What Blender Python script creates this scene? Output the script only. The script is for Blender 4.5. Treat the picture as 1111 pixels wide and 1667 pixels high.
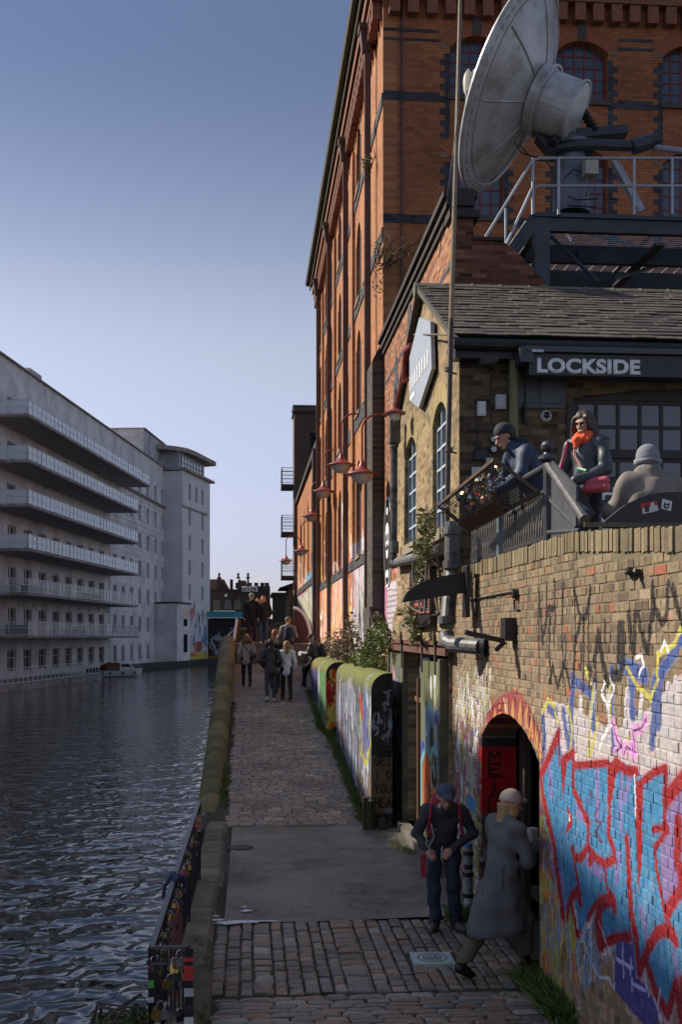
import bpy, bmesh, math, random
import numpy as np
from mathutils import Vector, Matrix
from mathutils.geometry import tessellate_polygon

random.seed(7)
R = math.radians
C = bpy.context.scene.collection
for o in list(bpy.data.objects):
    bpy.data.objects.remove(o, do_unlink=True)

# ------------------------------------------------------------ camera, sky, sun, exposure
TH = R(4.78); FPX = 1800.0; CH = 3.3
scn = bpy.context.scene
cam_d = bpy.data.cameras.new('camera')
cam = bpy.data.objects.new('camera', cam_d); C.objects.link(cam)
cam.location = (0, 0, CH); cam.rotation_euler = (R(90), 0, -TH)
cam_d.sensor_fit = 'HORIZONTAL'; cam_d.sensor_width = 24.0; cam_d.lens = 24.0 * FPX / 1111
cam_d.shift_y = 201.5 / 1111
cam_d.clip_start = 0.1; cam_d.clip_end = 5000
scn.camera = cam

SUN_EL = R(38); SUN_AZ = R(25)            # azimuth from -X towards +Y
sdir = Vector((-math.cos(SUN_AZ) * math.cos(SUN_EL), math.sin(SUN_AZ) * math.cos(SUN_EL), math.sin(SUN_EL)))
world = bpy.data.worlds.new("World"); scn.world = world; world.use_nodes = True
wn = world.node_tree.nodes; wl = world.node_tree.links
sky = wn.new('ShaderNodeTexSky'); sky.sky_type = 'NISHITA'; sky.sun_disc = False
sky.sun_elevation = SUN_EL; sky.sun_rotation = math.atan2(sdir.x, sdir.y)
sky.air_density = 1.0; sky.dust_density = 0.5; sky.ozone_density = 3.0; sky.altitude = 50
hs = wn.new('ShaderNodeHueSaturation'); hs.inputs['Saturation'].default_value = 0.7; wl.new(sky.outputs[0], hs.inputs['Color'])
tc = wn.new('ShaderNodeTexCoord'); sx = wn.new('ShaderNodeSeparateXYZ'); wl.new(tc.outputs['Generated'], sx.inputs[0])
gr = wn.new('ShaderNodeValToRGB'); wl.new(sx.outputs[2], gr.inputs[0]); cr = gr.color_ramp; cr.interpolation = 'B_SPLINE'
for k in range(5): cr.elements.new(0.5)
for e, (p, c) in zip(cr.elements, [(0.0, (.30, .27, .35)), (.10, (.375, .33, .39)), (.235, (.51, .43, .40)), (.33, (.35, .335, .35)), (.49, (.10, .13, .195)), (.74, (.40, .41, .43)), (1.0, (.5, .5, .5))]):
    e.position = p; e.color = (*c, 1)
tint = wn.new('ShaderNodeMix'); tint.data_type = 'RGBA'; tint.blend_type = 'MULTIPLY'; tint.clamp_result = False
tint.inputs[0].default_value = 1.0; dbl = wn.new('ShaderNodeVectorMath'); dbl.operation = 'SCALE'; dbl.inputs['Scale'].default_value = 2.0; wl.new(gr.outputs[0], dbl.inputs[0])
wl.new(hs.outputs[0], tint.inputs[6]); wl.new(dbl.outputs[0], tint.inputs[7])
wl.new(tint.outputs[2], wn['Background'].inputs[0])
wn['Background'].inputs[1].default_value = 0.092
sun_d = bpy.data.lights.new('sun', 'SUN'); sun_d.energy = 3.65; sun_d.angle = R(0.53); sun_d.color = (1.0, 0.9, 0.76)
sun = bpy.data.objects.new('sun', sun_d); C.objects.link(sun)
sun.rotation_euler = sdir.to_track_quat('Z', 'Y').to_euler()
sun.location = (-30, 20, 40)
scn.view_settings.view_transform = 'Standard'; scn.view_settings.look = 'None'
scn.view_settings.gamma = 1.0; scn.view_settings.exposure = 0.88
scn.view_settings.use_curve_mapping = False

# ------------------------------------------------------------ photo pixel -> place
def ray(px, py):
    cx = (px - 555.5) / FPX; cz = (1035.0 - py) / FPX
    return Vector((cx * math.cos(TH) + math.sin(TH), -cx * math.sin(TH) + math.cos(TH), cz))
CAM = Vector((0, 0, CH))
def P(px, py, d): return CAM + ray(px, py) * d
def onX(px, py, X):
    r = ray(px, py); return CAM + r * (X / r.x)
def onY(px, py, Y):
    r = ray(px, py); return CAM + r * (Y / r.y)
def onZ(px, py, Z=0.0):
    r = ray(px, py); return CAM + r * ((Z - CH) / r.z)
def YX(px, X): return onX(px, 1035, X).y
def camxy(cx, d):
    return Vector((cx * math.cos(TH) + d * math.sin(TH), -cx * math.sin(TH) + d * math.cos(TH), 0))

# ------------------------------------------------------------ objects
class MB:
    """collects shapes, then links them as one object"""
    def __init__(s): s.v = []; s.f = []; s.r = []; s.ch = []
    def add(s, vs, fs, rnd=0.0):
        s.ch.append((vs if isinstance(vs, list) else list(vs), fs, rnd))
        n = len(s.v); s.v += [tuple(p) for p in vs]; s.f += [tuple(n + i for i in f) for f in fs]
        s.r += [rnd] * len(vs)
    def box(s, x0, y0, z0, x1, y1, z1, rnd=0.0):
        if x0 > x1: x0, x1 = x1, x0
        if y0 > y1: y0, y1 = y1, y0
        if z0 > z1: z0, z1 = z1, z0
        s.add([(x0,y0,z0),(x1,y0,z0),(x1,y1,z0),(x0,y1,z0),(x0,y0,z1),(x1,y0,z1),(x1,y1,z1),(x0,y1,z1)],
              [(0,3,2,1),(4,5,6,7),(0,1,5,4),(1,2,6,5),(2,3,7,6),(3,0,4,7)], rnd)
    def bar(s, a, b, w, h, up=(0, 0, 1), rnd=0.0):
        a = Vector(a); b = Vector(b); t = (b - a).normalized(); up = Vector(up)
        sd = t.cross(up)
        if sd.length < 1e-4: sd = t.cross(Vector((1, 0, 0)))
        sd.normalize(); u = sd.cross(t).normalized()
        vs = []
        for p in (a, b):
            for i, j in ((-1, -1), (1, -1), (1, 1), (-1, 1)): vs.append(p + sd * (i * w / 2) + u * (j * h / 2))
        s.add(vs, [(0,3,2,1),(4,5,6,7),(0,1,5,4),(1,2,6,5),(2,3,7,6),(3,0,4,7)], rnd)
    def tube(s, pts, r, n=8, r1=None, cap=True):
        pts = [Vector(p) for p in pts]; m = len(pts); rings = []; prev = None
        for i, p in enumerate(pts):
            t = (pts[min(i + 1, m - 1)] - pts[max(i - 1, 0)]).normalized()
            if prev is None:
                a = t.cross(Vector((0, 0, 1)))
                if a.length < 1e-3: a = t.cross(Vector((1, 0, 0)))
            else: a = prev - t * prev.dot(t)
            a.normalize(); prev = a; b = t.cross(a)
            rr = r if r1 is None else r + (r1 - r) * i / (m - 1)
            rings.append([p + a * (rr * math.cos(2 * math.pi * k / n)) + b * (rr * math.sin(2 * math.pi * k / n)) for k in range(n)])
        vs = [q for g in rings for q in g]; fs = []
        for i in range(m - 1):
            for k in range(n): fs.append((i*n+k, i*n+(k+1)%n, (i+1)*n+(k+1)%n, (i+1)*n+k))
        if cap: fs.append(tuple(range(n))[::-1]); fs.append(tuple((m-1)*n+k for k in range(n)))
        s.add(vs, fs)
    def lathe(s, prof, base, axis=(0, 0, 1), n=24, a0=0, a1=2 * math.pi):
        base = Vector(base); ax = Vector(axis).normalized()
        a = ax.cross(Vector((0, 0, 1)))
        if a.length < 1e-3: a = Vector((1, 0, 0))
        a.normalize(); b = ax.cross(a); full = abs(a1 - a0 - 2 * math.pi) < 1e-6
        m = n if full else n + 1; vs = []; fs = []
        for (r, h) in prof:
            for k in range(m):
                t = a0 + (a1 - a0) * k / n
                vs.append(base + ax * h + a * (r * math.cos(t)) + b * (r * math.sin(t)))
        for i in range(len(prof) - 1):
            for k in range(n):
                k2 = (k + 1) % m; fs.append((i*m+k, i*m+k2, (i+1)*m+k2, (i+1)*m+k))
        s.add(vs, fs)
    def prism(s, poly, to3, w0, w1):
        """closed solid: 2D outline poly placed by to3(u, v, w) between w0 and w1"""
        n = len(poly); vs = [to3(u, v, w0) for u, v in poly] + [to3(u, v, w1) for u, v in poly]
        tr = tessellate_polygon([[Vector((u, v, 0)) for u, v in poly]])
        fs = [tuple(t) for t in tr] + [tuple(n + i for i in reversed(t)) for t in tr]
        fs += [(i, (i + 1) % n, n + (i + 1) % n, n + i) for i in range(n)]
        s.add(vs, fs)
    def wall(s, outer, holes, to3, depth, reveal=None):
        """sheet with openings, its reveals and its rim, w from 0 back to depth"""
        polys = [outer] + holes; allp = [p for q in polys for p in q]
        tr = tessellate_polygon([[Vector((u, v, 0)) for u, v in q] for q in polys])
        s.add([to3(u, v, 0) for u, v in allp], [tuple(t) for t in tr])
        s.add([to3(u, v, depth) for u, v in allp], [tuple(t)[::-1] for t in tr])
        for q in polys:
            n = len(q); s.add([to3(u, v, 0) for u, v in q] + [to3(u, v, depth) for u, v in q],
                              [(i, (i + 1) % n, n + (i + 1) % n, n + i) for i in range(n)])
    def mesh(s, name, mat, smooth=False, fixn=True):
        me = bpy.data.meshes.new(name); me.from_pydata(s.v, [], s.f); me.validate()
        if any(s.r):
            if len(me.vertices) == len(s.r):
                at = me.attributes.new('rnd', 'FLOAT', 'POINT'); at.data.foreach_set('value', s.r)
        if fixn:
            bm = bmesh.new(); bm.from_mesh(me); bmesh.ops.recalc_face_normals(bm, faces=bm.faces); bm.to_mesh(me); bm.free()
        if mat: me.materials.append(mat)
        if smooth: me.shade_smooth()
        return me
    def build(s, name, mat, parent=None, smooth=False, fixn=True):
        return link(name, s.mesh(name, mat, smooth, fixn), parent)

def build_each(mb, name, mat, parent=None, group=None, smooth=False):
    """one object per piece that was added to mb"""
    out = []
    for vs, fs, r in mb.ch:
        q = MB(); q.add(vs, fs, r); o = q.build(name, mat, parent, smooth); out.append(o)
    return out
def link(name, me, parent=None, M=None):
    o = bpy.data.objects.new(name, me); C.objects.link(o)
    if parent is not None: o.parent = parent
    if M is not None: o.matrix_basis = M
    return o
def tag(o, label=None, cat=None, group=None, kind=None):
    if label: o['label'] = label
    if cat: o['category'] = cat
    if group: o['group'] = group
    if kind: o['kind'] = kind
    return o
def thing(name, label, cat, loc=(0, 0, 0), rz=0.0, group=None):
    o = bpy.data.objects.new(name, None); C.objects.link(o); o.location = loc; o.rotation_euler = (0, 0, rz)
    o.empty_display_size = 0.3
    return tag(o, label, cat, group)
def copy_tree(o, parent=None):
    c = o.copy(); C.objects.link(c)
    if parent is not None: c.parent = parent
    for ch in list(KIDS(o)): copy_tree(ch, c)
    return c
def KIDS(o): return [x for x in o.children]
def world_thing(name, label, cat, group=None):
    """an Empty at the origin for things whose parts are given in world metres"""
    return thing(name, label, cat, (0, 0, 0), 0, group)

# ------------------------------------------------------------ materials
def _m(name):
    m = bpy.data.materials.new(name); m.use_nodes = True
    nt = m.node_tree; return m, nt.nodes, nt.links, nt.nodes['Principled BSDF']
def ramp(n, stops, interp='LINEAR'):
    r = n.new('ShaderNodeValToRGB'); cr = r.color_ramp; cr.interpolation = interp
    while len(cr.elements) < len(stops): cr.elements.new(0.5)
    for e, (p, c) in zip(cr.elements, stops): e.position = p; e.color = (*c, 1) if len(c) == 3 else c
    return r
def math_n(n, l, op, a, b=None, clamp=False):
    x = n.new('ShaderNodeMath'); x.operation = op; x.use_clamp = clamp
    for i, v in enumerate((a, b)):
        if v is None: continue
        if isinstance(v, (int, float)): x.inputs[i].default_value = v
        else: l.new(v, x.inputs[i])
    return x.outputs[0]
def mixc(n, l, fac, a, b, mode='MIX'):
    x = n.new('ShaderNodeMix'); x.data_type = 'RGBA'; x.blend_type = mode
    for i, v in ((0, fac), (6, a), (7, b)):
        if isinstance(v, (int, float)): x.inputs[i].default_value = v
        elif isinstance(v, tuple): x.inputs[i].default_value = (*v, 1) if len(v) == 3 else v
        else: l.new(v, x.inputs[i])
    return x.outputs[2]
def noise_n(n, l, vec, scale, detail=4, rough=0.6):
    x = n.new('ShaderNodeTexNoise'); x.inputs['Scale'].default_value = scale
    x.inputs['Detail'].default_value = detail; x.inputs['Roughness'].default_value = rough
    l.new(vec, x.inputs['Vector']); return x.outputs['Fac']
MATS = {}
def mat(name, col, rough=0.7, var=0.25, scale=6.0, bump=0.15, metal=0.0, fine=60.0, spec=0.5, dirt=None, rnd=0.0, stretch=None):
    """noise-mottled principled surface; dirt = (colour, amount, scale)"""
    if name in MATS: return MATS[name]
    m, n, l, b = _m(name)
    geo = n.new('ShaderNodeNewGeometry'); vec = geo.outputs['Position']
    if stretch:
        mp = n.new('ShaderNodeMapping'); mp.inputs['Scale'].default_value = stretch; l.new(vec, mp.inputs['Vector']); vec = mp.outputs[0]
    f = noise_n(n, l, vec, scale, 5)
    lo = tuple(max(0, c * (1 - var)) for c in col); hi = tuple(min(1, c * (1 + var)) for c in col)
    r = ramp(n, [(0.3, lo), (0.7, hi)]); l.new(f, r.inputs[0]); c = r.outputs[0]
    if dirt:
        f2 = noise_n(n, l, vec, dirt[2], 6, 0.7)
        g = ramp(n, [(0.5 - dirt[1] * 0.25, (0, 0, 0)), (0.62, (1, 1, 1))]); l.new(f2, g.inputs[0])
        c = mixc(n, l, g.outputs[0], c, dirt[0])
    if rnd:
        c = rnd_shift(n, l, c, rnd)
    l.new(c, b.inputs['Base Color'])
    b.inputs['Roughness'].default_value = rough; b.inputs['Metallic'].default_value = metal
    b.inputs['Specular IOR Level'].default_value = spec
    if bump:
        bp = n.new('ShaderNodeBump'); bp.inputs['Strength'].default_value = bump; bp.inputs['Distance'].default_value = 0.01
        l.new(noise_n(n, l, vec, fine, 5), bp.inputs['Height']); l.new(bp.outputs[0], b.inputs['Normal'])
    MATS[name] = m; return m
def rnd_value(n, l):
    a = n.new('ShaderNodeAttribute'); a.attribute_type = 'GEOMETRY'; a.attribute_name = 'rnd'
    o = n.new('ShaderNodeAttribute'); o.attribute_type = 'OBJECT'; o.attribute_name = 'rnd'
    return math_n(n, l, 'ADD', a.outputs['Fac'], o.outputs['Fac'])
def rnd_shift(n, l, c, amt):
    v = rnd_value(n, l); k = math_n(n, l, 'MULTIPLY_ADD', v, 2 * amt); n[-1].inputs[2].default_value = 1 - amt
    h = n.new('ShaderNodeHueSaturation'); l.new(c, h.inputs['Color']); l.new(k, h.inputs['Value']); return h.outputs[0]
def world_uv(n, l, ax, u0, v0):
    """(axis, Z) of the world position, offset"""
    geo = n.new('ShaderNodeNewGeometry'); sp = n.new('ShaderNodeSeparateXYZ'); l.new(geo.outputs['Position'], sp.inputs[0])
    u = math_n(n, l, 'SUBTRACT', sp.outputs[ax], u0); v = math_n(n, l, 'SUBTRACT', sp.outputs[2], v0)
    cb = n.new('ShaderNodeCombineXYZ'); l.new(u, cb.inputs[0]); l.new(v, cb.inputs[1])
    return u, v, cb.outputs[0], geo.outputs['Position']
def paint_layer(n, l, c, cv, u, v, pos, wear=0.35):
    """mix a painted Canvas over colour c"""
    cb = n.new('ShaderNodeCombineXYZ')
    l.new(math_n(n, l, 'DIVIDE', u, cv.W), cb.inputs[0]); l.new(math_n(n, l, 'DIVIDE', v, cv.H), cb.inputs[1])
    im = n.new('ShaderNodeTexImage'); im.image = cv.image(); im.extension = 'CLIP'; im.interpolation = 'Linear'
    l.new(cb.outputs[0], im.inputs[0])
    w = noise_n(n, l, pos, 34.0, 6, 0.75); g = ramp(n, [(0.36, (1 - wear,) * 3), (0.52, (1, 1, 1))]); l.new(w, g.inputs[0])
    fac = math_n(n, l, 'MULTIPLY', im.outputs['Alpha'], g.outputs[0])
    w2 = noise_n(n, l, pos, 9.0, 4); k = ramp(n, [(0.3, (.78,) * 3), (0.7, (1.1,) * 3)]); l.new(w2, k.inputs[0])
    pc = mixc(n, l, 1.0, im.outputs['Color'], k.outputs[0], 'MULTIPLY')
    return mixc(n, l, fac, c, pc), fac
def brick_mat(name, ax, stops, mortar, bw=0.225, bh=0.075, ms=0.010, u0=0.0, v0=0.0, canvas=None, wear=0.35,
              bump=0.5, dirt=None, moss=None, rough=0.85, tintscale=0.35, tintamt=0.3):
    """brickwork at world scale on a plane (axis ax horizontally, Z vertically)"""
    m, n, l, b = _m(name)
    u, v, vec, pos = world_uv(n, l, ax, u0, v0)
    br = n.new('ShaderNodeTexBrick'); l.new(vec, br.inputs['Vector'])
    br.inputs['Color1'].default_value = (0, 0, 0, 1); br.inputs['Color2'].default_value = (1, 1, 1, 1)
    br.inputs['Mortar'].default_value = (0, 0, 0, 1); br.inputs['Scale'].default_value = 1
    br.inputs['Mortar Size'].default_value = ms / 2; br.inputs['Mortar Smooth'].default_value = 0.15
    br.inputs['Brick Width'].default_value = bw; br.inputs['Row Height'].default_value = bh
    rp = ramp(n, stops); l.new(br.outputs['Color'], rp.inputs[0]); c = rp.outputs[0]
    t = noise_n(n, l, pos, tintscale, 5); tr = ramp(n, [(0.3, (1 - tintamt,) * 3), (0.7, (1 + tintamt * .5,) * 3)]); l.new(t, tr.inputs[0])
    c = mixc(n, l, 1.0, c, tr.outputs[0], 'MULTIPLY')
    g2 = noise_n(n, l, pos, 40, 4); gr = ramp(n, [(0.25, (.75,) * 3), (0.75, (1.15,) * 3)]); l.new(g2, gr.inputs[0])
    c = mixc(n, l, 1.0, c, gr.outputs[0], 'MULTIPLY')
    c = mixc(n, l, br.outputs['Fac'], c, mortar)
    if dirt:
        f2 = noise_n(n, l, pos, dirt[2], 6, 0.7); g = ramp(n, [(0.5 - dirt[1] * 0.2, (0, 0, 0)), (0.65, (dirt[1],) * 3)]); l.new(f2, g.inputs[0])
        c = mixc(n, l, g.outputs[0], c, dirt[0])
    if canvas: c, fac = paint_layer(n, l, c, canvas, math_n(n, l, 'SUBTRACT', u, canvas.u0 - u0), math_n(n, l, 'SUBTRACT', v, canvas.v0 - v0), pos, wear)
    if moss:
        mr = n.new('ShaderNodeMapRange'); l.new(v, mr.inputs[0]); mr.inputs[1].default_value = moss[1]; mr.inputs[2].default_value = moss[2]
        kk = ramp(n, [(0.30, (0, 0, 0)), (0.55, (1, 1, 1))]); l.new(noise_n(n, l, pos, 5, 7, 0.75), kk.inputs[0])
        c = mixc(n, l, math_n(n, l, 'MULTIPLY', mr.outputs[0], kk.outputs[0]), c, moss[0])
    l.new(c, b.inputs['Base Color']); b.inputs['Roughness'].default_value = rough
    b.inputs['Specular IOR Level'].default_value = 0.3
    bp = n.new('ShaderNodeBump'); bp.inputs['Strength'].default_value = bump; bp.inputs['Distance'].default_value = 0.012
    h = math_n(n, l, 'SUBTRACT', math_n(n, l, 'MULTIPLY', g2, 0.35), br.outputs['Fac'])
    l.new(h, bp.inputs['Height']); l.new(bp.outputs[0], b.inputs['Normal'])
    return m
def piece_mat(name, ax, stops, canvas=None, wear=0.3, bump=0.5, rough=0.85, moss=None, sc=1.0):
    """colour picked per piece (attribute rnd), with a painted layer over all pieces"""
    m, n, l, b = _m(name)
    u, v, vec, pos = world_uv(n, l, ax, 0, 0)
    rp = ramp(n, stops); l.new(rnd_value(n, l), rp.inputs[0]); c = rp.outputs[0]
    g2 = noise_n(n, l, pos, 26 * sc, 6, 0.7); gr = ramp(n, [(0.25, (.6,) * 3), (0.5, (1,) * 3), (0.75, (1.25,) * 3)]); l.new(g2, gr.inputs[0])
    c = mixc(n, l, 1.0, c, gr.outputs[0], 'MULTIPLY')
    t = noise_n(n, l, pos, 0.9, 5); tr = ramp(n, [(0.3, (.7,) * 3), (0.7, (1.15,) * 3)]); l.new(t, tr.inputs[0])
    c = mixc(n, l, 1.0, c, tr.outputs[0], 'MULTIPLY')
    if moss:   # (colour, z low, z high): growth on the damp top courses
        mr = n.new('ShaderNodeMapRange'); l.new(v, mr.inputs[0]); mr.inputs[1].default_value = moss[1]; mr.inputs[2].default_value = moss[2]
        k = noise_n(n, l, pos, 7, 6, 0.7); kk = ramp(n, [(0.35, (0, 0, 0)), (0.6, (1, 1, 1))]); l.new(k, kk.inputs[0])
        c = mixc(n, l, math_n(n, l, 'MULTIPLY', math_n(n, l, 'MULTIPLY', mr.outputs[0], kk.outputs[0]), 0.75), c, moss[0])
    if canvas: c, fac = paint_layer(n, l, c, canvas, math_n(n, l, 'SUBTRACT', u, canvas.u0), math_n(n, l, 'SUBTRACT', v, canvas.v0), pos, wear)
    l.new(c, b.inputs['Base Color']); b.inputs['Roughness'].default_value = rough
    b.inputs['Specular IOR Level'].default_value = 0.3
    bp = n.new('ShaderNodeBump'); bp.inputs['Strength'].default_value = bump; bp.inputs['Distance'].default_value = 0.012
    l.new(g2, bp.inputs['Height']); l.new(bp.outputs[0], b.inputs['Normal'])
    return m
def glass_mat(name, col=(0.03, 0.04, 0.05), rough=0.05):
    if name in MATS: return MATS[name]
    m, n, l, b = _m(name); b.inputs['Base Color'].default_value = (*col, 1); b.inputs['Roughness'].default_value = rough
    b.inputs['Specular IOR Level'].default_value = 0.8
    geo = n.new('ShaderNodeNewGeometry'); bp = n.new('ShaderNodeBump'); bp.inputs['Strength'].default_value = 0.04
    l.new(noise_n(n, l, geo.outputs['Position'], 2.0, 2), bp.inputs['Height']); l.new(bp.outputs[0], b.inputs['Normal'])
    MATS[name] = m; return m

# ------------------------------------------------------------ painted canvases (graffiti on walls), drawn in metres
def s2l(c):
    c = np.asarray(c, float) / 255.0
    return np.where(c <= 0.04045, c / 12.92, ((c + 0.055) / 1.055) ** 2.4)
GL = {'A':[(0,0,.5,1,1,0),(.2,.4,.8,.4)],'B':[(0,0,0,1,.8,.85,.7,.55,0,.5,.9,.35,.8,.05,0,0)],'C':[(1,.85,.5,1,.05,.6,.1,.2,.5,0,1,.15)],
 'D':[(0,0,0,1,.8,.8,.9,.3,0,0)],'E':[(1,1,0,1,0,0,1,0),(0,.5,.8,.5)],'F':[(1,1,0,1,0,0),(0,.5,.8,.5)],'G':[(1,.85,.5,1,.05,.6,.1,.2,.5,0,1,.2,1,.45,.6,.45)],
 'H':[(0,0,0,1),(1,0,1,1),(0,.5,1,.5)],'I':[(.5,0,.5,1)],'K':[(0,0,0,1),(1,1,0,.45,1,0)],'L':[(0,1,0,0,.9,0)],'M':[(0,0,.1,1,.5,.3,.9,1,1,0)],
 'N':[(0,0,0,1,1,0,1,1)],'O':[(.5,1,.05,.7,.05,.3,.5,0,.95,.3,.95,.7,.5,1)],'P':[(0,0,0,1,.9,.9,.85,.5,0,.45)],'R':[(0,0,0,1,.9,.9,.85,.5,0,.45,1,0)],
 'S':[(.95,.85,.5,1,.05,.8,.2,.55,.85,.4,.9,.1,.4,0,.05,.15)],'T':[(0,1,1,1),(.5,1,.5,0)],'U':[(0,1,.05,.2,.5,0,.95,.2,1,1)],'V':[(0,1,.5,0,1,1)],
 'W':[(0,1,.25,0,.5,.7,.75,0,1,1)],'X':[(0,0,1,1),(0,1,1,0)],'Y':[(0,1,.5,.5,1,1),(.5,.5,.5,0)],'Z':[(0,1,1,1,0,0,1,0)],
 '2':[(.05,.8,.5,1,.95,.7,0,0,1,0)],'4':[(.7,0,.7,1,0,.35,1,.35)],'5':[(.9,1,.1,1,.1,.55,.8,.5,.85,.1,.05,.05)],' ':[]}
class Canvas:
    def __init__(s, name, u0, u1, v0, v1, ppm):
        s.name = name; s.u0, s.v0 = u0, v0; s.W = u1 - u0; s.H = v1 - v0; s.p = ppm
        s.nx = int(s.W * ppm); s.ny = int(s.H * ppm)
        s.a = np.zeros((s.ny, s.nx, 4), np.float32); s.im = None; s.rg = np.random.RandomState(hash(name) % 1000 if False else len(name) * 37)
    def _blend(s, y0, y1, x0, x1, al, col):
        t = s.a[y0:y1, x0:x1]; al = al[..., None]; c = s2l(col)
        na = t[..., 3:4] + al * (1 - t[..., 3:4])
        t[..., :3] = np.where(na > 1e-5, (t[..., :3] * t[..., 3:4] * (1 - al) + c * al) / np.maximum(na, 1e-5), 0)
        t[..., 3:4] = na
    def _grid(s, us, vs, pad):
        x0 = max(0, int((min(us) - pad - s.u0) * s.p)); x1 = min(s.nx, int((max(us) + pad - s.u0) * s.p) + 2)
        y0 = max(0, int((min(vs) - pad - s.v0) * s.p)); y1 = min(s.ny, int((max(vs) + pad - s.v0) * s.p) + 2)
        if x1 <= x0 or y1 <= y0: return None
        X, Y = np.meshgrid((np.arange(x0, x1) + .5) / s.p + s.u0, (np.arange(y0, y1) + .5) / s.p + s.v0)
        return x0, x1, y0, y1, X, Y
    def poly(s, pts, col, al=1.0, streak=0.0):
        g = s._grid([p[0] for p in pts], [p[1] for p in pts], 0)
        if g is None: return
        x0, x1, y0, y1, X, Y = g; ins = np.zeros(X.shape, bool); n = len(pts)
        for i in range(n):
            (ax, ay), (bx, by) = pts[i], pts[(i + 1) % n]
            if abs(ay - by) < 1e-9: continue
            c = ((ay > Y) != (by > Y)) & (X < (bx - ax) * (Y - ay) / (by - ay) + ax); ins ^= c
        s._blend(y0, y1, x0, x1, ins.astype(np.float32) * al, col)
    def line(s, pts, w, col, al=1.0, w1=None, soft=0.5):
        m = len(pts) - 1
        g = s._grid([p[0] for p in pts], [p[1] for p in pts], max(w, w1 or 0))
        if g is None: return
        x0, x1, y0, y1, X, Y = g; best = np.full(X.shape, 1e9)
        for i in range(m):
            (ax, ay), (bx, by) = pts[i][:2], pts[i + 1][:2]; dx, dy = bx - ax, by - ay; L = dx * dx + dy * dy + 1e-12
            t = np.clip(((X - ax) * dx + (Y - ay) * dy) / L, 0, 1)
            wa = w + ((w1 - w) * (i + t) / m if w1 is not None else 0)
            d = np.hypot(X - ax - t * dx, Y - ay - t * dy) / np.maximum(wa / 2, 1e-4); best = np.minimum(best, d)
        s._blend(y0, y1, x0, x1, np.clip((1 + soft - best) / soft, 0, 1).astype(np.float32) * al, col)
    def text(s, t, u, v, w, h, col, lw, gap=0.35, slant=0.0, mirror=False):
        for i, ch in enumerate(t):
            for st in GL.get(ch, []):
                p = [(u + (st[k] + i * (1 + gap)) * w * (-1 if mirror else 1) + st[k + 1] * slant * w, v + st[k + 1] * h) for k in range(0, len(st), 2)]
                s.line(p, lw, col, 0.95)
    def blob(s, u, v, ru, rv, col, al=0.8, n=9, jag=0.35):
        a0 = s.rg.rand() * 6; s.poly([(u + math.cos(a0 + 6.283 * k / n) * ru * (1 - jag * s.rg.rand()), v + math.sin(a0 + 6.283 * k / n) * rv * (1 - jag * s.rg.rand())) for k in range(n)], col, al)
    def scribble(s, u0, u1, v0, v1, cols, n, lw, al=0.85, size=0.3):
        for _ in range(n):
            u = u0 + s.rg.rand() * (u1 - u0); v = v0 + s.rg.rand() * (v1 - v0); c = cols[s.rg.randint(len(cols))]
            p = [(u, v)]; a = s.rg.rand() * 6.28
            for k in range(s.rg.randint(4, 10)):
                a += s.rg.randn() * 1.3; st = size * (0.25 + s.rg.rand() * 0.4)
                p.append((p[-1][0] + math.cos(a) * st * 0.6, p[-1][1] + math.sin(a) * st))
            s.line(p, lw * (0.5 + s.rg.rand()), c, al)
    def mural(s, u0, u1, v0, v1, fill, outline, n, lw=0.03, al=0.9):
        """bubble-letter like filled shapes with outlines"""
        w = (u1 - u0) / n
        for i in range(n):
            uc = u0 + (i + .5) * w; c = fill[s.rg.randint(len(fill))]; pts = []
            K = 11
            for k in range(K):
                t = 6.283 * k / K; r = 1 - 0.4 * s.rg.rand() * (k % 2)
                pts.append((uc + math.cos(t) * w * .6 * r, (v0 + v1) / 2 + math.sin(t) * (v1 - v0) * .55 * r))
            s.poly(pts, c, al); s.line(pts + [pts[0]], lw, outline, al)
            q = [(uc + s.rg.randn() * w * .15, v0 + (v1 - v0) * (.25 + .5 * s.rg.rand())) for _ in range(3)]
            s.line(q, lw, outline, al)
    def image(s):
        if s.im is None:
            s.im = bpy.data.images.new(s.name, s.nx, s.ny, alpha=True, float_buffer=True)
            s.im.alpha_mode = 'STRAIGHT' if hasattr(s.im, 'alpha_mode') else s.im.alpha_mode
            s.im.pixels.foreach_set(s.a.ravel()); s.im.update()
        return s.im
def arch(u0, u1, v0, vs, rise, n=10):
    """outline of an arched opening, springing at vs"""
    w = (u1 - u0) / 2; c = (u0 + u1) / 2; r = (w * w + rise * rise) / (2 * rise); cy = vs + rise - r
    a = math.asin(min(1, w / r)); a = a if rise <= w else math.pi - a
    return [(u0, v0), (u1, v0)] + [(c + r * math.sin(a - 2 * a * k / n), cy + r * math.cos(a - 2 * a * k / n)) for k in range(n + 1)]
# ============================================================ THE SETTING
XW = 2.77
EARTH = mat('earth', (0.05, 0.042, 0.032), 0.95, 0.35, 3, 0.5)
def struct(o): o['kind'] = 'structure'; return o
b = MB(); b.add([(-2500, -60, -1.7), (2500, -60, -1.7), (2500, 4000, -1.7), (-2500, 4000, -1.7)], [(0, 1, 2, 3)])
struct(b.build('ground', EARTH))
b = MB(); b.box(-400, 168, -1.69, 400, 3000, 0.6); struct(b.build('far_bank_ground', mat('far_grass', (0.05, 0.06, 0.03), 0.95)))

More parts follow.
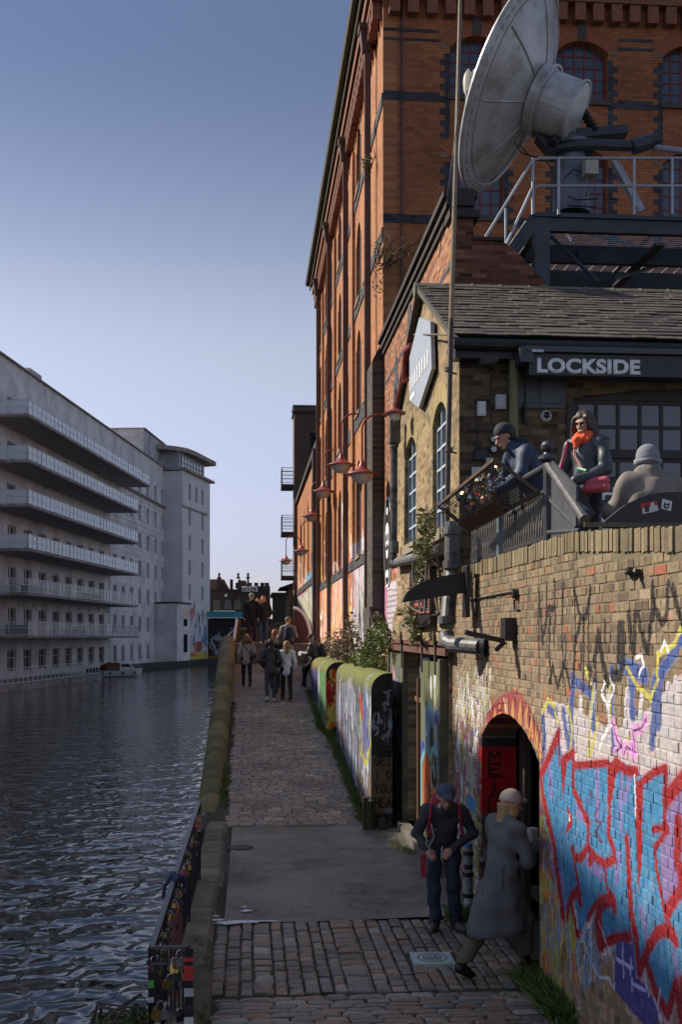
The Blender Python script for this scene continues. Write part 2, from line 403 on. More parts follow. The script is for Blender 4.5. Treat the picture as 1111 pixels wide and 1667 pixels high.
# water
m, n, l, bs = _m('canal_water')
bs.inputs['Base Color'].default_value = (0.012, 0.016, 0.014, 1); bs.inputs['Roughness'].default_value = 0.015
bs.inputs['IOR'].default_value = 1.5; bs.inputs['Specular IOR Level'].default_value = 0.6
geo = n.new('ShaderNodeNewGeometry')
def wv(sc, scale, det, dist=0.0):
    mp = n.new('ShaderNodeMapping'); mp.inputs['Scale'].default_value = sc; mp.inputs['Rotation'].default_value = (0, 0, R(-12)); l.new(geo.outputs['Position'], mp.inputs[0])
    x = n.new('ShaderNodeTexNoise'); x.inputs['Scale'].default_value = scale; x.inputs['Detail'].default_value = det
    x.inputs['Distortion'].default_value = dist; x.inputs['Roughness'].default_value = 0.45
    l.new(mp.outputs[0], x.inputs['Vector']); return x.outputs['Fac']
h = math_n(n, l, 'ADD', math_n(n, l, 'MULTIPLY', wv((1.0, 0.75, 1), 3.0, 0.8, 0.7), 0.62), math_n(n, l, 'MULTIPLY', wv((0.7, 1.2, 1), 0.8, 1, 0.3), 1.2))
h = math_n(n, l, 'ADD', h, math_n(n, l, 'MULTIPLY', wv((1, 1, 1), 6, 0.5), 0.06))
sepw = n.new('ShaderNodeSeparateXYZ'); l.new(geo.outputs['Position'], sepw.inputs[0])
calm = n.new('ShaderNodeMapRange'); l.new(sepw.outputs[1], calm.inputs[0]); calm.inputs[1].default_value = 12; calm.inputs[2].default_value = 45
calm.inputs[3].default_value = 1.0; calm.inputs[4].default_value = 0.38
bp = n.new('ShaderNodeBump'); bp.inputs['Distance'].default_value = 0.11; l.new(calm.outputs[0], bp.inputs['Strength'])
l.new(h, bp.inputs['Height']); l.new(bp.outputs[0], bs.inputs['Normal'])
WATER = m
b = MB(); b.add([(-90, -30, -0.45), (-0.6, -30, -0.45), (-0.6, 175, -0.45), (-90, 175, -0.45)], [(0, 1, 2, 3)])
struct(b.build('canal_water', WATER, fixn=False))

# towpath bed, quay, ramp
RP = [(3, 0), (19.2, 0), (31, 1.45), (34, 1.75), (37, 2.12), (39.3, 2.5)]
def rz(y):
    for (a, za), (c, zc) in zip(RP, RP[1:]):
        if y <= c: return za + (zc - za) * max(0, (y - a)) / (c - a)
    return 2.5
BED = mat('mortar_bed', (0.075, 0.062, 0.048), 0.9, 0.35, 8, 0.6, dirt=((0.03, 0.035, 0.018), 0.9, 1.5))
b = MB(); b.box(-0.62, 2, -1.69, 3.6, 19.2, -0.03)
towpath = struct(b.build('towpath', BED))
m, n, l, bs = _m('asphalt')
geo = n.new('ShaderNodeNewGeometry'); pos = geo.outputs['Position']
f = noise_n(n, l, pos, 1.6, 10, 0.72); r_ = ramp(n, [(0.30, (0.10, 0.086, 0.07)), (0.5, (0.185, 0.16, 0.13)), (0.66, (0.25, 0.218, 0.18))]); l.new(f, r_.inputs[0])
f2 = noise_n(n, l, pos, 70, 3); r2 = ramp(n, [(0.3, (.65,) * 3), (0.7, (1.3,) * 3)]); l.new(f2, r2.inputs[0])
ac = mixc(n, l, 1.0, r_.outputs[0], r2.outputs[0], 'MULTIPLY')
vo = n.new('ShaderNodeTexVoronoi'); vo.feature = 'DISTANCE_TO_EDGE'; vo.inputs['Scale'].default_value = 0.75
wob = n.new('ShaderNodeVectorMath'); wob.operation = 'ADD'; wn3 = n.new('ShaderNodeTexNoise'); wn3.inputs['Scale'].default_value = 2.2; wn3.inputs['Detail'].default_value = 6; l.new(pos, wn3.inputs['Vector']); l.new(pos, wob.inputs[0]); l.new(wn3.outputs['Color'], wob.inputs[1]); l.new(wob.outputs[0], vo.inputs['Vector'])
cr_r = ramp(n, [(0.0, (0.35,) * 3), (0.012, (1, 1, 1))]); l.new(vo.outputs['Distance'], cr_r.inputs[0]); ac = mixc(n, l, 0.8, ac, cr_r.outputs[0], 'MULTIPLY')
pt = noise_n(n, l, pos, 0.55, 9, 0.75); ptr = ramp(n, [(0.40, (0.55,) * 3), (0.47, (0.95,) * 3), (0.60, (1.25,) * 3)]); l.new(pt, ptr.inputs[0]); ac = mixc(n, l, 1.0, ac, ptr.outputs[0], 'MULTIPLY')
l.new(ac, bs.inputs['Base Color'])
f3 = noise_n(n, l, pos, 0.8, 4); r3 = ramp(n, [(0.35, (.42,) * 3), (0.6, (.85,) * 3)]); l.new(f3, r3.inputs[0]); l.new(r3.outputs[0], bs.inputs['Roughness'])
bp = n.new('ShaderNodeBump'); bp.inputs['Strength'].default_value = 0.5; bp.inputs['Distance'].default_value = 0.008
l.new(math_n(n, l, 'ADD', f2, math_n(n, l, 'MULTIPLY', f, 2.0)), bp.inputs['Height']); l.new(bp.outputs[0], bs.inputs['Normal'])
ASPH = m
b = MB()
xs = np.linspace(-0.28, 2.76, 14); ys = np.linspace(12.82, 19.25, 26)
vs = [(x + (0.03 * random.uniform(-1, 1) if 0 < i < 13 else 0), y + (0.02 * random.uniform(-1, 1) if j in (0, 25) else 0), 0.0 + 0.012 * math.sin(x * 2.1) * math.sin(y * 1.3)) for j, y in enumerate(ys) for i, x in enumerate(xs)]
fs = [(j * 14 + i, j * 14 + i + 1, (j + 1) * 14 + i + 1, (j + 1) * 14 + i) for j in range(25) for i in range(13)]
b.add(vs, fs); asph = struct(b.build('asphalt_path', ASPH, smooth=True, fixn=False))
# ramp body
b = MB()
pts = [(19.2, -0.03)] + [(y, z - 0.03) for y, z in RP[2:3]] + [(y, z) for y, z in RP[3:]]
prof = pts + [(39.3, -1.69), (19.2, -1.69)]
b.prism(prof, lambda u, v, w: (w, u, v), -0.9, 3.3)
rampb = struct(b.build('ramp', BED))
b = MB()
vs = []; RA = [(31.0, 1.46)] + [(y, z + 0.006) for y, z in RP[3:]]
for y, z in RA: vs += [(-0.5, y, z), (2.4, y, z)]
b.add(vs, [(2 * i, 2 * i + 1, 2 * i + 3, 2 * i + 2) for i in range(len(RA) - 1)])
struct(b.build('ramp_asphalt', ASPH, fixn=False))

def pillow(mb, x0, y0, x1, y1, z0, z1, j=0.0, rnd=0.0, zf=None):
    w, d = x1 - x0, y1 - y0; e = min(w, d) * 0.16; q = lambda: random.uniform(-j, j)
    cs = [(x0 + q(), y0 + q()), (x1 + q(), y0 + q()), (x1 + q(), y1 + q()), (x0 + q(), y1 + q())]
    cx, cy = (x0 + x1) / 2, (y0 + y1) / 2; zf = zf or (lambda y: 0.0); h = z1 - z0
    def ins(p, k): return (p[0] + (cx - p[0]) * k[0], p[1] + (cy - p[1]) * k[1])
    ka = (2 * e / w * 0.35, 2 * e / d * 0.35); kb = (2 * e / w * .95, 2 * e / d * .95)
    vs = [(p[0], p[1], z0 + zf(p[1])) for p in cs]
    vs += [(p[0], p[1], z0 + h * 0.80 + zf(p[1])) for p in cs]
    t = [q() * 0.5 for _ in cs]
    vs += [(*ins(p, kb), z1 + zf(p[1]) + t[i]) for i, p in enumerate(cs)]
    fs = [(8, 9, 10, 11)]
    for k in (0, 4):
        for i in range(4): fs.append((k + i, k + (i + 1) % 4, k + 4 + (i + 1) % 4, k + 4 + i))
    mb.add(vs, fs, rnd)
SETT = None
def sett_material(name):
    m, n, l, b = _m(name)
    geo = n.new('ShaderNodeNewGeometry'); pos = geo.outputs['Position']
    rp = ramp(n, [(0.0, (0.15, 0.12, 0.10)), (0.2, (0.22, 0.175, 0.145)), (0.4, (0.19, 0.175, 0.175)), (0.6, (0.28, 0.215, 0.175)), (0.8, (0.28, 0.165, 0.12)), (1.0, (0.34, 0.30, 0.26))])
    l.new(rnd_value(n, l), rp.inputs[0]); c = rp.outputs[0]
    g2 = noise_n(n, l, pos, 30, 6, 0.7); gr = ramp(n, [(0.3, (.6,) * 3), (0.7, (1.3,) * 3)]); l.new(g2, gr.inputs[0])
    c = mixc(n, l, 1.0, c, gr.outputs[0], 'MULTIPLY')
    t = noise_n(n, l, pos, 0.8, 6, .7); tr = ramp(n, [(0.35, (.6,) * 3), (0.65, (1.15,) * 3)]); l.new(t, tr.inputs[0])
    c = mixc(n, l, 1.0, c, tr.outputs[0], 'MULTIPLY')
    c = mixc(n, l, 1.0, c, (1.14, 1.17, 1.07), 'MULTIPLY')
    l.new(c, b.inputs['Base Color'])
    rr = ramp(n, [(0.3, (.38,) * 3), (0.7, (.7,) * 3)]); l.new(g2, rr.inputs[0]); l.new(rr.outputs[0], b.inputs['Roughness'])
    bp = n.new('ShaderNodeBump'); bp.inputs['Strength'].default_value = 0.55; bp.inputs['Distance'].default_value = 0.01
    l.new(g2, bp.inputs['Height']); l.new(bp.outputs[0], b.inputs['Normal'])
    return m
SETT = sett_material('granite_sett')
units = []
for k in range(10):
    q = MB(); pillow(q, 0, 0, 1, 1, -0.06, 0.0, 0.0); q.v = [(x + random.uniform(-.05, .05), y + random.uniform(-.07, .07), z + (random.uniform(-.004, .006) if z > -0.05 else 0)) for x, y, z in q.v]
    units.append(q.mesh('sett', SETT))
plate = onZ(704, 1562)
cells = []
x = -0.36; ci = 0
while x < 2.70:
    w = random.choice((0.125, 0.13, 0.14, 0.15)) if ci != 9 else 0.26
    if ci == 3: w = 0.2
    y = 10.22 + random.uniform(0, 0.05)
    while y < 12.74:
        h = random.uniform(0.12, 0.25) * (1.15 if w > 0.22 else 1)
        h = min(h, 12.80 - y)
        if h > 0.05 and not (abs(x + w / 2 - plate.x) < 0.24 and abs(y + h / 2 - plate.y) < 0.24):
            cells.append((x + random.uniform(0, .004), y, w - random.uniform(.018, .026), h - random.uniform(.014, .022)))
        y += h
    x += w; ci += 1
y = 6.8
while y < 10.18:
    h = random.uniform(0.09, 0.125); x = -0.36 + random.uniform(0, .1)
    if y + h > 10.2: break
    while x < 2.7:
        w = min(random.uniform(0.2, 0.36), 2.76 - x)
        if w > .07: cells.append((x, y, w - 0.016, h - 0.018))
        x += w
    y += h
cells.sort(key=lambda c: -(c[2] * c[3] / (c[1] + c[3]) ** 3) * (1 if c[1] > 8.9 else 0.01))
rest = MB()
for i, (x, y, w, h) in enumerate(cells):
    z = random.uniform(-0.006, 0.012) - 0.02 * math.exp(-((x + 0.05) ** 2 + (y - 10.9) ** 2) * 3)
    if i < 300:
        o = link('sett', units[i % 10], towpath, Matrix.Translation((x, y, z)) @ Matrix.Rotation(random.uniform(-.03, .03), 4, 'Z') @ Matrix.Diagonal((w, h, 1, 1)))
        o['rnd'] = random.random()
    else: pillow(rest, x, y, x + w, y + h, z - 0.06, z, 0.006, random.random() + 1e-4)
o = rest.build('sett_paving', SETT, towpath); o['kind'] = 'stuff'
# ramp setts
rest = MB(); y = 19.3
while y < 31.0:
    h = random.uniform(0.10, 0.14); x = -0.42 + random.uniform(0, .1)
    while x < 1.98:
        w = random.uniform(0.15, 0.29)
        pillow(rest, x, y, min(x + w - .014, 2.0), y + h - .018, -0.05, random.uniform(-0.002, 0.012), 0.004, random.random() + 1e-4, rz)
        x += w
    y += h
o = rest.build('sett_paving', SETT, rampb); o['kind'] = 'stuff'
# stone edging between asphalt and ramp, kerb stones along the canal
STONE = mat('york_stone', (0.25, 0.21, 0.16), 0.8, 0.35, 5, 0.6, dirt=((0.10, 0.095, 0.055), 0.7, 2.5), rnd=0.25)
kerb = MB(); y = 7.0; kt = struct(MB().build('canal_kerb', STONE)) if False else None
b = MB(); b.box(-0.64, 6, -1.69, -0.60, 21, -0.1); quay = struct(b.build('quay_wall', brick_mat('quay_brick', 1, [(0, (.03, .028, .024)), (1, (.08, .065, .05))], (.03, .03, .025))))
y = 6.3
while y < 21:
    L = random.uniform(0.9, 1.5)
    q = MB(); pillow(q, -0.74, y, -0.37 + random.uniform(-.03, .03), y + L - 0.015, -0.3, 0.03 + random.uniform(0, .015), 0.006, random.random())
    q.build('kerb_stone', STONE, quay); y += L
x = -0.4
while x < 2.0:
    L = random.uniform(0.5, 0.9); q = MB(); pillow(q, x, 19.14, x + L - .012, 19.30, -0.1, 0.015, 0.004, random.random()); q.build('kerb_stone', STONE, rampb); x += L
# raised stone at the near end of the railing
b = MB(); pillow(b, -1.25, 7.6, -0.70, 8.75, -1.6, 0.40, 0.03); tag(b.build('mooring_stone', STONE), 'weathered stone block at the foot of the nearest railing post', 'stone block')
b = MB()
for k in range(2): b.box(-2.2, 6.0, -1.6, -0.76, 7.5, -0.2)
# white paint splash, drain cover, mosaic plate
WPAINT = mat('white_paint_spill', (0.7, 0.7, 0.72), 0.6, 0.25, 30, 0.2)
q = MB()
for (px, py, a, bb) in [(395, 1502, .30, .03), (372, 1504, .16, .035), (432, 1501, .22, .012), (355, 1499, .1, .02), (402, 1484, .07, .03), (398, 1478, .04, .02), (352, 1493, .05, .015)]:
    c = onZ(px, py); pts = []
    for k in range(14):
        t = 6.283 * k / 14; r = 0.6 + 0.5 * random.random(); pts.append((c.x + math.cos(t) * a * r, c.y + math.sin(t) * bb * 2.2 * r, 0.017))
    q.add([(c.x, c.y, 0.019)] + pts, [(0, 1 + k, 1 + (k + 1) % 14) for k in range(14)])
q.build('paint_splash', WPAINT, asph)
q = MB(); c = onZ(392, 1380)
q.lathe([(0.0, 0.022), (0.17, 0.022), (0.2, 0.012), (0.21, 0.0)], (c.x, c.y, 0), n=20)
q.build('drain_cover', mat('iron_cover', (0.03, 0.028, 0.026), 0.6, 0.4, 20, 0.8), asph)
t = thing('pavement_plaque', 'square pale plaque with a round emblem set among the cobbles', 'plaque', (plate.x, plate.y, 0), R(-2))
q = MB(); q.box(-.21, -.21, -.05, .21, .21, .022); q.build('slab', mat('pale_green_stone', (.42, .5, .46), .5, .2, 12), t)
q = MB(); DK = mat('plaque_ink', (.10, .13, .12), .6)
for r0 in (.085, .14):
    q.lathe([(r0, .0255), (r0 + .012, .0255)], (0, 0, 0), n=28)
for k in range(7):
    a = k * .9; q.bar((math.cos(a) * .02, math.sin(a) * .02, .025), (math.cos(a) * .08, math.sin(a) * .07, .025), .012, .001)
q.build('emblem', DK, t)

# ============================================================ NEAR BRICK WALL AND ITS GRAFFITI
CV = Canvas('near_wall_paint', 5.0, 15.0, 0.0, 4.3, 130)
def W(px, py): p = onX(px, py, XW); return (p.y, p.z)
def WL(pts, wpx, col, al=1.0, w1=None, cv=None):
    q = [W(*p) for p in pts]; d = sum(p[0] for p in q) / len(q); k = d / FPX
    (cv or CV).line(q, wpx * k * 1.5, col, al, None if w1 is None else w1 * k * 1.5)
def WP(pts, col, al=1.0, cv=None): (cv or CV).poly([W(*p) for p in pts], col, al)
BLU = (50, 122, 166); RED = (142, 14, 30); LIL = (132, 108, 166); WHT = (215, 212, 218); DBL = (48, 78, 138); YEL = (184, 178, 82); BLK = (22, 22, 26)
rg = np.random.RandomState(5)
# mottled older paint low on the wall and left strip
for _ in range(420):
    py = rg.uniform(1240, 1660); px = rg.uniform(880, 935); u, v = W(px, py)
    c = [(120, 60, 80), (90, 40, 60), (150, 150, 70), (160, 90, 40), (70, 60, 110), (170, 150, 160), (120, 140, 60)][rg.randint(7)] if py < 1420 else [(170, 165, 80), (200, 110, 40), (120, 90, 50), (140, 150, 70), (150, 140, 130)][rg.randint(5)]
    CV.blob(u, v, rg.uniform(.05, .16), rg.uniform(.04, .18), c, 0.6)
for _ in range(150):
    u, v = W(rg.uniform(925, 1111), rg.uniform(1480, 1667)); CV.blob(u, v, rg.uniform(.05, .14), rg.uniform(.04, .12), [(130, 110, 90), (110, 80, 60), (150, 140, 130), (120, 100, 60)][rg.randint(4)], 0.4)
# upper band: white ground with blue and yellow letters
WP([(884, 1160), (900, 1140), (930, 1150), (1000, 1190), (1060, 1150), (1111, 1095), (1111, 1290), (1080, 1300), (1040, 1275), (1000, 1235), (935, 1238), (885, 1262)], (164, 160, 164), 0.6)
for (x0, y0, x1, y1) in [(884, 1165, 884, 1235), (893, 1150, 905, 1160), (918, 1160, 926, 1215), (934, 1110, 932, 1215), (930, 1100, 965, 1130), (996, 1090, 1000, 1240), (1010, 1080, 1050, 1100), (1066, 1110, 1062, 1210), (1111, 1040, 1075, 1095), (1079, 1090, 1072, 1180), (1030, 1110, 1030, 1160), (966, 1120, 966, 1180)]:
    WL([(x0, y0), (x0 * .5 + x1 * .5 + rg.uniform(-4, 4), (y0 + y1) / 2), (x1, y1)], rg.uniform(9, 17), DBL, .85)
for (x0, y0, x1, y1) in [(960, 1180, 968, 1120), (990, 1130, 992, 1180), (1022, 1130, 1020, 1200), (1088, 1120, 1084, 1200), (1100, 1110, 1104, 1180), (900, 1175, 912, 1210), (946, 1140, 944, 1200), (1045, 1130, 1040, 1180)]:
    WL([(x0, y0), (x1, y1)], rg.uniform(7, 12), (176, 176, 184), .65)
for pts in [[(884, 1160), (893, 1140), (903, 1150), (907, 1175)], [(925, 1150), (932, 1185), (928, 1230)], [(954, 1090), (965, 1120), (962, 1180), (958, 1230)], [(1020, 1085), (1040, 1120), (1060, 1138), (1070, 1110), (1070, 1065), (1098, 1050), (1111, 1020)], [(994, 1110), (994, 1170)], [(1022, 1200), (1020, 1235)], [(974, 1170), (966, 1210), (962, 1230)]]:
    WL(pts, 5, YEL, .85)
for pts in [[(985, 1110), (980, 1130), (990, 1150), (1000, 1120), (993, 1105)], [(1036, 1070), (1044, 1066), (1048, 1082), (1040, 1100)], [(1075, 1060), (1082, 1045), (1088, 1060)], [(995, 1180), (982, 1200), (975, 1220)]]:
    WL(pts, 3.5, (220, 220, 224), .9)
for pts in [[(998, 1175), (1003, 1200), (1012, 1215), (1002, 1225)], [(1015, 1235), (1020, 1215), (1035, 1225), (1030, 1190), (1045, 1185), (1052, 1170)], [(1030, 1215), (1033, 1243)]]:
    WL(pts, 10, (206, 140, 205), .8); WL(pts, 2.2, BLK, .9)
# the big piece
blue = [(910,1193),(893,1232),(880,1267),(896,1345),(909,1430),(917,1491),(935,1452),(944,1521),(957,1495),(974,1474),(976,1541),(1026,1524),(1041,1584),(1054,1569),(1087,1654),(1100,1605),(1111,1650),(1111,1263),(1085,1293),(1085,1250),(1048,1269),(1037,1254),(1004,1235),(991,1243),(939,1245),(933,1226),(917,1239),(911,1204)]
WL(blue[:12], 13, (205, 190, 200), .6); WL(blue[11:17], 16, (180, 168, 176), .7); WL(blue[17:], 13, (186, 166, 174), .8)
WP(blue, BLU, .97)
for _ in range(240):
    u, v = W(rg.uniform(885, 1111), rg.uniform(1270, 1600)); CV.blob(u, v, rg.uniform(.02, .07), rg.uniform(.06, .22), [(58, 132, 176), (36, 100, 146), (70, 120, 146), (96, 142, 176)][rg.randint(4)], 0.35)
for _ in range(170):
    px = rg.uniform(885, 1108); py = rg.uniform(1250, 1560); WL([(px, py), (px + rg.uniform(-3, 3), py + rg.uniform(10, 60))], rg.uniform(1.5, 5), [(120, 100, 160), (30, 70, 110), (100, 160, 190), (50, 60, 80), (150, 150, 170)][rg.randint(5)], .35)
WP([(1083, 1300), (1111, 1270), (1111, 1470), (1086, 1490), (1074, 1400), (1084, 1340)], (128, 108, 156), .9)
for (a, b_, c, d) in [(1013, 1262, 1010, 1350), (1025, 1265, 1018, 1300), (972, 1250, 975, 1330), (895, 1235, 898, 1290), (955, 1400, 980, 1425), (1008, 1395, 1004, 1430), (1044, 1480, 1054, 1530), (1098, 1380, 1098, 1440), (900, 1410, 918, 1440), (1100, 1560, 1111, 1620), (940, 1320, 955, 1335)]:
    WL([(a, b_), (c, d)], rg.uniform(9, 14), LIL, .75)
for pts, w in [([(910,1193),(895,1230),(880,1262),(883,1290),(892,1330),(903,1380),(910,1440),(917,1492)], 8), ([(910,1195),(911,1245)], 3), ([(915,1238),(925,1232),(934,1224)], 6),
    ([(933,1226),(934,1285),(948,1315),(958,1340),(958,1378),(945,1397),(935,1394),(932,1383)], 6), ([(937,1246),(990,1242)], 5), ([(1002,1240),(1020,1254),(1037,1256)], 7),
    ([(995,1255),(993,1320),(991,1360),(1001,1388),(1002,1398),(985,1406),(972,1398),(961,1384)], 6), ([(1046,1272),(1065,1257),(1085,1250),(1083,1300),(1082,1338),(1087,1352)], 6),
    ([(1085,1302),(1098,1284),(1113,1266)], 12), ([(1021,1368),(1024,1420),(1027,1480),(1036,1530),(1041,1580)], 9), ([(1041,1580),(1055,1545),(1070,1518),(1087,1513),(1101,1532)], 9),
    ([(976,1540),(972,1500),(980,1468),(998,1464),(1001,1476)], 9), ([(976,1538),(1000,1528),(1026,1524)], 7), ([(957,1495),(966,1478),(985,1462)], 5), ([(935,1400),(942,1440),(947,1468)], 4),
    ([(923,1490),(930,1462),(940,1450),(945,1468)], 7), ([(930,1462),(940,1520),(946,1520)], 5), ([(1064,1350),(1086,1347),(1078,1365),(1066,1380),(1070,1420),(1080,1470),(1090,1500),(1101,1532)], 5),
    ([(1113,1440),(1086,1485)], 10), ([(1054,1570),(1068,1615),(1087,1652),(1101,1602),(1110,1660),(1120,1700)], 9), ([(1105,1338),(1103,1400),(1111,1432)], 12), ([(1111, 1600), (1118, 1680)], 10),
    ([(984,1405),(988,1440),(998,1466)], 3.5), ([(975, 1470), (980, 1540)], 8)]: WL(pts, w * 2.2, (120, 60, 90), .25); WL(pts, w * 1.35, RED)
WP([(913, 1240), (924, 1234), (920, 1270), (917, 1303)], RED); WP([(991,1243),(1004,1233),(1013,1248),(1003,1262),(1000,1288),(993,1322),(989,1285)], RED)
WP([(924,1310),(934,1335),(930,1348),(919,1360),(925,1340)], RED); WP([(1036,1270),(1049,1270),(1046,1330),(1045,1400),(1041,1458),(1037,1400),(1034,1330)], RED)
WP([(961, 1384), (966, 1390), (966, 1405), (960, 1412), (957, 1400)], RED); WP([(927, 1322), (929, 1336), (926, 1338)], (220, 210, 214))
WL([(1033, 1262), (1036, 1330)], 3, (225, 205, 210))
WL([(958,1305),(965,1285),(964,1300)], 2, (90,20,40)); WL([(968,1330),(973,1315),(969,1335),(980,1340),(970,1352),(980,1370),(975,1368),(968,1355)], 2, (90, 20, 40))
# violet block with white strokes, chalky scrawls low down
WP([(1003,1535),(1010,1530),(1030,1537),(1036,1590),(1052,1605),(1068,1640),(1080,1690),(1050,1670),(1001,1612)], (66, 56, 134), .92)
for pts in [[(1004, 1560), (1030, 1576)], [(1014, 1535), (1015, 1590)], [(1028, 1560), (1029, 1612)], [(1030, 1600), (1050, 1612)], [(1050, 1590), (1056, 1620)], [(1064, 1625), (1078, 1660)], [(1075, 1610), (1070, 1640)]]: WL(pts, 3.5, (190, 180, 225), .85)
for pts in [[(928, 1500), (930, 1590)], [(945, 1520), (962, 1560), (962, 1600)], [(965, 1570), (975, 1590), (992, 1592), (999, 1610)], [(962, 1500), (964, 1560)], [(975, 1500), (1000, 1570)], [(884, 1540), (880, 1570), (887, 1595), (889, 1560)], [(1000, 1560), (1000, 1610)], [(942, 1560), (944, 1590)]]: WL(pts, 2.6, (190, 190, 205), .7)
for _ in range(40):
    u, v = W(rg.uniform(885, 925), rg.uniform(1460, 1640)); CV.line([(u, v), (u + rg.uniform(-.05, .05), v - rg.uniform(.05, .2))], .02, [(190, 190, 90), (210, 120, 40), (170, 170, 180)][rg.randint(3)], .6)
# black drips above
for x, y0, y1 in [(878, 955, 1110), (890, 950, 1000), (903, 945, 1045), (917, 950, 1110), (896, 1000, 1110), (921, 1035, 1085), (935, 945, 1110), (951, 1010, 1125), (960, 955, 1100), (946, 1050, 1090), (985, 1010, 1045), (1022, 1000, 1020)]:
    WL([(x, y0), (x + rg.uniform(-2, 2), (y0 + y1) / 2), (x + rg.uniform(-2, 2), y1)], 5, BLK, .92)
for pts, w in [([(878, 965), (884, 1045), (893, 990), (903, 990)], 5), ([(935, 960), (945, 1005), (955, 1005), (962, 960)], 5), ([(945, 1010), (938, 1045), (933, 1110)], 5),
    ([(1008, 1070), (1008, 1020), (1014, 1020), (1016, 1075), (1010, 1100), (998, 1100)], 9), ([(1024, 1000), (1028, 1050), (1032, 1060), (1034, 1000)], 7), ([(1040, 1000), (1048, 1045), (1055, 1060), (1062, 1000), (1063, 950)], 7),
    ([(1062, 955), (1066, 990), (1078, 1015), (1086, 1005), (1088, 950)], 7), ([(1095, 955), (1104, 990), (1113, 1015)], 7), ([(968, 1080), (975, 1030), (982, 1080), (990, 1110)], 8), ([(895, 1110), (900, 1085), (908, 1118), (920, 1080), (928, 1118)], 5)]: WL(pts, w * 1.3, BLK, .95)
u, v = W(957, 1118); CV.text('42', u, v, -.09, .17, BLK, .022) if False else CV.text('24', W(958, 1118)[0], W(958, 1118)[1], -.10, .17, BLK, .028)
# left of the arch: layered tags, white drips, stuck posters
for _ in range(150):
    u, v = W(rg.uniform(742, 800), rg.uniform(1080, 1160)); CV.line([(u, v), (u + .01, v - rg.uniform(.05, .3))], .03, [(170, 172, 176), (140, 146, 100), (90, 85, 60), (176, 176, 180)][rg.randint(4)], .45)
CV.scribble(13.0, 14.8, .1, 2.2, [(200, 200, 210), (60, 60, 110), (170, 170, 80), (130, 60, 90), (40, 40, 45), (70, 120, 160), (210, 210, 215)], 80, .03, .75, .35)
for _ in range(60):
    u, v = rg.uniform(13.0, 14.9), rg.uniform(.05, 1.9); CV.blob(u, v, rg.uniform(.04, .14), rg.uniform(.05, .2), [(110, 110, 60), (70, 70, 60), (140, 90, 110), (120, 125, 70), (60, 90, 130), (150, 145, 140)][rg.randint(6)], .45)
CV.scribble(12.95, 13.6, .2, 1.4, [(190, 180, 80), (120, 130, 60), (40, 40, 40)], 30, .02, .7, .3)
WP([(760, 1290), (776, 1305), (776, 1325), (759, 1312)], (60, 130, 175), .9); WP([(759, 1225), (771, 1232), (775, 1285), (760, 1270)], (165, 160, 140), .8)
# flames over the arch
WP([(788, 1200), (792, 1165), (812, 1135), (835, 1122), (850, 1128), (862, 1150), (880, 1190), (884, 1240), (870, 1205), (850, 1180), (828, 1168), (806, 1178), (794, 1200)], (128, 40, 52), .75)
for (x, y, h_) in [(793, 1195, 25), (806, 1172, 22), (815, 1165, 22), (826, 1160, 26), (836, 1162, 26), (848, 1170, 34), (858, 1178, 34), (866, 1192, 36), (874, 1210, 36), (881, 1225, 30)]:
    WP([(x - 4, y + 8), (x + 3, y + 10), (x + 2, y - h_ * .5), (x, y - h_), (x - 3, y - h_ * .3)], (192, 144, 92), .8)
WL([(798, 1158), (800, 1172), (805, 1150)], 3, (140, 20, 40)); WL([(812, 1143), (810, 1158), (818, 1155), (820, 1140)], 3, (120, 20, 40)); WL([(822, 1138), (824, 1156)], 3, (235, 210, 190))
for x, y in [(868, 1165), (874, 1178), (879, 1192), (863, 1155)]: WL([(x, y), (x + 1, y + 16)], 2.5, BLK, .9)
# ---- brick pieces
BRICKS = [(0, (.12, .09, .065)), (.18, (.18, .135, .088)), (.4, (.235, .178, .112)), (.62, (.285, .22, .135)), (.8, (.22, .155, .108)), (.91, (.27, .165, .10)), (.97, (.34, .115, .065)), (1, (.36, .30, .20))]
NB = piece_mat('stock_brick_painted', 1, BRICKS, CV, 0.35, 0.6, moss=((.13, .13, .055), 3.7, 4.4))
NM = piece_mat('lime_mortar_painted', 1, [(0, (.20, .16, .11)), (1, (.26, .21, .15))], CV, 0.25, 0.5, moss=((.08, .09, .03), 3.6, 4.2))
AY0, AY1, ASP, ARI = 10.38, 13.02, 2.10, 0.36
opening = arch(AY0, AY1, -0.05, ASP, ARI, 14)
wall = world_thing('retaining_wall', 'tall stock brick canal wall with a huge blue and red graffiti piece and an arched doorway', 'wall')
b = MB(); b.wall([(3.0, -0.05), (14.9, -0.05), (14.9, 4.12), (9.3, 4.12), (3.0, 3.65)], [opening], lambda u, v, w: (XW + .006 + w, u, v), 0.40)
b.build('mortar', NM, wall)
def brick_unit(j):
    q = MB(); e = .07; f = .11
    o_ = lambda: random.uniform(-j, j)
    fr = [(o_() * .03, e + o_() * .6, f + o_()), (o_() * .03, 1 - e + o_() * .6, f + o_()), (o_() * .03, 1 - e + o_() * .6, 1 - f + o_()), (o_() * .03, e + o_() * .6, 1 - f + o_())]
    md = [(.003, .0 + abs(o_()) * .3, .02), (.003, 1., .02), (.003, 1., .98), (.003, 0., .98)]; bk = [(.05, 0, 0), (.05, 1, 0), (.05, 1, 1), (.05, 0, 1)]
    fs = [(0, 3, 2, 1)] + [(k + i, k + (i + 1) % 4, k + 4 + (i + 1) % 4, k + 4 + i) for k in (0, 4) for i in range(4)]
    q.add(fr + md + bk, fs); return q
bu = [brick_unit(.085) for _ in range(12)]; bum = [q.mesh('brick', NB) for q in bu]
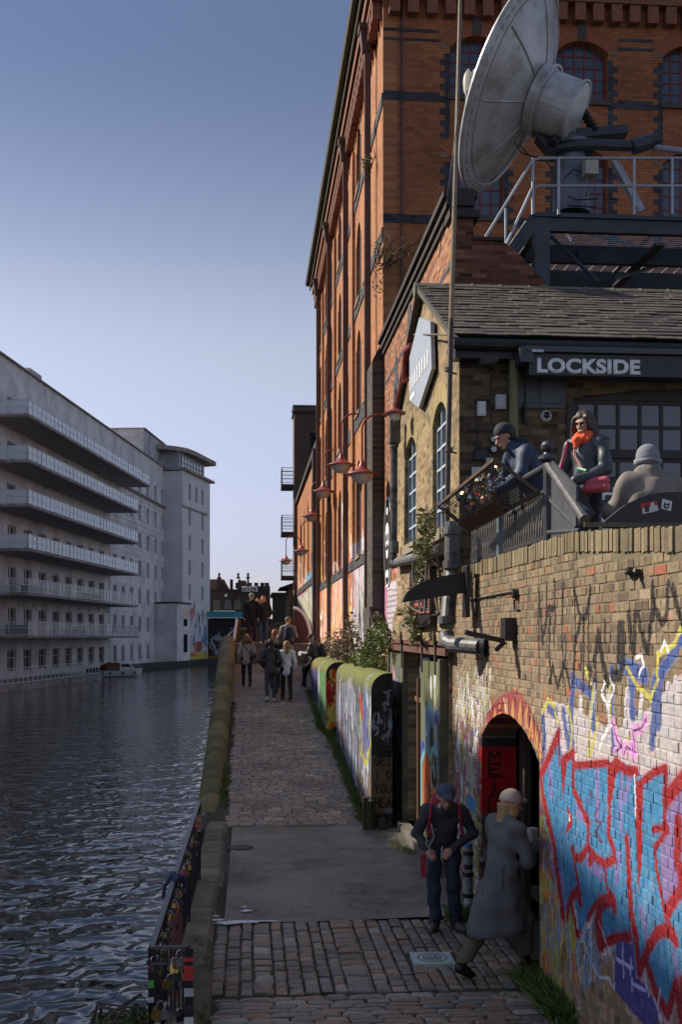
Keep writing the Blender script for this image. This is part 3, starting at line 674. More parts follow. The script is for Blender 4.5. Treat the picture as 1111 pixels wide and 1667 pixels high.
def inside(pts, u, v):
    c = False; n = len(pts)
    for i in range(n):
        (ax, ay), (bx, by) = pts[i], pts[(i + 1) % n]
        if (ay > v) != (by > v) and u < (bx - ax) * (v - ay) / (by - ay) + ax: c = not c
    return c
ring = arch(AY0 - .24, AY1 + .24, -0.05, ASP - .02, ARI + .26, 14)
bl = []
for k in range(52):
    z = k * 0.078 - .03; y = 5.6 + random.uniform(0, .1); hdr = k % 2
    while y < 14.88:
        w = (0.115 if (hdr or random.random() < .35) else 0.225) if random.random() > .08 else random.uniform(.08, .17)
        if not hdr and random.random() < .2: w = .115
        y1 = min(y + w, 14.9); c = ((y + y1) / 2, z + .039)
        op = inside(opening, *c) or any(inside(opening, yy, c[1]) for yy in (y + .005, y1 - .005))
        rr = c[1] > ASP - .05 and inside(ring, *c)
        if not op and not rr and y1 - y > .03 and z + .07 < 4.03 - max(0, 9.3 - y) * .075: bl.append((y, z, y1 - y - .010, .068))
        y = y1
bl.sort(key=lambda t: (0 if YX(1111, XW) - .1 < t[0] else 5) + t[0] * 1.0 - (0.2 if t[2] > .15 else 0) + (3 if (CH - t[1]) / t[0] * FPX > 650 else 0))
rest = MB()
for i, (y, z, w, h_) in enumerate(bl):
    dx = random.gauss(0, .002); rn = min(1, max(1e-4, random.random()))
    if i < 290:
        o = link('brick', bum[i % 12], wall, Matrix.Translation((XW + dx, y, z)) @ Matrix.Rotation(random.gauss(0, .008), 4, 'X') @ Matrix.Diagonal((1, w, h_, 1))); o['rnd'] = rn
    else:
        q = bu[i % 12]; rest.add([(XW + dx + a, y + bb * w, z + c * h_) for a, bb, c in q.v], q.f, rn)
o = rest.build('brickwork', NB, wall); o['kind'] = 'stuff'
# arch ring
w2 = (AY1 - AY0) / 2; rr = (w2 * w2 + ARI * ARI) / (2 * ARI); cyy = (AY0 + AY1) / 2; czz = ASP + ARI - rr; am = math.asin(w2 / rr) + .02
nv = 34
for ri in range(2):
    for k in range(nv):
        a0 = -am + 2 * am * k / nv; a1 = -am + 2 * am * (k + 1) / nv - .003; r0 = rr + .118 * ri; r1 = r0 + .108
        q = MB(); pr = [(cyy + math.sin(a) * r, czz + math.cos(a) * r) for a, r in ((a0, r0), (a1, r0), (a1, r1), (a0, r1))]
        q.prism(pr, lambda u, v, w: (XW + w, u, v), random.uniform(-.006, .002), .2); o = q.build('arch_brick', NB, wall); o['rnd'] = random.choice((.3, .9, .85, .96, .1))
# soldier coping
q0 = MB(); q0.add([(-.01, 0.05, 0), (-.01, .95, 0), (-.01, 1, .93), (-.01, .05, .92), (-.008, .08, .98), (-.008, .93, .985), (.30, 0, 0), (.30, 1, 0), (.30, 1, 1), (.30, 0, 1)],
       [(0, 1, 2, 3), (3, 2, 5, 4), (4, 5, 8, 9), (0, 6, 7, 1), (0, 3, 4, 9, 6), (1, 7, 8, 5, 2), (6, 9, 8, 7)])
cm = q0.mesh('coping_brick', NB); y = 5.8; k = 0
while y < 14.15:
    w = random.uniform(.068, .082)
    if k < 280:
        o = link('coping_brick', cm, wall, Matrix.Translation((XW + random.gauss(0, .005), y, 4.025 - max(0, 9.3 - y) * .075 + random.gauss(0, .004))) @ Matrix.Diagonal((1, w - .007, .17, 1))); o['rnd'] = random.random() * .7
    y += w; k += 1
# doorway inside: reveal painted red, timber frame, dark room
RV = Canvas('reveal_paint', 2.7, 3.3, 0, 2.4, 200)
RV.poly([(2.70, 1.18), (3.3, 1.18), (3.3, 1.98), (2.7, 1.98)], (168, 6, 20)); RV.poly([(2.7, 1.98), (3.3, 1.98), (3.3, 2.08), (2.7, 2.08)], (40, 40, 46)); RV.poly([(2.7, 2.16), (3.3, 2.16), (3.3, 2.3), (2.7, 2.3)], (40, 40, 46))
for i, ch in enumerate('METAL'): RV.text(ch, 2.86, 1.80 - i * .15, .13, .12, (20, 8, 12), .022)
RV.scribble(2.75, 3.2, .1, 1.1, [(150, 150, 80), (40, 40, 40), (160, 160, 170)], 16, .02, .7, .2)
b = MB(); b.box(XW + .005, AY1 - .02, -0.03, XW + .42, AY1 + .3, ASP + .02)
b.build('door_reveal', brick_mat('reveal_brick', 0, [(0, (.06, .04, .03)), (.5, (.16, .10, .06)), (1, (.22, .13, .07))], (.16, .13, .10), canvas=RV), wall)
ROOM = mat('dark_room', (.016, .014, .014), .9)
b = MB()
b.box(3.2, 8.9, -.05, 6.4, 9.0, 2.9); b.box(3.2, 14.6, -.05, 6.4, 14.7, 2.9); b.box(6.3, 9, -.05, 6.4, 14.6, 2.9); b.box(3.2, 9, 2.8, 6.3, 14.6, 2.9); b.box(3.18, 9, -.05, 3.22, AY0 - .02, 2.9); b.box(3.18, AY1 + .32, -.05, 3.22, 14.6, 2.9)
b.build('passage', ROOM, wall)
TIM = mat('dark_timber', (.035, .026, .02), .7, .3, 9, .4, stretch=(1, 1, .2))
b = MB(); b.box(3.22, 12.72, 0, 3.30, 12.98, 2.3); b.box(3.24, 10.4, .98, 3.34, 12.72, 1.05); b.build('door_frame', TIM, wall)
b = MB(); b.box(3.38, 12.2, 0, 3.42, 12.7, 2.3); b.build('door_panel', mat('brown_door', (.05, .035, .028), .6), wall)
# ============================================================ PUB ON THE TERRACE
PX = 2.735; PF = 14.22
STOCK = [(0, (.15, .105, .06)), (.25, (.30, .215, .11)), (.5, (.40, .295, .15)), (.75, (.47, .35, .18)), (1, (.32, .20, .10))]
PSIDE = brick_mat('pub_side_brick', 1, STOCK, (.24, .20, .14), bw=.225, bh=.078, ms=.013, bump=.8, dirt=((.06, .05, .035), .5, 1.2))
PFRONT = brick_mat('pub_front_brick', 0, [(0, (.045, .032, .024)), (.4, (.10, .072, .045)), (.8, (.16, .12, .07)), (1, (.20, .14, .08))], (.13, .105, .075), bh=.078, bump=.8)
pub = world_thing('pub', 'two-coloured brick pub with slate roof, black sign and long barred window above the terrace', 'pub')
WA = arch(15.10, 16.30, 4.82, 6.38, .26, 8); WB = arch(17.88, 19.22, 4.85, 6.38, .27, 8)
DOORH = [(15.02, 0.12), (18.88, 0.12), (18.88, 3.04), (15.02, 3.04)]
out = [(14.23, 4.13), (14.92, 4.13), (14.92, -.05), (20.9, -.05), (20.9, 3.6), (20.25, 3.9), (20.2, 7.25), (17.15, 8.72), (14.23, 7.2)]
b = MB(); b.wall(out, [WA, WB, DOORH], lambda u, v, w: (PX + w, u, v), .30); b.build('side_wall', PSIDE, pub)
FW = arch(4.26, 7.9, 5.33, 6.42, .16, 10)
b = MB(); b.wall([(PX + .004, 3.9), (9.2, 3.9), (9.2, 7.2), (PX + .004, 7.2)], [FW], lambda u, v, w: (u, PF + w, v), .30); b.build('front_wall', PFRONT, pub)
b = MB()
for (y0, y1, z) in ((15.05, 16.35, 4.82), (17.83, 19.27, 4.85)): b.box(PX - .07, y0, z - .16, PX + .14, y1, z)
build_each(b, 'window_sill', mat('stone_sill', (.25, .21, .15), .8, .3, 9, .3), pub)
# gauged arch rings of paler brick
VB = piece_mat('gauged_brick', 1, [(0, (.34, .27, .13)), (1, (.42, .32, .16))])
def arch_ring(y0, y1, vs, rise, th, mat_, parent, X, n=16, ax='X', proud=.008, name='arch_brick', join=True):
    w = (y1 - y0) / 2; r = (w * w + rise * rise) / (2 * rise); cy = (y0 + y1) / 2; cz = vs + rise - r; am = math.asin(min(1, w / r))
    q = MB()
    for k in range(n):
        a0 = -am + 2 * am * k / n + .003; a1 = -am + 2 * am * (k + 1) / n - .003
        pr = [(cy + math.sin(a) * rr_, cz + math.cos(a) * rr_) for a, rr_ in ((a0, r + .002), (a1, r + .002), (a1, r + th), (a0, r + th))]
        to = (lambda u, v, w_: (X + w_, u, v)) if ax == 'X' else (lambda u, v, w_: (u, X + w_, v))
        q.prism(pr, to, -proud - random.uniform(0, .003), .06)
    return build_each(q, name, mat_, parent)
arch_ring(15.1, 16.3, 6.38, .26, .26, VB, pub, PX); arch_ring(17.88, 19.22, 6.38, .27, .26, VB, pub, PX)
PALEF = mat('pale_blue_frame', (.45, .53, .60), .5, .12, 9, .1); GLASS = glass_mat('dark_glass', (.02, .028, .04)); BLK_ = mat('black_paint', (.014, .014, .016), .45, .3, 8, .2); BLACKF = mat('black_frame', (.02, .017, .017), .5)
unit_pane = MB(); unit_pane.box(0, 0, 0, 1, .006, 1)
def grid_window(parent, pts, depth, axis, base, cols, rows, bw, fm, gm, name='window', heads=None):
    """frame with bars (a part) and its panes (sub-parts). pts = (u0, u1, v0, v1); axis Y: plane X=base; axis X: plane Y=base"""
    u0, u1, v0, v1 = pts; q = MB(); t = .05
    def bx(a0, a1, c0, c1, d0, d1):
        if axis == 'Y': q.box(base + d0, a0, c0, base + d1, a1, c1)
        else: q.box(a0, base + d0, c0, a1, base + d1, c1)
    du = (u1 - u0) / cols; dv = (v1 - v0) / rows
    for i in range(cols + 1): hw = bw * (1.2 if i in (0, cols) else .5); bx(u0 + i * du - hw, u0 + i * du + hw, v0, v1, depth, depth + t)
    for j in range(rows + 1): hw = bw * (1.2 if j in (0, rows) else .5); bx(u0, u1, v0 + j * dv - hw, v0 + j * dv + hw, depth + .003, depth + t - .003)
    f = q.build(name, fm, parent)
    key = gm.name + '_pane'
    if key not in bpy.data.meshes: me = unit_pane.mesh(key, gm)
    me = bpy.data.meshes[key]
    for i in range(cols):
        for j in range(rows):
            a = u0 + i * du + bw * .5; c = v0 + j * dv + bw * .5; w_ = du - bw; h_ = dv - bw; ti = random.gauss(0, .006)
            if axis == 'Y': M = Matrix.Translation((base + depth + .03, a, c)) @ Matrix.Rotation(R(90) + ti, 4, 'Z') @ Matrix.Diagonal((w_, 1, h_, 1))
            else: M = Matrix.Translation((a, base + depth + .02, c)) @ Matrix.Rotation(ti, 4, 'Z') @ Matrix.Diagonal((w_, 1, h_, 1))
            link('pane', me, f, M)
    return f
grid_window(pub, (15.10, 16.30, 4.84, 6.64), .06, 'Y', PX, 3, 6, .035, PALEF, GLASS)
grid_window(pub, (17.88, 19.22, 4.86, 6.66), .06, 'Y', PX, 3, 6, .035, PALEF, GLASS)
PUBG = glass_mat('pub_glass', (.05, .06, .085), .12)
grid_window(pub, (4.30, 7.86, 5.72, 6.42), .10, 'X', PF, 12, 2, .045, BLACKF, PUBG); grid_window(pub, (4.30, 7.86, 5.36, 5.66), .10, 'X', PF, 12, 1, .045, BLACKF, PUBG)
b = MB(); b.box(4.2, PF + .06, 5.655, 7.9, PF + .16, 5.73); b.box(4.2, PF + .08, 6.42, 7.9, PF + .2, 6.62); b.box(4.16, PF - .03, 6.36, 4.27, PF + .1, 5.33); b.build('window_head', BLACKF, pub)
b = MB(); b.box(4.24, PF - .04, 3.95, 8.2, PF - .005, 5.30); b.build('notice_board', mat('dark_board', (.028, .028, .036), .5), pub)
b = MB(); b.box(3.42, PF - .03, 6.28, 4.14, PF - .002, 6.72); b.box(3.5, PF - .05, 6.34, 3.72, PF - .03, 6.66); b.box(3.8, PF - .05, 6.34, 4.1, PF - .03, 6.66); b.build('vent_panel', mat('slate_panel', (.075, .085, .10), .55), pub)
WLET = mat('white_lettering', (.75, .78, .80), .5, .08, 20, .0)
def text_obj(body, name, m_, parent, h, M, extr=.006, offset=.0, w=None, align='LEFT', space=1.0):
    cu = bpy.data.curves.new(name, 'FONT'); cu.body = body; cu.size = 1; cu.extrude = 0; cu.offset = offset; cu.align_x = align; cu.space_character = space
    ob = bpy.data.objects.new(name, cu); C.objects.link(ob); dg = bpy.context.evaluated_depsgraph_get(); me = bpy.data.meshes.new_from_object(ob.evaluated_get(dg))
    bpy.data.objects.remove(ob, do_unlink=True)
    co = np.array([v.co[:] for v in me.vertices]); lo, hi = co.min(0), co.max(0); s_ = h / (hi[1] - lo[1]); sx = s_ if w is None else w / (hi[0] - lo[0])
    for v in me.vertices: v.co = ((v.co.x - lo[0]) * sx, (v.co.y - lo[1]) * s_, 0)
    bm = bmesh.new(); bm.from_mesh(me); r_ = bmesh.ops.extrude_face_region(bm, geom=bm.faces[:]); bmesh.ops.translate(bm, vec=(0, 0, extr), verts=[g for g in r_['geom'] if isinstance(g, bmesh.types.BMVert)])
    bmesh.ops.recalc_face_normals(bm, faces=bm.faces); bm.to_mesh(me); bm.free(); me.materials.clear(); me.materials.append(m_)
    return link(name, me, parent, M)
FACE = Matrix.Rotation(R(90), 4, 'X')          # text standing up, facing -Y
p0 = onY(1000, 800, PF - .05)
text_obj('THE T', 'lettering', WLET, pub, .17, Matrix.Translation((4.38, PF - .043, 5.08)) @ FACE, .004, .03, w=.98, space=1.2)
q = MB(); q.add([(4.62, PF - .046, 4.35), (4.84, PF - .046, 4.58), (4.62, PF - .046, 4.86)], [(0, 1, 2)]); q.add([(5.05, PF - .046, 4.2), (5.6, PF - .046, 4.2), (5.35, PF - .046, 4.9)], [(0, 1, 2)]); build_each(q, 'painted_shape', WLET, pub)
# roof: battens plane, slates one by one, ridge tiles, bargeboard, fascia, gutter
def rslope(s, x, up=0.0):   # s metres up the front slope
    L = math.hypot(3.22, 1.66); return (x, 13.90 + 3.22 * s / L - up * 1.66 / L, 7.12 + 1.66 * s / L + up * 3.22 / L)
SLATE = None
m, n, l, bs = _m('roof_slate'); geo = n.new('ShaderNodeNewGeometry'); pos = geo.outputs['Position']
rp = ramp(n, [(0, (.05, .042, .036)), (.5, (.085, .072, .06)), (1, (.12, .10, .082))]); l.new(rnd_value(n, l), rp.inputs[0])
g = noise_n(n, l, pos, 14, 6, .7); gr = ramp(n, [(.3, (.6,) * 3), (.7, (1.3,) * 3)]); l.new(g, gr.inputs[0]); c = mixc(n, l, 1.0, rp.outputs[0], gr.outputs[0], 'MULTIPLY')
g3 = noise_n(n, l, pos, 4.5, 7, .75); k3 = ramp(n, [(.60, (0, 0, 0)), (.68, (.8,) * 3)]); l.new(g3, k3.inputs[0]); c = mixc(n, l, k3.outputs[0], c, (.16, .17, .06))
l.new(c, bs.inputs['Base Color']); bs.inputs['Roughness'].default_value = .6; bp = n.new('ShaderNodeBump'); bp.inputs['Strength'].default_value = .5; bp.inputs['Distance'].default_value = .01; l.new(g, bp.inputs['Height']); l.new(bp.outputs[0], bs.inputs['Normal'])
SLATE = m
roof = MB(); roof.add([rslope(0, 2.62), rslope(0, 9.4), rslope(3.6, 9.4), rslope(3.6, 2.62), (2.62, 20.35, 7.1), (9.4, 20.35, 7.1)], [(0, 1, 2, 3), (3, 2, 5, 4)])
roof_o = roof.build('roof', mat('roof_felt', (.03, .028, .026), .9), pub)
us = MB(); us.add([(0, 0, .0), (1, 0, .0), (1, 1, -.004), (0, 1, -.004), (0, 0, .012), (1, 0, .012), (1, 1, .004), (0, 1, .004)], [(0, 3, 2, 1), (4, 5, 6, 7), (0, 1, 5, 4), (1, 2, 6, 5), (2, 3, 7, 6), (3, 0, 4, 7)])
usm = us.mesh('slate', SLATE); sl = []
for r_i in range(18):
    x = 2.60 + (.14 if r_i % 2 else 0) - .14
    while x < 9.3: sl.append((max(x, 2.60), r_i * .2, min(.275, .275 + x - 2.60))); x += .28
sl.sort(key=lambda t: t[0]); rest = MB(); L = math.hypot(3.22, 1.66); ang = math.atan2(1.66, 3.22)
for i, (x, s, w) in enumerate(sl):
    if w < .04: continue
    p = rslope(s, x, .012 + random.uniform(0, .012)); M = Matrix.Translation(p) @ Matrix.Rotation(ang - .03, 4, 'X') @ Matrix.Rotation(random.gauss(0, .006), 4, 'Z') @ Matrix.Diagonal((w, .235, 1, 1))
    if i < 290: o = link('slate', usm, roof_o, M); o['rnd'] = random.random()
    else: rest.add([M @ Vector(v) for v in us.v], us.f, random.random() + 1e-4)
o = rest.build('slates', SLATE, roof_o); o['kind'] = 'stuff'
x = 2.58; RT = mat('ridge_tile', (.10, .10, .10), .8, .4, 7, .5, dirt=((.12, .12, .06), .7, 5), rnd=.2)
while x < 9.3:
    q = MB(); q.lathe([(.0, 0), (.12, 0), (.125, .03), (.115, .05), (.115, .43), (.0, .43)], (x, 17.13, 8.70), (1, 0, 0), 12); o = q.build('ridge_tile', RT, roof_o); o['rnd'] = random.random(); x += .45
b = MB(); b.bar((2.66, 13.93, 7.06), (2.66, 17.12, 8.72), .10, .07); b.bar((2.66, 20.3, 7.1), (2.66, 17.12, 8.72), .10, .07); b.build('verge', mat('verge_mortar', (.09, .08, .065), .9), pub)
b = MB(); b.box(2.64, 13.99, 6.86, 9.3, 14.215, 7.08); b.build('fascia', BLK_, pub)
b = MB(); b.tube([(2.60, 13.92, 7.03), (9.3, 13.92, 7.01)], .075, 10); b.build('gutter', mat('black_gutter', (.02, .02, .023), .35), pub)
b = MB(); b.tube([(3.42, 14.06, 3.95), (3.42, 14.06, 6.9)], .062, 12)
for z in (4.6, 5.7, 6.6): b.tube([(3.42, 14.06, z), (3.42, 14.06, z + .07)], .074, 12)
b.build('drainpipe', mat('olive_pipe', (.14, .15, .06), .55, .35, 5, .3), pub)
# black name box with white letters
sg = world_thing('fascia_sign', 'long black box sign with white capital letters over the terrace window', 'sign')
SGP = onY(862, 575, 13.72); SGB = onY(862, 610, 13.72); SB = mat('sign_black', (.016, .016, .019), .4, .2, 6, .1)
b = MB(); b.box(SGP.x, 13.72, SGB.z, 8.6, 13.98, SGP.z); b.build('box', SB, sg)
b = MB(); b.box(SGP.x - .04, 13.66, SGP.z + .01, 8.7, 14.0, SGP.z + .08); b.box(SGP.x - .12, 13.68, SGP.z - .12, SGP.x + .05, 13.95, SGP.z + .07); b.build('awning_cassette', mat('awning_grey', (.035, .04, .048), .35, .2, 6, .1), sg)
b = MB(); b.box(SGP.x + .02, 13.655, SGP.z + .0, SGP.x + .17, 13.665, SGP.z + .035); b.build('bracket', mat('galv', (.35, .4, .45), .4, .2, 10, .1, .5), sg)
a = onY(875, 607, 13.71); a2 = onY(1043, 586, 13.71)
text_obj('LOCKSIDE', 'lettering', WLET, sg, a2.z - a.z, Matrix.Translation((a.x, 13.718, a.z)) @ FACE, .012, .045, w=a2.x - a.x, space=1.06)
# small fittings on the front wall
GREYB = mat('grey_plastic', (.42, .44, .46), .5, .1, 10, .05)
def wallbox(name, label, cat, px0, py0, px1, py1, dep, m_, Y=PF, extra=None):
    a = onY(px0, py1, Y); c = onY(px1, py0, Y); t = thing(name, label, cat, ((a.x + c.x) / 2, Y, a.z)); w = (c.x - a.x) / 2; h = c.z - a.z
    q = MB(); q.box(-w, -dep, 0, w, -.003, h); q.build('housing', m_, t)
    q = MB(); q.box(-w * .8, -dep - .008, h * .1, w * .8, -dep, h * .9); q.build('cover', m_, t)
    return t
wallbox('alarm_box', 'small white alarm box on the dark brick left of the green drainpipe', 'alarm box', 777, 655, 790, 678, .06, mat('white_plastic', (.6, .62, .64), .45, .06, 8, .03))
wallbox('meter_box', 'pale grey meter box tight against the green drainpipe', 'electrical box', 806, 645, 822, 668, .1, GREYB)
wallbox('switch_box', 'dark switch box low on the wall behind the man in the beanie', 'electrical box', 771, 735, 789, 750, .08, BLK_)
wallbox('letter_box', 'pale box with an orange panel above the padlock guard', 'box', 768, 762, 786, 776, .08, GREYB)
wallbox('grey_case', 'small blue grey case beside the brown pub corner, above the padlock guard', 'box', 790, 747, 805, 757, .08, GREYB)
t = thing('wall_floodlight', 'black floodlight on a bracket high on the dark pub front', 'floodlight', tuple(onY(786, 600, PF)))
q = MB(); q.bar((-.11, -.30, .03), (.12, -.30, .03), .2, .05); q.build('lamp_head', BLK_, t); q = MB(); q.tube([(.02, -.2, .02), (.1, -.12, -.02), (.1, 0, -.02)], .014, 6); q.build('bracket', BLK_, t); q = MB(); q.box(-.1, -.39, -.0, .11, -.21, .003); q.build('lens', glass_mat('lens', (.2, .22, .25)), t)
t = thing('security_camera', 'white dome security camera on the dark brick beside the window', 'camera', tuple(onY(888, 678, PF)))
q = MB(); q.lathe([(0, 0), (.07, 0), (.075, .05), (.05, .09), (.045, .095)], (0, 0, 0), (0, -1, 0), 20); q.build('housing', mat('cam_white', (.62, .63, .65), .35), t); q = MB(); q.lathe([(.047, .088), (.035, .11), (.0, .125)], (0, 0, 0), (0, -1, 0), 16); q.build('dome', glass_mat('dome_glass', (.01, .01, .015)), t)
t = thing('speaker_lights', 'pair of round spot fittings on the wall behind the leaning man', 'light fitting', tuple(onY(803, 725, PF)))
for dz in (.0, .13): q = MB(); q.lathe([(0, 0), (.05, 0), (.055, .06), (.04, .07)], (0, 0, dz - .06), (0, -1, 0), 16); q.build('ring', BLK_, t); q = MB(); q.lathe([(.04, .066), (.0, .075)], (0, 0, dz - .06), (0, -1, 0), 14); q.build('lens', mat('lens_white', (.5, .5, .52), .3), t)
b = MB(); pz = [onY(*p, PF - .02) for p in [(806, 640), (780, 648), (778, 700), (779, 735)]]; b.tube(pz, .008, 5); pz = [onY(*p, PF - .02) for p in [(818, 700), (801, 690), (800, 610)]]; b.tube(pz, .007, 5)
b.tube([onY(*p, PF - .03) for p in [(854, 592), (855, 690)]], .03, 6); b.build('cable', BLK_, pub)
# hexagonal sign on the gable, its bracket
hx = [(683, 517), (701, 524), (703, 600), (682, 664), (667, 652), (667, 582)]
hp = [onX(*p, PX - .10) for p in hx]; t = thing('hexagonal_sign', 'pale hexagonal sign with white vertical lettering on the sunlit brick gable', 'sign', (PX - .1, hp[0].y, hp[3].z))
o3 = lambda u, v, w: (w, u - hp[0].y, v - hp[3].z)
q = MB(); q.prism([(p.y, p.z) for p in hp], o3, 0, .06); q.build('board', mat('sign_blue_grey', (.34, .38, .45), .45, .1, 6, .05), t)
q = MB()
for k in range(8):
    y0 = hp[4].y + (hp[1].y - hp[4].y) * (k + .35) / 8.4; f = k / 7
    top = hp[5].z + (hp[1].z - hp[5].z) * f - .35; bot = hp[4].z + (hp[2].z - hp[4].z) * f + .12
    q.box(-.008, y0 - hp[0].y, bot - hp[3].z, -.001, y0 - .09 - hp[0].y, top - hp[3].z)
q.build('lettering', mat('sign_white', (.78, .78, .78), .5), t)
q = MB(); mid = onX(681, 645, PX); q.box(-.008, mid.y - .3 - hp[0].y, .28, -.001, mid.y + .15 - hp[0].y, .36); q.build('subtitle', MATS['sign_white'], t)
t = world_thing('leaning_pole', 'tall slim iron pole leaning beside the pub corner', 'pole')
pp = [P(728, 905, 14.05), P(730, 740, 14.05), P(735, 520, 14.02), P(743, 250, 14.0), P(751, -40, 14.0)]
RUST = mat('rusty_iron', (.075, .05, .035), .6, .4, 14, .3); q = MB(); q.tube(pp[:3], .034, 10); q.build('lower_pole', RUST, t)
q = MB(); q.tube(pp[2:], .033, 10, .022); q.build('upper_pole', mat('bronze_pole', (.20, .15, .085), .5, .3, 9, .2), t)
q = MB()
for py in (605, 735): c = P(731, py, 14.05); q.lathe([(.0, 0), (.05, 0), (.05, .05), (0, .05)], c, n=10); q.tube([c, c + Vector((.12, .12, 0))], .012, 6)
q.tube([P(735, 545, 14.0), onX(674, 545, PX - .05)], .014, 6); q.build('bracket', RUST, t)
q = MB(); q.tube([P(749, -30, 13.95), P(744, 200, 13.95), P(728, 330, 14.0), P(715, 420, 16.2)], .006, 4); q.build('wire', BLK_, t)

# ============================================================ RED BRICK ANNEXE behind the pub
AX = 3.27
CVW = Canvas('warehouse_paint', 20, 79, 1.0, 8.5, 26)
def V(px, py, X=AX): p = onX(px, py, X); return (p.y, p.z)
def VP(pts, col, al=.9): CVW.poly([V(*p) for p in pts], col, al)
def VL(pts, wm, col, al=.9): CVW.line([V(*p) for p in pts], wm, col, al)
CVW.rg = np.random.RandomState(11)
W_ = (205, 205, 215)
VP([(622, 1040), (622, 955), (634, 950), (650, 940), (652, 1040)], (190, 188, 200), .75); VP([(617, 1040), (619, 960), (631, 955), (630, 1040)], (190, 110, 150), .85)
VP([(586, 1060), (588, 1000), (612, 985), (612, 1060)], (170, 170, 185), .8)
VP([(572, 1000), (574, 888), (582, 882), (600, 868), (606, 880), (607, 1060), (572, 1060)], (178, 176, 188), .88); VP([(597, 960), (604, 940), (607, 1060), (597, 1060)], (110, 170, 160), .8)
VP([(541, 1040), (543, 925), (565, 905), (568, 930), (566, 1040)], (205, 150, 130), .55); VL([(548, 930), (547, 990)], .5, W_, .6); VL([(556, 915), (556, 985)], .6, W_, .6)
VP([(524, 1050), (525, 940), (537, 930), (537, 1050)], (200, 150, 120), .5)
VP([(480, 1045), (481, 955), (512, 935), (512, 1045)], (165, 170, 160), .85); VP([(498, 950), (499, 936), (510, 930), (511, 960)], (70, 150, 210), .95); VP([(481, 975), (481, 968), (500, 955), (500, 962)], (170, 40, 130), .95); VP([(482, 965), (482, 948), (497, 938), (497, 955)], (190, 120, 110), .8)
CVW.scribble(20.5, 24, 2.5, 6.2, [(40, 60, 60), (190, 190, 200), (200, 110, 150), (60, 60, 70), (220, 220, 225)], 40, .07, .8, .5)
CVW.scribble(27, 33, 2.3, 6.3, [(30, 30, 35), (210, 210, 220), (90, 160, 90), (210, 140, 160), (60, 70, 80)], 80, .09, .75, .8)
CVW.scribble(33, 50, 2.3, 6, [(215, 200, 200), (190, 90, 60), (90, 50, 60), (220, 220, 225), (200, 190, 90)], 60, .14, .6, 1.3)
CVW.scribble(51, 76, 1.8, 7.0, [(30, 30, 35), (190, 190, 80), (90, 40, 50), (220, 220, 220), (120, 120, 70)], 230, .10, .8, .9)
VL([(598, 960), (600, 885), (601, 890)], .25, (205, 190, 40)); VL([(591, 1010), (594, 975), (599, 1010), (599, 1050)], .15, BLK); VL([(583, 1050), (586, 985), (590, 1050)], .2, BLK, .8)
for k in range(7): VL([(632 + k * 3, 960 + (k % 2) * 8), (632 + k * 3, 1040)], .03, (60, 60, 70), .7)
for k in range(9): VL([(630, 962 + k * 9), (652, 958 + k * 9)], .03, (60, 60, 70), .6)
ORG = [(0, (.36, .15, .068)), (.3, (.44, .185, .08)), (.6, (.50, .215, .092)), (1, (.54, .25, .11))]
ORANGE = brick_mat('orange_brick', 1, ORG, (.28, .13, .06), canvas=CVW, bump=.35, wear=.25, dirt=((.20, .09, .05), .5, .6))
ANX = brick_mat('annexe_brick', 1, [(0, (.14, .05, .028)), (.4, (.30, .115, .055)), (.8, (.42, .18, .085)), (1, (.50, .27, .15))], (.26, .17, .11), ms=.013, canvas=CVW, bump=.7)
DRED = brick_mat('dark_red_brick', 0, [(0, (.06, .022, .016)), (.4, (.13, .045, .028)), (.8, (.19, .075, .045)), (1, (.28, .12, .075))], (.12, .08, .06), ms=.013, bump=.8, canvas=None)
SOOT = mat('sooty_coping', (.04, .033, .030), .85, .35, 8, .5)
BLUEB = brick_mat('blue_brick', 1, [(0, (.045, .045, .055)), (1, (.10, .10, .12))], (.09, .085, .08), bump=.4)
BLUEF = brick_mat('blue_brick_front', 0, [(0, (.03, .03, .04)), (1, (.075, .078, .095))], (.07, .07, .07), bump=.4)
anx = world_thing('annexe', 'orange brick annexe with a dark raking parapet between pub and warehouse', 'building')
L1 = [(21.9, 7.3), (22.7, 7.3), (22.7, 9.0), (22.3, 9.6), (21.9, 9.0)]; L2 = [(23.9, 6.2), (24.8, 6.2), (24.8, 8.2), (24.35, 8.9), (23.9, 8.2)]
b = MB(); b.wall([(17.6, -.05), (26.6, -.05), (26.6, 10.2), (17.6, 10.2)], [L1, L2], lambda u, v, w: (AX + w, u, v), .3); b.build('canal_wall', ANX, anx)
b = MB(); b.box(AX + .28, 21, 6, AX + .3, 25.5, 10); b.build('window', GLASS, anx)
for y0, y1, zz, zt in ((21.9, 22.7, 9.0, 9.6), (23.9, 24.8, 8.2, 8.9)):
    b = MB(); ym = (y0 + y1) / 2
    b.wall([(y0 - .2, zz), (y0, zz), (ym, zt), (y1, zz), (y1 + .2, zz), (ym, zt + .75)], [], lambda u, v, w: (AX - .012 + w, u, v), .1); b.build('lancet_head', BLUEB, anx)
b = MB(); b.box(AX - .10, 17.5, 10.2, AX + .35, 26.6, 10.34); b.box(AX - .16, 17.5, 10.34, AX + .4, 26.6, 10.44); b.box(AX - .05, 17.5, 10.08, AX - .003, 26.6, 10.2); b.build('parapet_coping', SOOT, anx)
b = MB(); b.box(AX - .008, 17.6, 9.28, AX + .01, 26.6, 9.37); b.build('string_course', BLUEB, anx)
cur = [(AX + .004, 8.6), (5.0, 8.6), (4.85, 8.95), (4.62, 9.22), (4.3, 9.55), (4.12, 9.66), (3.62, 9.68), (3.62, 10.1), (AX + .004, 10.1)]
b = MB(); b.wall([(AX + .004, 7.0), (5.3, 7.0), (5.3, 8.6)] + cur[1:], [], lambda u, v, w: (u, 17.596 + w, v), .35); b.build('end_wall', DRED, anx)
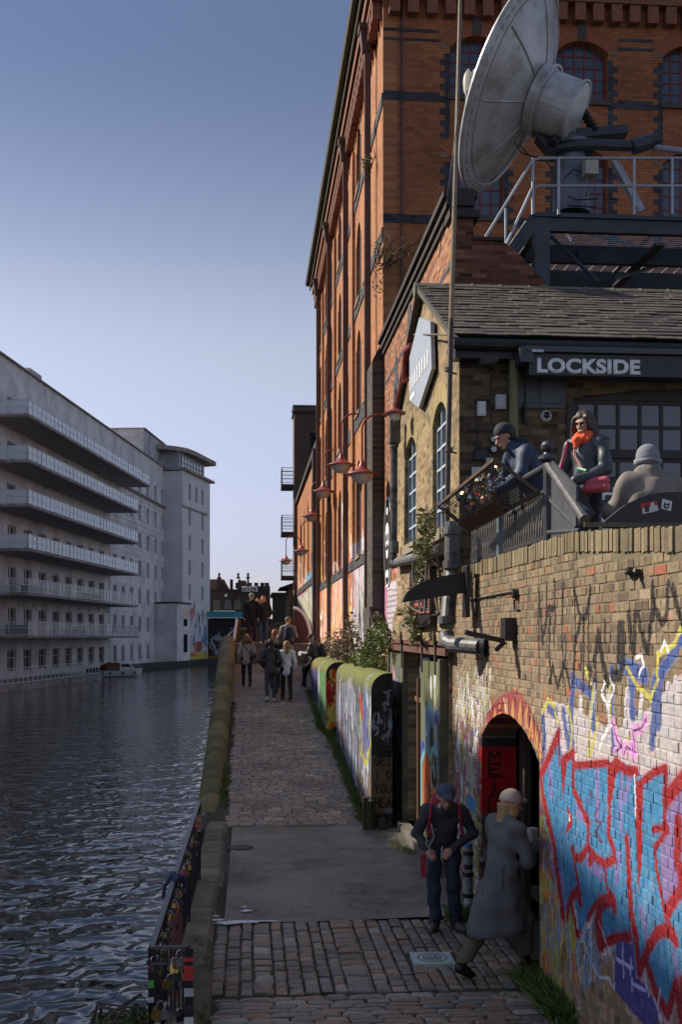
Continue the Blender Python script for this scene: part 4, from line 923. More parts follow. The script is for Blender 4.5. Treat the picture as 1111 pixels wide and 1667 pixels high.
b = MB(); b.box(AX - .06, 17.50, 10.02, 3.70, 18.0, 10.14); b.box(AX + .02, 17.56, 10.14, 3.62, 17.96, 10.5); b.box(3.6, 17.56, 9.68, 4.12, 17.97, 9.73); b.build('pier_cap', SOOT, anx)
# ============================================================ WAREHOUSE
wh = world_thing('warehouse', 'tall orange brick canal warehouse with blue brick bands and arched windows', 'warehouse')
DY = [28.3, 34.8, 42.0, 48.6]
holes = []; wins = []
for (z0, zs, rise) in ((16.6, 17.9, .5), (13.3, 15.1, .5), (9.95, 11.9, .5), (5.7, 8.0, .9)):
    for yc in (30.4, 32.8, 36.9, 39.6, 43.9, 46.5, 50.3):
        w = .58; holes.append(arch(yc - w, yc + w, z0, zs, min(rise, .55), 6)); wins.append((yc - w, yc + w, z0, zs))
b = MB(); b.wall([(26.8, 1.4), (51.2, 1.4), (51.2, 19.0), (26.8, 19.0)], holes, lambda u, v, w: (AX + w, u, v), .35); b.build('canal_wall', ORANGE, wh)
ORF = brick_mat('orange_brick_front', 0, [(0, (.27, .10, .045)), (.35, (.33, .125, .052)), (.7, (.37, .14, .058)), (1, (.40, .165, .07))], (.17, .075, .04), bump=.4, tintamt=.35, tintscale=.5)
fh = []; fwn = []
for x0 in (4.92, 7.56, 10.3):
    for (z0, zs, ri) in ((16.58, 17.72, .30), (13.62, 15.05, .32), (10.3, 11.9, .3)):
        fh.append(arch(x0, x0 + 1.34, z0, zs, ri, 8)); fwn.append((x0, x0 + 1.34, z0, zs, ri))
b = MB(); b.wall([(AX + .004, 1.4), (14.5, 1.4), (14.5, 21.5), (AX + .004, 21.5)], fh, lambda u, v, w: (u, 26.804 + w, v), .34); b.build('front_wall', ORF, wh)
REDF = mat('oxblood_bars', (.16, .022, .025), .5, .2, 9, .05); WG = glass_mat('warehouse_glass', (.06, .075, .10), .1)
for (x0, x1, z0, zs, ri) in fwn:
    if z0 > 13: grid_window(wh, (x0 + .01, x1 - .01, z0 + .02, zs + ri), .19, 'X', 26.804, 5, 5, .035, REDF, WG)
    else:
        b = MB(); b.box(x0, 27.0, z0, x1, 27.01, zs + ri); b.build('window', WG, wh)
QF = [BLUEF]
q = MB(); sil = MB(); cream = MB()
for (x0, x1, z0, zs, ri) in fwn:
    nq = int((zs - z0 + 1.1) / .15)
    for k in range(nq):
        for s in (-1, 1):
            w = .12 if k % 2 else .24; xe = x0 if s < 0 else x1; zz = z0 - 1.1 + k * .15
            if zz < z0 - .12 and not (x0 > 4): continue
            a = xe + s * .003; q.box(a, 26.796, zz, a + s * w, 26.9, zz + .145)
    sil.box(x0 - .06, 26.74, z0 - .14, x1 + .06, 27.0, z0 - .001)
    for s in (-1, 1):
        xe = x0 if s < 0 else x1; cream.add([(xe, 26.79, zs - .02), (xe + s * .26, 26.79, zs - .02), (xe + s * .12, 26.79, zs + .32), (xe, 26.79, zs + .03)], [(0, 1, 2, 3)])
    arch_ring(x0, x1, zs, ri, .34, mat('rubbed_brick', (.28, .09, .04), .85, .25, 22, .3), wh, 26.80, 18, 'Y', .02)
    sil.box((x0 + x1) / 2 - .11, 26.76, zs + ri + .02, (x0 + x1) / 2 + .11, 26.80, zs + ri + .48)
build_each(q, 'blue_brick_quoin', BLUEF, wh); build_each(sil, 'stone_dressing', mat('sooty_stone', (.07, .062, .055), .85, .3, 9, .3), wh); build_each(cream, 'skewback', mat('skew_stone', (.19, .14, .085), .85), wh)
b = MB()
edges = [AX + .004] + [e for x0 in (4.92, 7.56, 10.3) for e in (x0 - .26, x0 + 1.6)] + [14.4]
for i in range(0, len(edges) - 1, 2):
    for z0, z1 in ((16.38, 16.60), (13.38, 13.60), (18.06, 18.13), (17.84, 17.90), (10.0, 10.2)): b.box(edges[i], 26.790, z0, edges[i + 1], 26.85, z1)
build_each(b, 'front_band', BLUEF, wh)
b = MB(); yy = [26.8, 51.2]
for z0, z1 in ((16.25, 16.55), (12.95, 13.27), (9.5, 9.92), (5.35, 5.66)): b.box(AX - .03, 26.81, z0, AX - .002, 51.2, z1)
build_each(b, 'canal_band', BLUEB, wh)
b = MB()
for (y0, y1, z0, zs) in wins: b.box(AX - .07, y0 - .06, z0 - .12, AX + .1, y1 + .06, z0 - .005)
build_each(b, 'window_sill', mat('canal_stone_sill', (.22, .17, .11), .85, .3, 6, .3), wh)  # even stone colour, paler than the front dressings
b = MB()
for (y0, y1, z0, zs) in wins:
    for y in (y0, y1): 
        s = -1 if y == y0 else 1; b.box(AX - .012, y + s * .002, z0, AX + .05, y + s * .16, zs)
build_each(b, 'window_jamb', BLUEB, wh)
for (y0, y1, z0, zs) in wins:
    q = MB(); q.box(AX + .24, y0, z0, AX + .25, y1, zs + .56); f = q.build('window', GLASS, wh)
    q = MB(); ym = (y0 + y1) / 2; q.box(AX + .2, ym - .02, z0, AX + .24, ym + .02, zs + .5)
    for j in range(1, 5): z = z0 + (zs - z0) * j / 4.5; q.box(AX + .21, y0, z, AX + .235, y1, z + .03)
    q.build('glazing_bars', BLACKF, f)
b = MB()
for y in DY + [26.81, 50.9]:
    pass
for y in (33.9, 41.2, 47.9): b.box(AX - .09, y, 5.7, AX - .004, y + .55, 18.2)
build_each(b, 'pilaster', ORANGE, wh)
DKB = mat('soot_brick', (.07, .05, .042), .9, .3, 6, .6)
b = MB(); b.box(2.98, 26.55, 1.0, AX - .004, 27.75, 9.95); b.box(2.9, 26.45, 1.0, 2.975, 27.85, 4.0); b.build('corner_buttress', brick_mat('buttress_brick', 1, [(0, (.05, .042, .04)), (1, (.12, .10, .09))], (.09, .08, .07), canvas=None), wh)
b = MB(); b.add([(2.98, 26.55, 9.95), (AX, 26.55, 9.95), (AX, 27.75, 9.95), (2.98, 27.75, 9.95), (AX, 26.55, 10.5), (AX, 27.75, 10.5)], [(0, 3, 5, 4), (0, 4, 1), (3, 2, 5)]); b.build('buttress_weathering', SOOT, wh)
dn = MB(); dn.box(0, 0, 0, .22, .24, .42); dnm = dn.mesh('corbel', mat('cornice_brick', (.21, .085, .05), .85, .3, 9, .4))
y = 27.0
while y < 51: link('corbel', dnm, wh, Matrix.Translation((AX - .24, y, 18.45))); y += .46
x = 3.4
while x < 12.5: link('corbel', dnm, wh, Matrix.Translation((x, 26.56, 18.42)) @ Matrix.Diagonal((1.2, 1, 1, 1))); x += .46
CB = MATS['cornice_brick']
b = MB(); b.box(AX - .26, 26.55, 18.88, AX - .003, 51.2, 19.1); b.box(AX - .34, 26.5, 19.1, AX - .003, 51.2, 19.5); b.box(3.3, 26.54, 18.86, 14.4, 26.8, 19.1); b.box(3.3, 26.48, 19.1, 14.4, 26.8, 21); b.build('cornice', CB, wh)
b = MB(); b.box(AX - .45, 26.3, 19.5, AX, 51.4, 19.62); b.build('soffit', TIM, wh)
b = MB(); b.add([(2.78, 26.2, 19.7), (2.78, 51.5, 19.7), (8.8, 51.5, 24), (8.8, 26.2, 24), (14.5, 26.2, 19.7), (14.5, 51.5, 19.7)], [(0, 1, 2, 3), (3, 2, 5, 4)]); b.build('roof', SLATE, wh)
b = MB(); b.tube([(2.76, 26.0, 19.72), (2.76, 51.6, 19.72)], .13, 8); b.bar((2.86, 26, 19.55), (2.86, 51.6, 19.55), .06, .28); b.build('gutter', mat('mossy_gutter', (.10, .095, .05), .7, .35, 3, .3), wh)
DP = mat('brown_downpipe', (.085, .045, .034), .55, .25, 6, .2)
for y in DY:
    q = MB(); q.box(AX - .30, y - .07, 1.5, AX - .14, y + .07, 18.3); p_ = q.build('downpipe', DP, wh)
    q = MB(); q.add([(AX - .42, y - .2, 18.8), (AX - .1, y - .2, 18.8), (AX - .1, y + .2, 18.8), (AX - .42, y + .2, 18.8), (AX - .36, y - .1, 18.3), (AX - .16, y - .1, 18.3), (AX - .16, y + .1, 18.3), (AX - .36, y + .1, 18.3)], [(0, 1, 2, 3), (4, 7, 6, 5), (0, 4, 5, 1), (1, 5, 6, 2), (2, 6, 7, 3), (3, 7, 4, 0)])
    q.box(AX - .45, y - .23, 18.8, AX - .07, y + .23, 18.95); q.build('hopper_head', DP, p_)
b = MB(); b.tube([(3.72, 26.74, 8), (3.72, 26.74, 19)], .02, 6); b.build('cable', BLK_, wh)
b = MB(); b.box(8, 27.2, 1, 14.4, 51, 19); b.build('interior', ROOM, wh)
# ---- wall beyond, and the brown flats with balconies
lw = world_thing('workshop', 'low orange brick range with a graffitied base at the far end of the warehouse', 'building')
hs = []
for yc in (56.5, 60.5, 65, 69.5): hs.append([(yc - .6, 6.6), (yc + .6, 6.6), (yc + .6, 10.2), (yc, 10.9), (yc - .6, 10.2)])
b = MB(); b.wall([(51.25, 1.0), (77.5, 1.0), (77.5, 12.1), (51.25, 12.1)], hs, lambda u, v, w: (AX - .01 + w, u, v), .4); b.build('canal_wall', ORANGE, lw)
b = MB(); b.box(AX + .3, 55, 6, AX + .35, 71, 11.2); b.build('windows', GLASS, lw)
b = MB(); b.box(AX - .16, 51.25, 12.1, AX + .4, 77.5, 12.4); b.box(AX - .06, 51.3, 5.95, AX - .015, 77.5, 6.3); b.build('coping', SOOT, lw)
b = MB(); b.box(AX - .3, 51.3, 1.5, AX - .02, 51.9, 12); b.build('end_buttress', mat('painted_buttress', (.06, .05, .05), .8, .4, 2, .4), lw)
fl = world_thing('brown_flats', 'brown brick flats with three black balconies beyond the warehouse', 'building')
FLB = brick_mat('flats_brick', 0, [(0, (.09, .062, .04)), (1, (.17, .12, .075))], (.15, .12, .09), bump=.3)
ft = 3.3 + 375 / FPX * 74; p = onY(505, 705, 74); p2 = onY(518, 762, 74)
b = MB(); b.wall([(3.05, 1), (13, 1), (13, ft - .5), (3.05, ft - .5)], [[(p.x, p2.z), (p.x + 1.7, p2.z), (p.x + 1.7, p.z), (p.x, p.z)]], lambda u, v, w: (u, 74 + w, v), .5); b.box(3.05, 74.5, 1, 13, 76.2, ft - .5); b.build('wall', FLB, fl)
b = MB(); b.box(2.95, 73.9, ft - .5, 13, 76.3, ft - .38); b.build('string', SOOT, fl); b = MB(); b.box(3.0, 73.95, ft - .38, 13, 76.25, ft - .05); b.build('parapet', FLB, fl); b = MB(); b.box(2.95, 73.9, ft - .05, 13, 76.3, ft + .02); b.build('flashing', mat('blue_flashing', (.10, .18, .26), .5), fl)
grid_window(fl, (p.x, p.x + 1.7, p2.z, p.z), .25, 'X', 74, 2, 2, .12, BLACKF, GLASS)
for zb in (13.5, 10.3, 7.35):
    q = MB(); q.box(2.2, 74.4, zb - .25, 3.02, 76.1, zb); bal = q.build('balcony', BLK_, fl); q = MB()
    for y in (74.45, 75.3, 76.05): q.bar((2.24, y, zb), (2.24, y, zb + 1.15), .05, .05)
    for z in (.35, .6, .85, 1.12): q.bar((2.24, 74.45, zb + z), (2.24, 76.05, zb + z), .03, .03); q.bar((2.24, 74.45, zb + z), (3.0, 74.45, zb + z), .03, .03); q.bar((2.24, 76.05, zb + z), (3.0, 76.05, zb + z), .03, .03)
    for k in range(6): q.bar((2.3 + k * .13, 74.45, zb), (2.3 + k * .13, 74.45, zb + 1.1), .015, .015)
    q.build('railing', BLK_, bal)
# ============================================================ WHITE FLATS ACROSS THE WATER
def frame_thing(name, label, cat, org, dirv):
    d = Vector((dirv.x, dirv.y, 0)).normalized(); t = thing(name, label, cat, tuple(org), math.atan2(d.y, d.x)); return t
REN = mat('white_render', (.74, .72, .70), .75, .10, .6, .12, dirt=((.48, .46, .47), .6, .5)); REN2 = mat('pale_grey_render', (.52, .52, .56), .75, .1, .5, .1, dirt=((.27, .27, .29), .7, .6))
SLB = mat('slab_concrete', (.42, .40, .40), .8, .15, 1.5, .1, dirt=((.16, .13, .10), .8, 1.8)); SOF = mat('soffit_paint', (.34, .32, .33), .85, .1, 1, .1)
RAIL = mat('white_rail', (.55, .58, .62), .4, .05, 5, 0); WING = glass_mat('flat_window', (.05, .055, .07), .08); WFR = mat('white_window_frame', (.5, .52, .56), .5, .06, 5, 0)
m, n, l, bs = _m('balcony_glass'); bs.inputs['Base Color'].default_value = (.72, .84, .88, 1); bs.inputs['Roughness'].default_value = .06; bs.inputs['Alpha'].default_value = .6; bs.inputs['Specular IOR Level'].default_value = .8; BGL = m  # balcony_glass: pale blue base colour stands in for reflected sky
m, n, l, bs = _m('clear_balcony_glass'); bs.inputs['Base Color'].default_value = (.5, .58, .62, 1); bs.inputs['Roughness'].default_value = .05; bs.inputs['Alpha'].default_value = .22; bs.inputs['Specular IOR Level'].default_value = .6; BGC = m
WD = camxy(.0576, 1); wf = frame_thing('riverside_flats', 'long white rendered block of flats with six glass balconies over the canal', 'apartment building', camxy(-30.2 + .0576 * 60, 60), WD)
FL = [0.0, 3.2, 6.35, 9.5, 12.7, 15.9, 19.15]
o2 = lambda u, v, w: (u, w, v)
holes = []; wl_ = []
def addwin(u0, u1, z0, z1): holes.append([(u0, z0), (u1, z0), (u1, z1), (u0, z1)]); wl_.append((u0, u1, z0, z1))
u = 20.4
while u < 52:
    for k, z in enumerate(FL): 
        if k < 6: addwin(u, u + 1.9, z + .05 + (.5 if k < 1 else 0), z + 2.25)
        else: addwin(u, u + 1.1, z + .2, z + 2.35)
    u += 3.6
for u in (54.6, 57.9, 61.6, 65.4, 69.4, 73.4, 77.2):
    for k, z in enumerate(FL): addwin(u, u + 1.25, z + .55, z + 2.3)
b = MB(); b.wall([(-45, -1.6), (81, -1.6), (81, 24.3), (-32, 24.3), (-32, 27.3), (-45, 27.3)], holes, o2, .45); b.box(-44.9, .46, -1.6, 80.9, 14, 24.1); b.build('wall', REN, wf)  # out-of-view near end raised above the roofline to shade the path and brick wall
b = MB()
for (a, c) in ((-44, 19.6), (53, 81)):
    z = 0.2
    while z < 18.8:
        # broken round the windows
        cuts = sorted([(w[0] - .08, w[1] + .08) for w in wl_ if w[2] < z + .5 and w[3] > z and a <= w[0] <= c]); x = a
        for s, e in cuts:
            if s > x: b.box(x, -.05, z, s, -.003, z + .5)
            x = e
        b.box(x, -.05, z, c, -.003, z + .5); z += .58
o = b.build('rusticated_bands', REN, wf); o['kind'] = 'stuff'
b = MB(); b.box(-45, -.22, 24.3, 81.1, .5, 24.42); b.box(52.5, -.35, 19.3, 81.2, -.003, 19.46); b.box(52.5, -.22, 19.15, 81.2, -.003, 19.3); b.build('cornice', SLB, wf)
wk = {}
for (u0, u1, z0, z1) in wl_:
    key = (round(u1 - u0, 2), round(z1 - z0, 2))
    if key not in wk:
        w, h = key; q = MB()
        for a0, a1, c0, c1 in ((0, .07, 0, h), (w - .07, w, 0, h), (0, w, 0, .07), (0, w, h - .07, h), (w / 2 - .03, w / 2 + .03, 0, h), (0, w, h * .62, h * .62 + .05)): q.box(a0, .17, c0, a1, .23, c1)
        g_ = MB(); g_.box(.0, .235, 0, w, .25, h); wk[key] = (q.mesh('window', WFR), g_.mesh('pane', WING))
    f = link('window', wk[key][0], wf, Matrix.Translation((u0, 0, z0))); link('pane', wk[key][1], f)
# balconies: slab, posts and rails, each glass panel
gp = MB(); gp.box(.02, -.01, 0, 1, .01, 1)
gpm = gp.mesh('glass_panel', BGL); gpc = gp.mesh('glass_panel', BGC)
def balcony(u0, u1, z, depth, thing_, dz=1.05, step=1.0, glass=True, slab=.15):
    gpm_ = gpm if z > 9 else gpc
    q = MB(); q.box(u0, -depth, z - slab, u1, -.055, z); bal = q.build('balcony', SLB, thing_)
    q = MB(); q.box(u0 + .05, -depth + .08, z - slab - .03, u1 - .05, -.06, z - slab - .002); q.build('soffit', SOF, bal)
    q = MB(); nn = int((u1 - u0) / step)
    for i in range(nn + 1):
        uu = u0 + .04 + (u1 - u0 - .08) * i / nn; q.bar((uu, -depth + .04, z), (uu, -depth + .04, z + dz), .05, .05)
    for h_ in (dz, dz * .55, .08): q.bar((u0, -depth + .04, z + h_), (u1, -depth + .04, z + h_), .05, .04); q.bar((u0 + .03, -depth, z + h_), (u0 + .03, 0, z + h_), .05, .04)
    q.bar((u0 + .03, -depth * .5, z), (u0 + .03, -depth * .5, z + dz), .05, .05); q.build('railing', RAIL, bal)
    if glass:
        for i in range(nn): link('glass_panel', gpm_, bal, Matrix.Translation((u0 + .06 + (u1 - u0 - .08) * i / nn, -depth + .05, z + .08)) @ Matrix.Rotation(random.gauss(0, .012), 4, 'Z') @ Matrix.Diagonal(((u1 - u0) / nn - .08, 1, dz - .1, 1)))
        for i in range(2): link('glass_panel', gpm_, bal, Matrix.Translation((u0 + .03, -depth + .08 + i * depth * .5, z + .08)) @ Matrix.Rotation(R(90), 4, 'Z') @ Matrix.Diagonal((depth * .5 - .1, 1, dz - .1, 1)))
    return bal
for i, z in enumerate([3.3, 6.4, 9.6, 12.8, 16.0]): balcony(20, 53, z + .0, 3.05, wf, glass=True)
balcony(20, 58, 19.3, 3.05, wf)
b = MB(); b.box(10, -3.8, -1.6, 36.6, -.06, .0); b.build('quay_terrace', SLB, wf)
q = MB()
for i in range(27): u = 10 + i; q.bar((u, -3.7, 0), (u, -3.7, 1.1), .05, .05)
for h_ in (1.1, .6, .1): q.bar((10, -3.7, h_), (36.5, -3.7, h_), .05, .04); q.bar((36.5, -3.7, h_), (36.5, -.1, h_), .05, .04)
q.build('terrace_railing', RAIL, wf)
b = MB(); b.box(32, 1, 24.1, 35, 4, 25.6); b.box(40, 1, 24.1, 42, 4, 25.2); b.box(46, 1, 24.1, 47, 4, 24.9); build_each(b, 'roof_vent', REN2, wf)
b = MB(); b.box(70, .5, 24.1, 81.5, 10, 27.6); b.build('penthouse', REN2, wf)
b = MB(); b.box(69.9, .3, 27.6, 81.6, 10, 27.75); b.build('penthouse_roof', SLB, wf)
b = MB(); b.lathe([(0, 23.6), (3.2, 23.6), (3.2, 18.9), (3.35, 18.9), (3.35, 19.1)], (82.2, 2.2, 0), n=24); 
b.lathe([(3.2, -1.6)] + [(r, z + k * .58) for k in range(32) for r, z in ((3.2, .2), (3.25, .21), (3.25, .69), (3.2, .7))] + [(3.2, 18.9)], (82.2, 2.2, 0), n=24); b.build('rounded_bay', REN, wf, fixn=False)
b = MB(); b.lathe([(3.22, 23.6), (3.5, 23.6), (3.5, 23.75), (0, 23.8)], (82.2, 2.2, 0), n=24); b.lathe([(2.6, 23.7), (2.6, 26.2), (3.6, 26.3), (3.6, 26.8), (0, 26.85)], (82.2, 2.5, 0), n=24); b.build('bay_roof', REN2, wf, fixn=False)
b = MB(); 
for k in range(9): b.box(22 + k * 3.3, -2.2 + .3 * (k % 3), FL[1 + k % 5] + .15, 22.5 + k * 3.3 + .5 * (k % 2), -.6, FL[1 + k % 5] + .9)
build_each(b, 'balcony_seat', mat('dark_furniture', (.05, .06, .055), .8, .5, 3, .2), wf)
for k in range(10):
    q = MB(); q.tube([(20.9 + k * 3.1, -.95, 6.1), (20.9 + k * 3.1, -.95, 5.7)], .015, 4); q.lathe([(.03, .12), (.12, 0), (0, 0)], (20.9 + k * 3.1, -.95, 5.6), n=8); q.build('soffit_lamp', SLB, wf)
# ---- end block
CVB = Canvas('end_block_paint', 134, 156, -.5, 8, 14); e0 = camxy(-19.8, 138); e1 = camxy(-17.8, 150); eb = frame_thing('corner_block', 'pale rendered corner block with a curved canopy roof and graffiti at the waterline', 'apartment building', e0, e1 - e0)
y0, y1 = e0.y, e1.y; ly = lambda f: y0 + (y1 - y0) * f
CVB.poly([(ly(.05), -.4), (ly(.88), -.4), (ly(.88), 1.2), (ly(.05), 1.1)], (190, 170, 30), .95); CVB.poly([(ly(.2), .8), (ly(.45), .6), (ly(.5), 1.2), (ly(.2), 1.3)], (190, 100, 30), .9)
CVB.poly([(ly(.4), 1.2), (ly(.7), 1.2), (ly(.7), 2.6), (ly(.4), 2.6)], (150, 50, 30), .95); CVB.poly([(ly(.38), 2.6), (ly(.72), 2.6), (ly(.72), 4.6), (ly(.38), 4.4)], (170, 175, 190), .7)
CVB.blob(ly(.15), 3.5, .9, 1.1, (190, 60, 40)); CVB.blob(ly(.35), 6.2, .9, .9, (190, 70, 40)); CVB.blob(ly(.82), 3.4, 1.1, 1.6, (50, 120, 170)); CVB.scribble(ly(0), ly(1), 1.2, 6.5, [(30, 30, 40), (60, 60, 80), (210, 210, 215)], 40, .15, .8, 1.2)
m, n, l, bs = _m('end_block_render'); u_, v_, vec, pos = world_uv(n, l, 1, CVB.u0, CVB.v0)
f = noise_n(n, l, pos, .5, 5); r_ = ramp(n, [(.3, (.56, .55, .55)), (.7, (.66, .65, .65))]); l.new(f, r_.inputs[0]); c, fc = paint_layer(n, l, r_.outputs[0], CVB, u_, v_, pos, .2); l.new(c, bs.inputs['Base Color']); bs.inputs['Roughness'].default_value = .8
EBM = m; hs = []; ew = []
def ewin(a, c, d, e): hs.append([(a, d), (c, d), (c, e), (a, e)]); ew.append((a, c, d, e))
for z in (1.3, 4.7, 7.9, 11.0, 14.1, 17.3, 20.6):
    for u in (2.5, 8.2) + ((5.4,) if z > 20 else ()): ewin(u, u + 1.1, z, z + 2.0)
b = MB(); b.wall([(0, -1.6), (12.2, -1.6), (12.2, 24), (0, 24)], hs, o2, .4); b.box(.0, .4, -1.6, 12.1, 11, 23.9); b.build('wall', EBM, eb)
b = MB(); b.box(-.3, -.5, 24.0, 12.9, 11, 24.3); b.box(-.02, -.12, 19.4, 10.8, -.003, 19.65); b.build('cornice', SLB, eb)
b = MB(); b.box(.6, .6, 24.3, 11.5, 10, 26.4); b.build('top_storey', REN2, eb)
cp = [(-3, 3.5), (0, .6), (1.5, -.2), (4, -.5), (12.8, -.7), (13.4, 1), (13.4, 11), (-3, 11)]
b = MB(); b.prism(cp, lambda u, v, w: (u, v, w), 26.4, 26.95); b.build('canopy', SLB, eb)
q = MB(); q.box(1.4, .56, 24.6, 10.2, .58, 26.3); tw = q.build('ribbon_window', mat('sky_window', (.45, .52, .56), .2), eb)
q = MB()
for k in range(8): q.box(1.3 + k * 1.26, .5, 24.4, 1.38 + k * 1.26, .555, 26.4)
q.box(1.3, .5, 25.2, 10.2, .54, 25.28); q.build('mullions', BLACKF, tw)
for (u0, u1, z0, z1) in ew:
    w, h = u1 - u0, z1 - z0; q = MB()
    for a0, a1, c0, c1 in ((0, .08, 0, h), (w - .08, w, 0, h), (0, w, 0, .08), (0, w, h - .08, h), (0, w, h * .7, h * .7 + .06)): q.box(u0 + a0, .15, z0 + c0, u0 + a1, .2, z0 + c1)
    f = q.build('window', WFR, eb); q = MB(); q.box(u0, .21, z0, u1, .22, z1); q.build('pane', mat('pale_pane', (.26, .30, .35), .2), f)
b = MB(); b.box(-5, -.9, -1.6, 0.3, 3, 7.2); b.build('side_wing', REN, eb); b = MB(); b.box(-5.1, -1.05, 7.2, .4, 3, 7.4); b.build('wing_coping', SOOT, eb)
for z in (1.3, 4.5): q = MB(); q.box(-2.4, -.93, z, -.9, -.905, z + 2.2); f = q.build('window', GLASS, eb)
b = MB(); b.box(-62, -1.2, -1.6, 16, -.06, .25) ; b.build('dark_plinth', mat('tidal_wall', (.035, .036, .032), .9), eb)
# ============================================================ CASTLE, BRIDGE, FAR BANK
cs = world_thing('castle', 'dark brick mock castle with battlements and white sign letters at the canal bend', 'castle')
CBK = brick_mat('castle_brick', 0, [(0, (.045, .034, .026)), (1, (.10, .075, .055))], (.07, .06, .05), bump=.3); YC = 158
def cbox(q, px0, py0, px1, py1, Y, dep):
    a = onY(px0, py1, Y); c = onY(px1, py0, Y); q.box(a.x, Y, a.z, c.x, Y + dep, c.z)
b = MB(); cbox(b, 330, 962, 386, 1060, YC, 10); cbox(b, 386, 954, 440, 1060, YC - .5, 12); b.build('wall', CBK, cs)
for px in (387, 396.5, 407, 417.5, 427.5, 435): q = MB(); cbox(q, px - 3.4, 948.5, px + 3.4, 954.2, YC - .5, 1.2); q.build('merlon', CBK, cs)
b = MB(); cbox(b, 386, 961, 440, 963, YC - .7, .3); cbox(b, 330, 959, 388, 962, YC - .15, .3); b.build('string_course', SOOT, cs)
TERR = mat('terracotta_tile', (.20, .12, .085), .8, .2, 3, .2)
b = MB(); a = onY(332, 959, YC + 5); c = onY(374, 943, YC + 5); b.prism([(a.x, a.z), (c.x, a.z), (c.x - .8, c.z), (a.x + .8, c.z)], lambda u, v, w: (u, YC + 5 + w, v), 0, 6); a = onY(383, 955, YC + 5); c = onY(404, 945, YC + 5); b.prism([(a.x, a.z), (c.x, a.z), (c.x - .3, c.z), (a.x + .5, c.z)], lambda u, v, w: (u, YC + 5 + w, v), 0, 6); build_each(b, 'tiled_roof', TERR, cs)
for px, w, yt in ((357, 7, 941), (363, 5, 944), (377, 5, 943), (390, 4, 943), (404, 3, 942)):
    q = MB(); cbox(q, px - w / 2, yt, px + w / 2, 960, YC + 3, 1.2); q.build('chimney', CBK, cs)
for px, yt in ((357, 933), (388, 934), (404, 936)): q = MB(); p = onY(px, 942, YC + 3.5); q.lathe([(.25, 0), (.3, .2), (.1, .4), (.22, .6), (.05, .9), (0, 942 - yt and (942 - yt) * .088)], p, n=8); q.build('finial', CBK, cs)
for px in (353, 371, 387): q = MB(); p = onY(px, 992, YC - .01 if px < 386 else YC - .51); q.prism(arch(p.x - .5, p.x + .5, p.z, p.z + 1.0, .4, 6), lambda u, v, w: (u, p.y - .02 + w, v), 0, .01); q.build('window', mat('castle_window', (.12, .11, .10), .4), cs)
q = MB(); p = onY(368, 969, YC - .05); q.lathe([(.0, .0), (.22, .0)], p, (0, -1, 0), 14); q.build('roundel', WLET, cs)
for body, y0_, y1_ in (('PIRATE', 954.5, 958.5), ('CASTLE', 959.2, 963.2)):
    a = onY(394, y1_, YC - .8); c = onY(420, y0_, YC - .8); text_obj(body, 'lettering', mat('bright_letters', (.8, .8, .82), .5), cs, c.z - a.z, Matrix.Translation(a) @ FACE, .05, .05, w=c.x - a.x)
br = world_thing('canal_bridge', 'low canal bridge with a turquoise parapet and graffitied dark abutment', 'bridge')
BW = Canvas('bridge_paint', -16, 2, -1, 4.5, 30); a0 = onY(340, 1080, 150); a1 = onY(400, 1000, 150)
BW.rg = np.random.RandomState(3); BW.scribble(a0.x, a1.x, 0.2, 2.6, [(120, 120, 130), (70, 90, 120), (150, 150, 160)], 40, .12, .7, .9); BW.blob(a0.x + 3.4, 1.0, 1.8, 1.2, (40, 90, 120), .8); BW.poly([(a0.x, -.6), (a0.x + 4.5, -.6), (a0.x + 4.2, .5), (a0.x, .6)], (150, 110, 40), .8); BW.blob(a0.x + 1.2, 3, .9, .5, (150, 150, 155), .7)
b = MB(); b.box(a0.x - 4, 150, -1.6, 6, 152, 5.6); b.build('abutment', brick_mat('bridge_wall', 0, [(0, (.02, .018, .018)), (1, (.05, .045, .04))], (.04, .04, .04), canvas=BW), br)
a = onY(335, 1004.5, 149.6); c = onY(398, 996, 149.6)
b = MB(); b.box(a.x, 149.4, a.z, c.x, 150, c.z); b.build('parapet', mat('turquoise_paint', (.02, .30, .33), .5, .1, 2, .05), br)
b = MB(); b.box(a.x + 1, 149.3, c.z + .02, a.x + 4, 149.5, c.z + .2); b.box(a.x, 149.35, a.z - .12, c.x, 149.5, a.z - .02); b.build('handrail', WLET, br)
b = MB(); p1 = onY(342, 1040, 148); p2_ = onY(352, 1075, 146); b.bar((p1.x, 149.3, p1.z), (p2_.x + .6, 149.3, 0.2), .15, .12); b.build('ramp_rail', GREYB, br)
# walls and bridge head beyond the ramp
b = MB(); b.box(-.9, 39.3, -1.69, 3.2, 43, 3.02); deck = struct(b.build('bridge_deck', mat('deck_stone', (.13, .115, .10), .8, .3, 3, .3)))
for k in range(3): q = MB(); q.box(-.45, 39.3 - .32 * (k + 1), 2.3, 2.0, 39.3 - .32 * k - .004, 3.02 - .14 * (k + 1)); q.build('step', MATS['deck_stone'], deck)
t = world_thing('stone_wall', 'low brown stone wall across the far side of the bridge head', 'wall')
b = MB(); a = onY(375, 1060, 47); c = onY(482, 1026, 47); b.box(a.x, 47, -1.6, c.x, 47.5, c.z); b.build('wall', CBK, t); b = MB(); b.box(a.x, 46.93, c.z, c.x, 47.55, c.z + .12); b.build('coping', STONE, t)
t = world_thing('yellow_hut', 'small ochre building with a shallow dark roof beyond the warehouse', 'building')
b = MB(); a = onY(470, 1035, 84); c = onY(484, 957, 84); b.box(a.x, 84, 0, c.x + 2, 90, c.z); b.build('wall', mat('ochre_brick', (.26, .17, .08), .85, .2, 3, .2), t); b = MB()
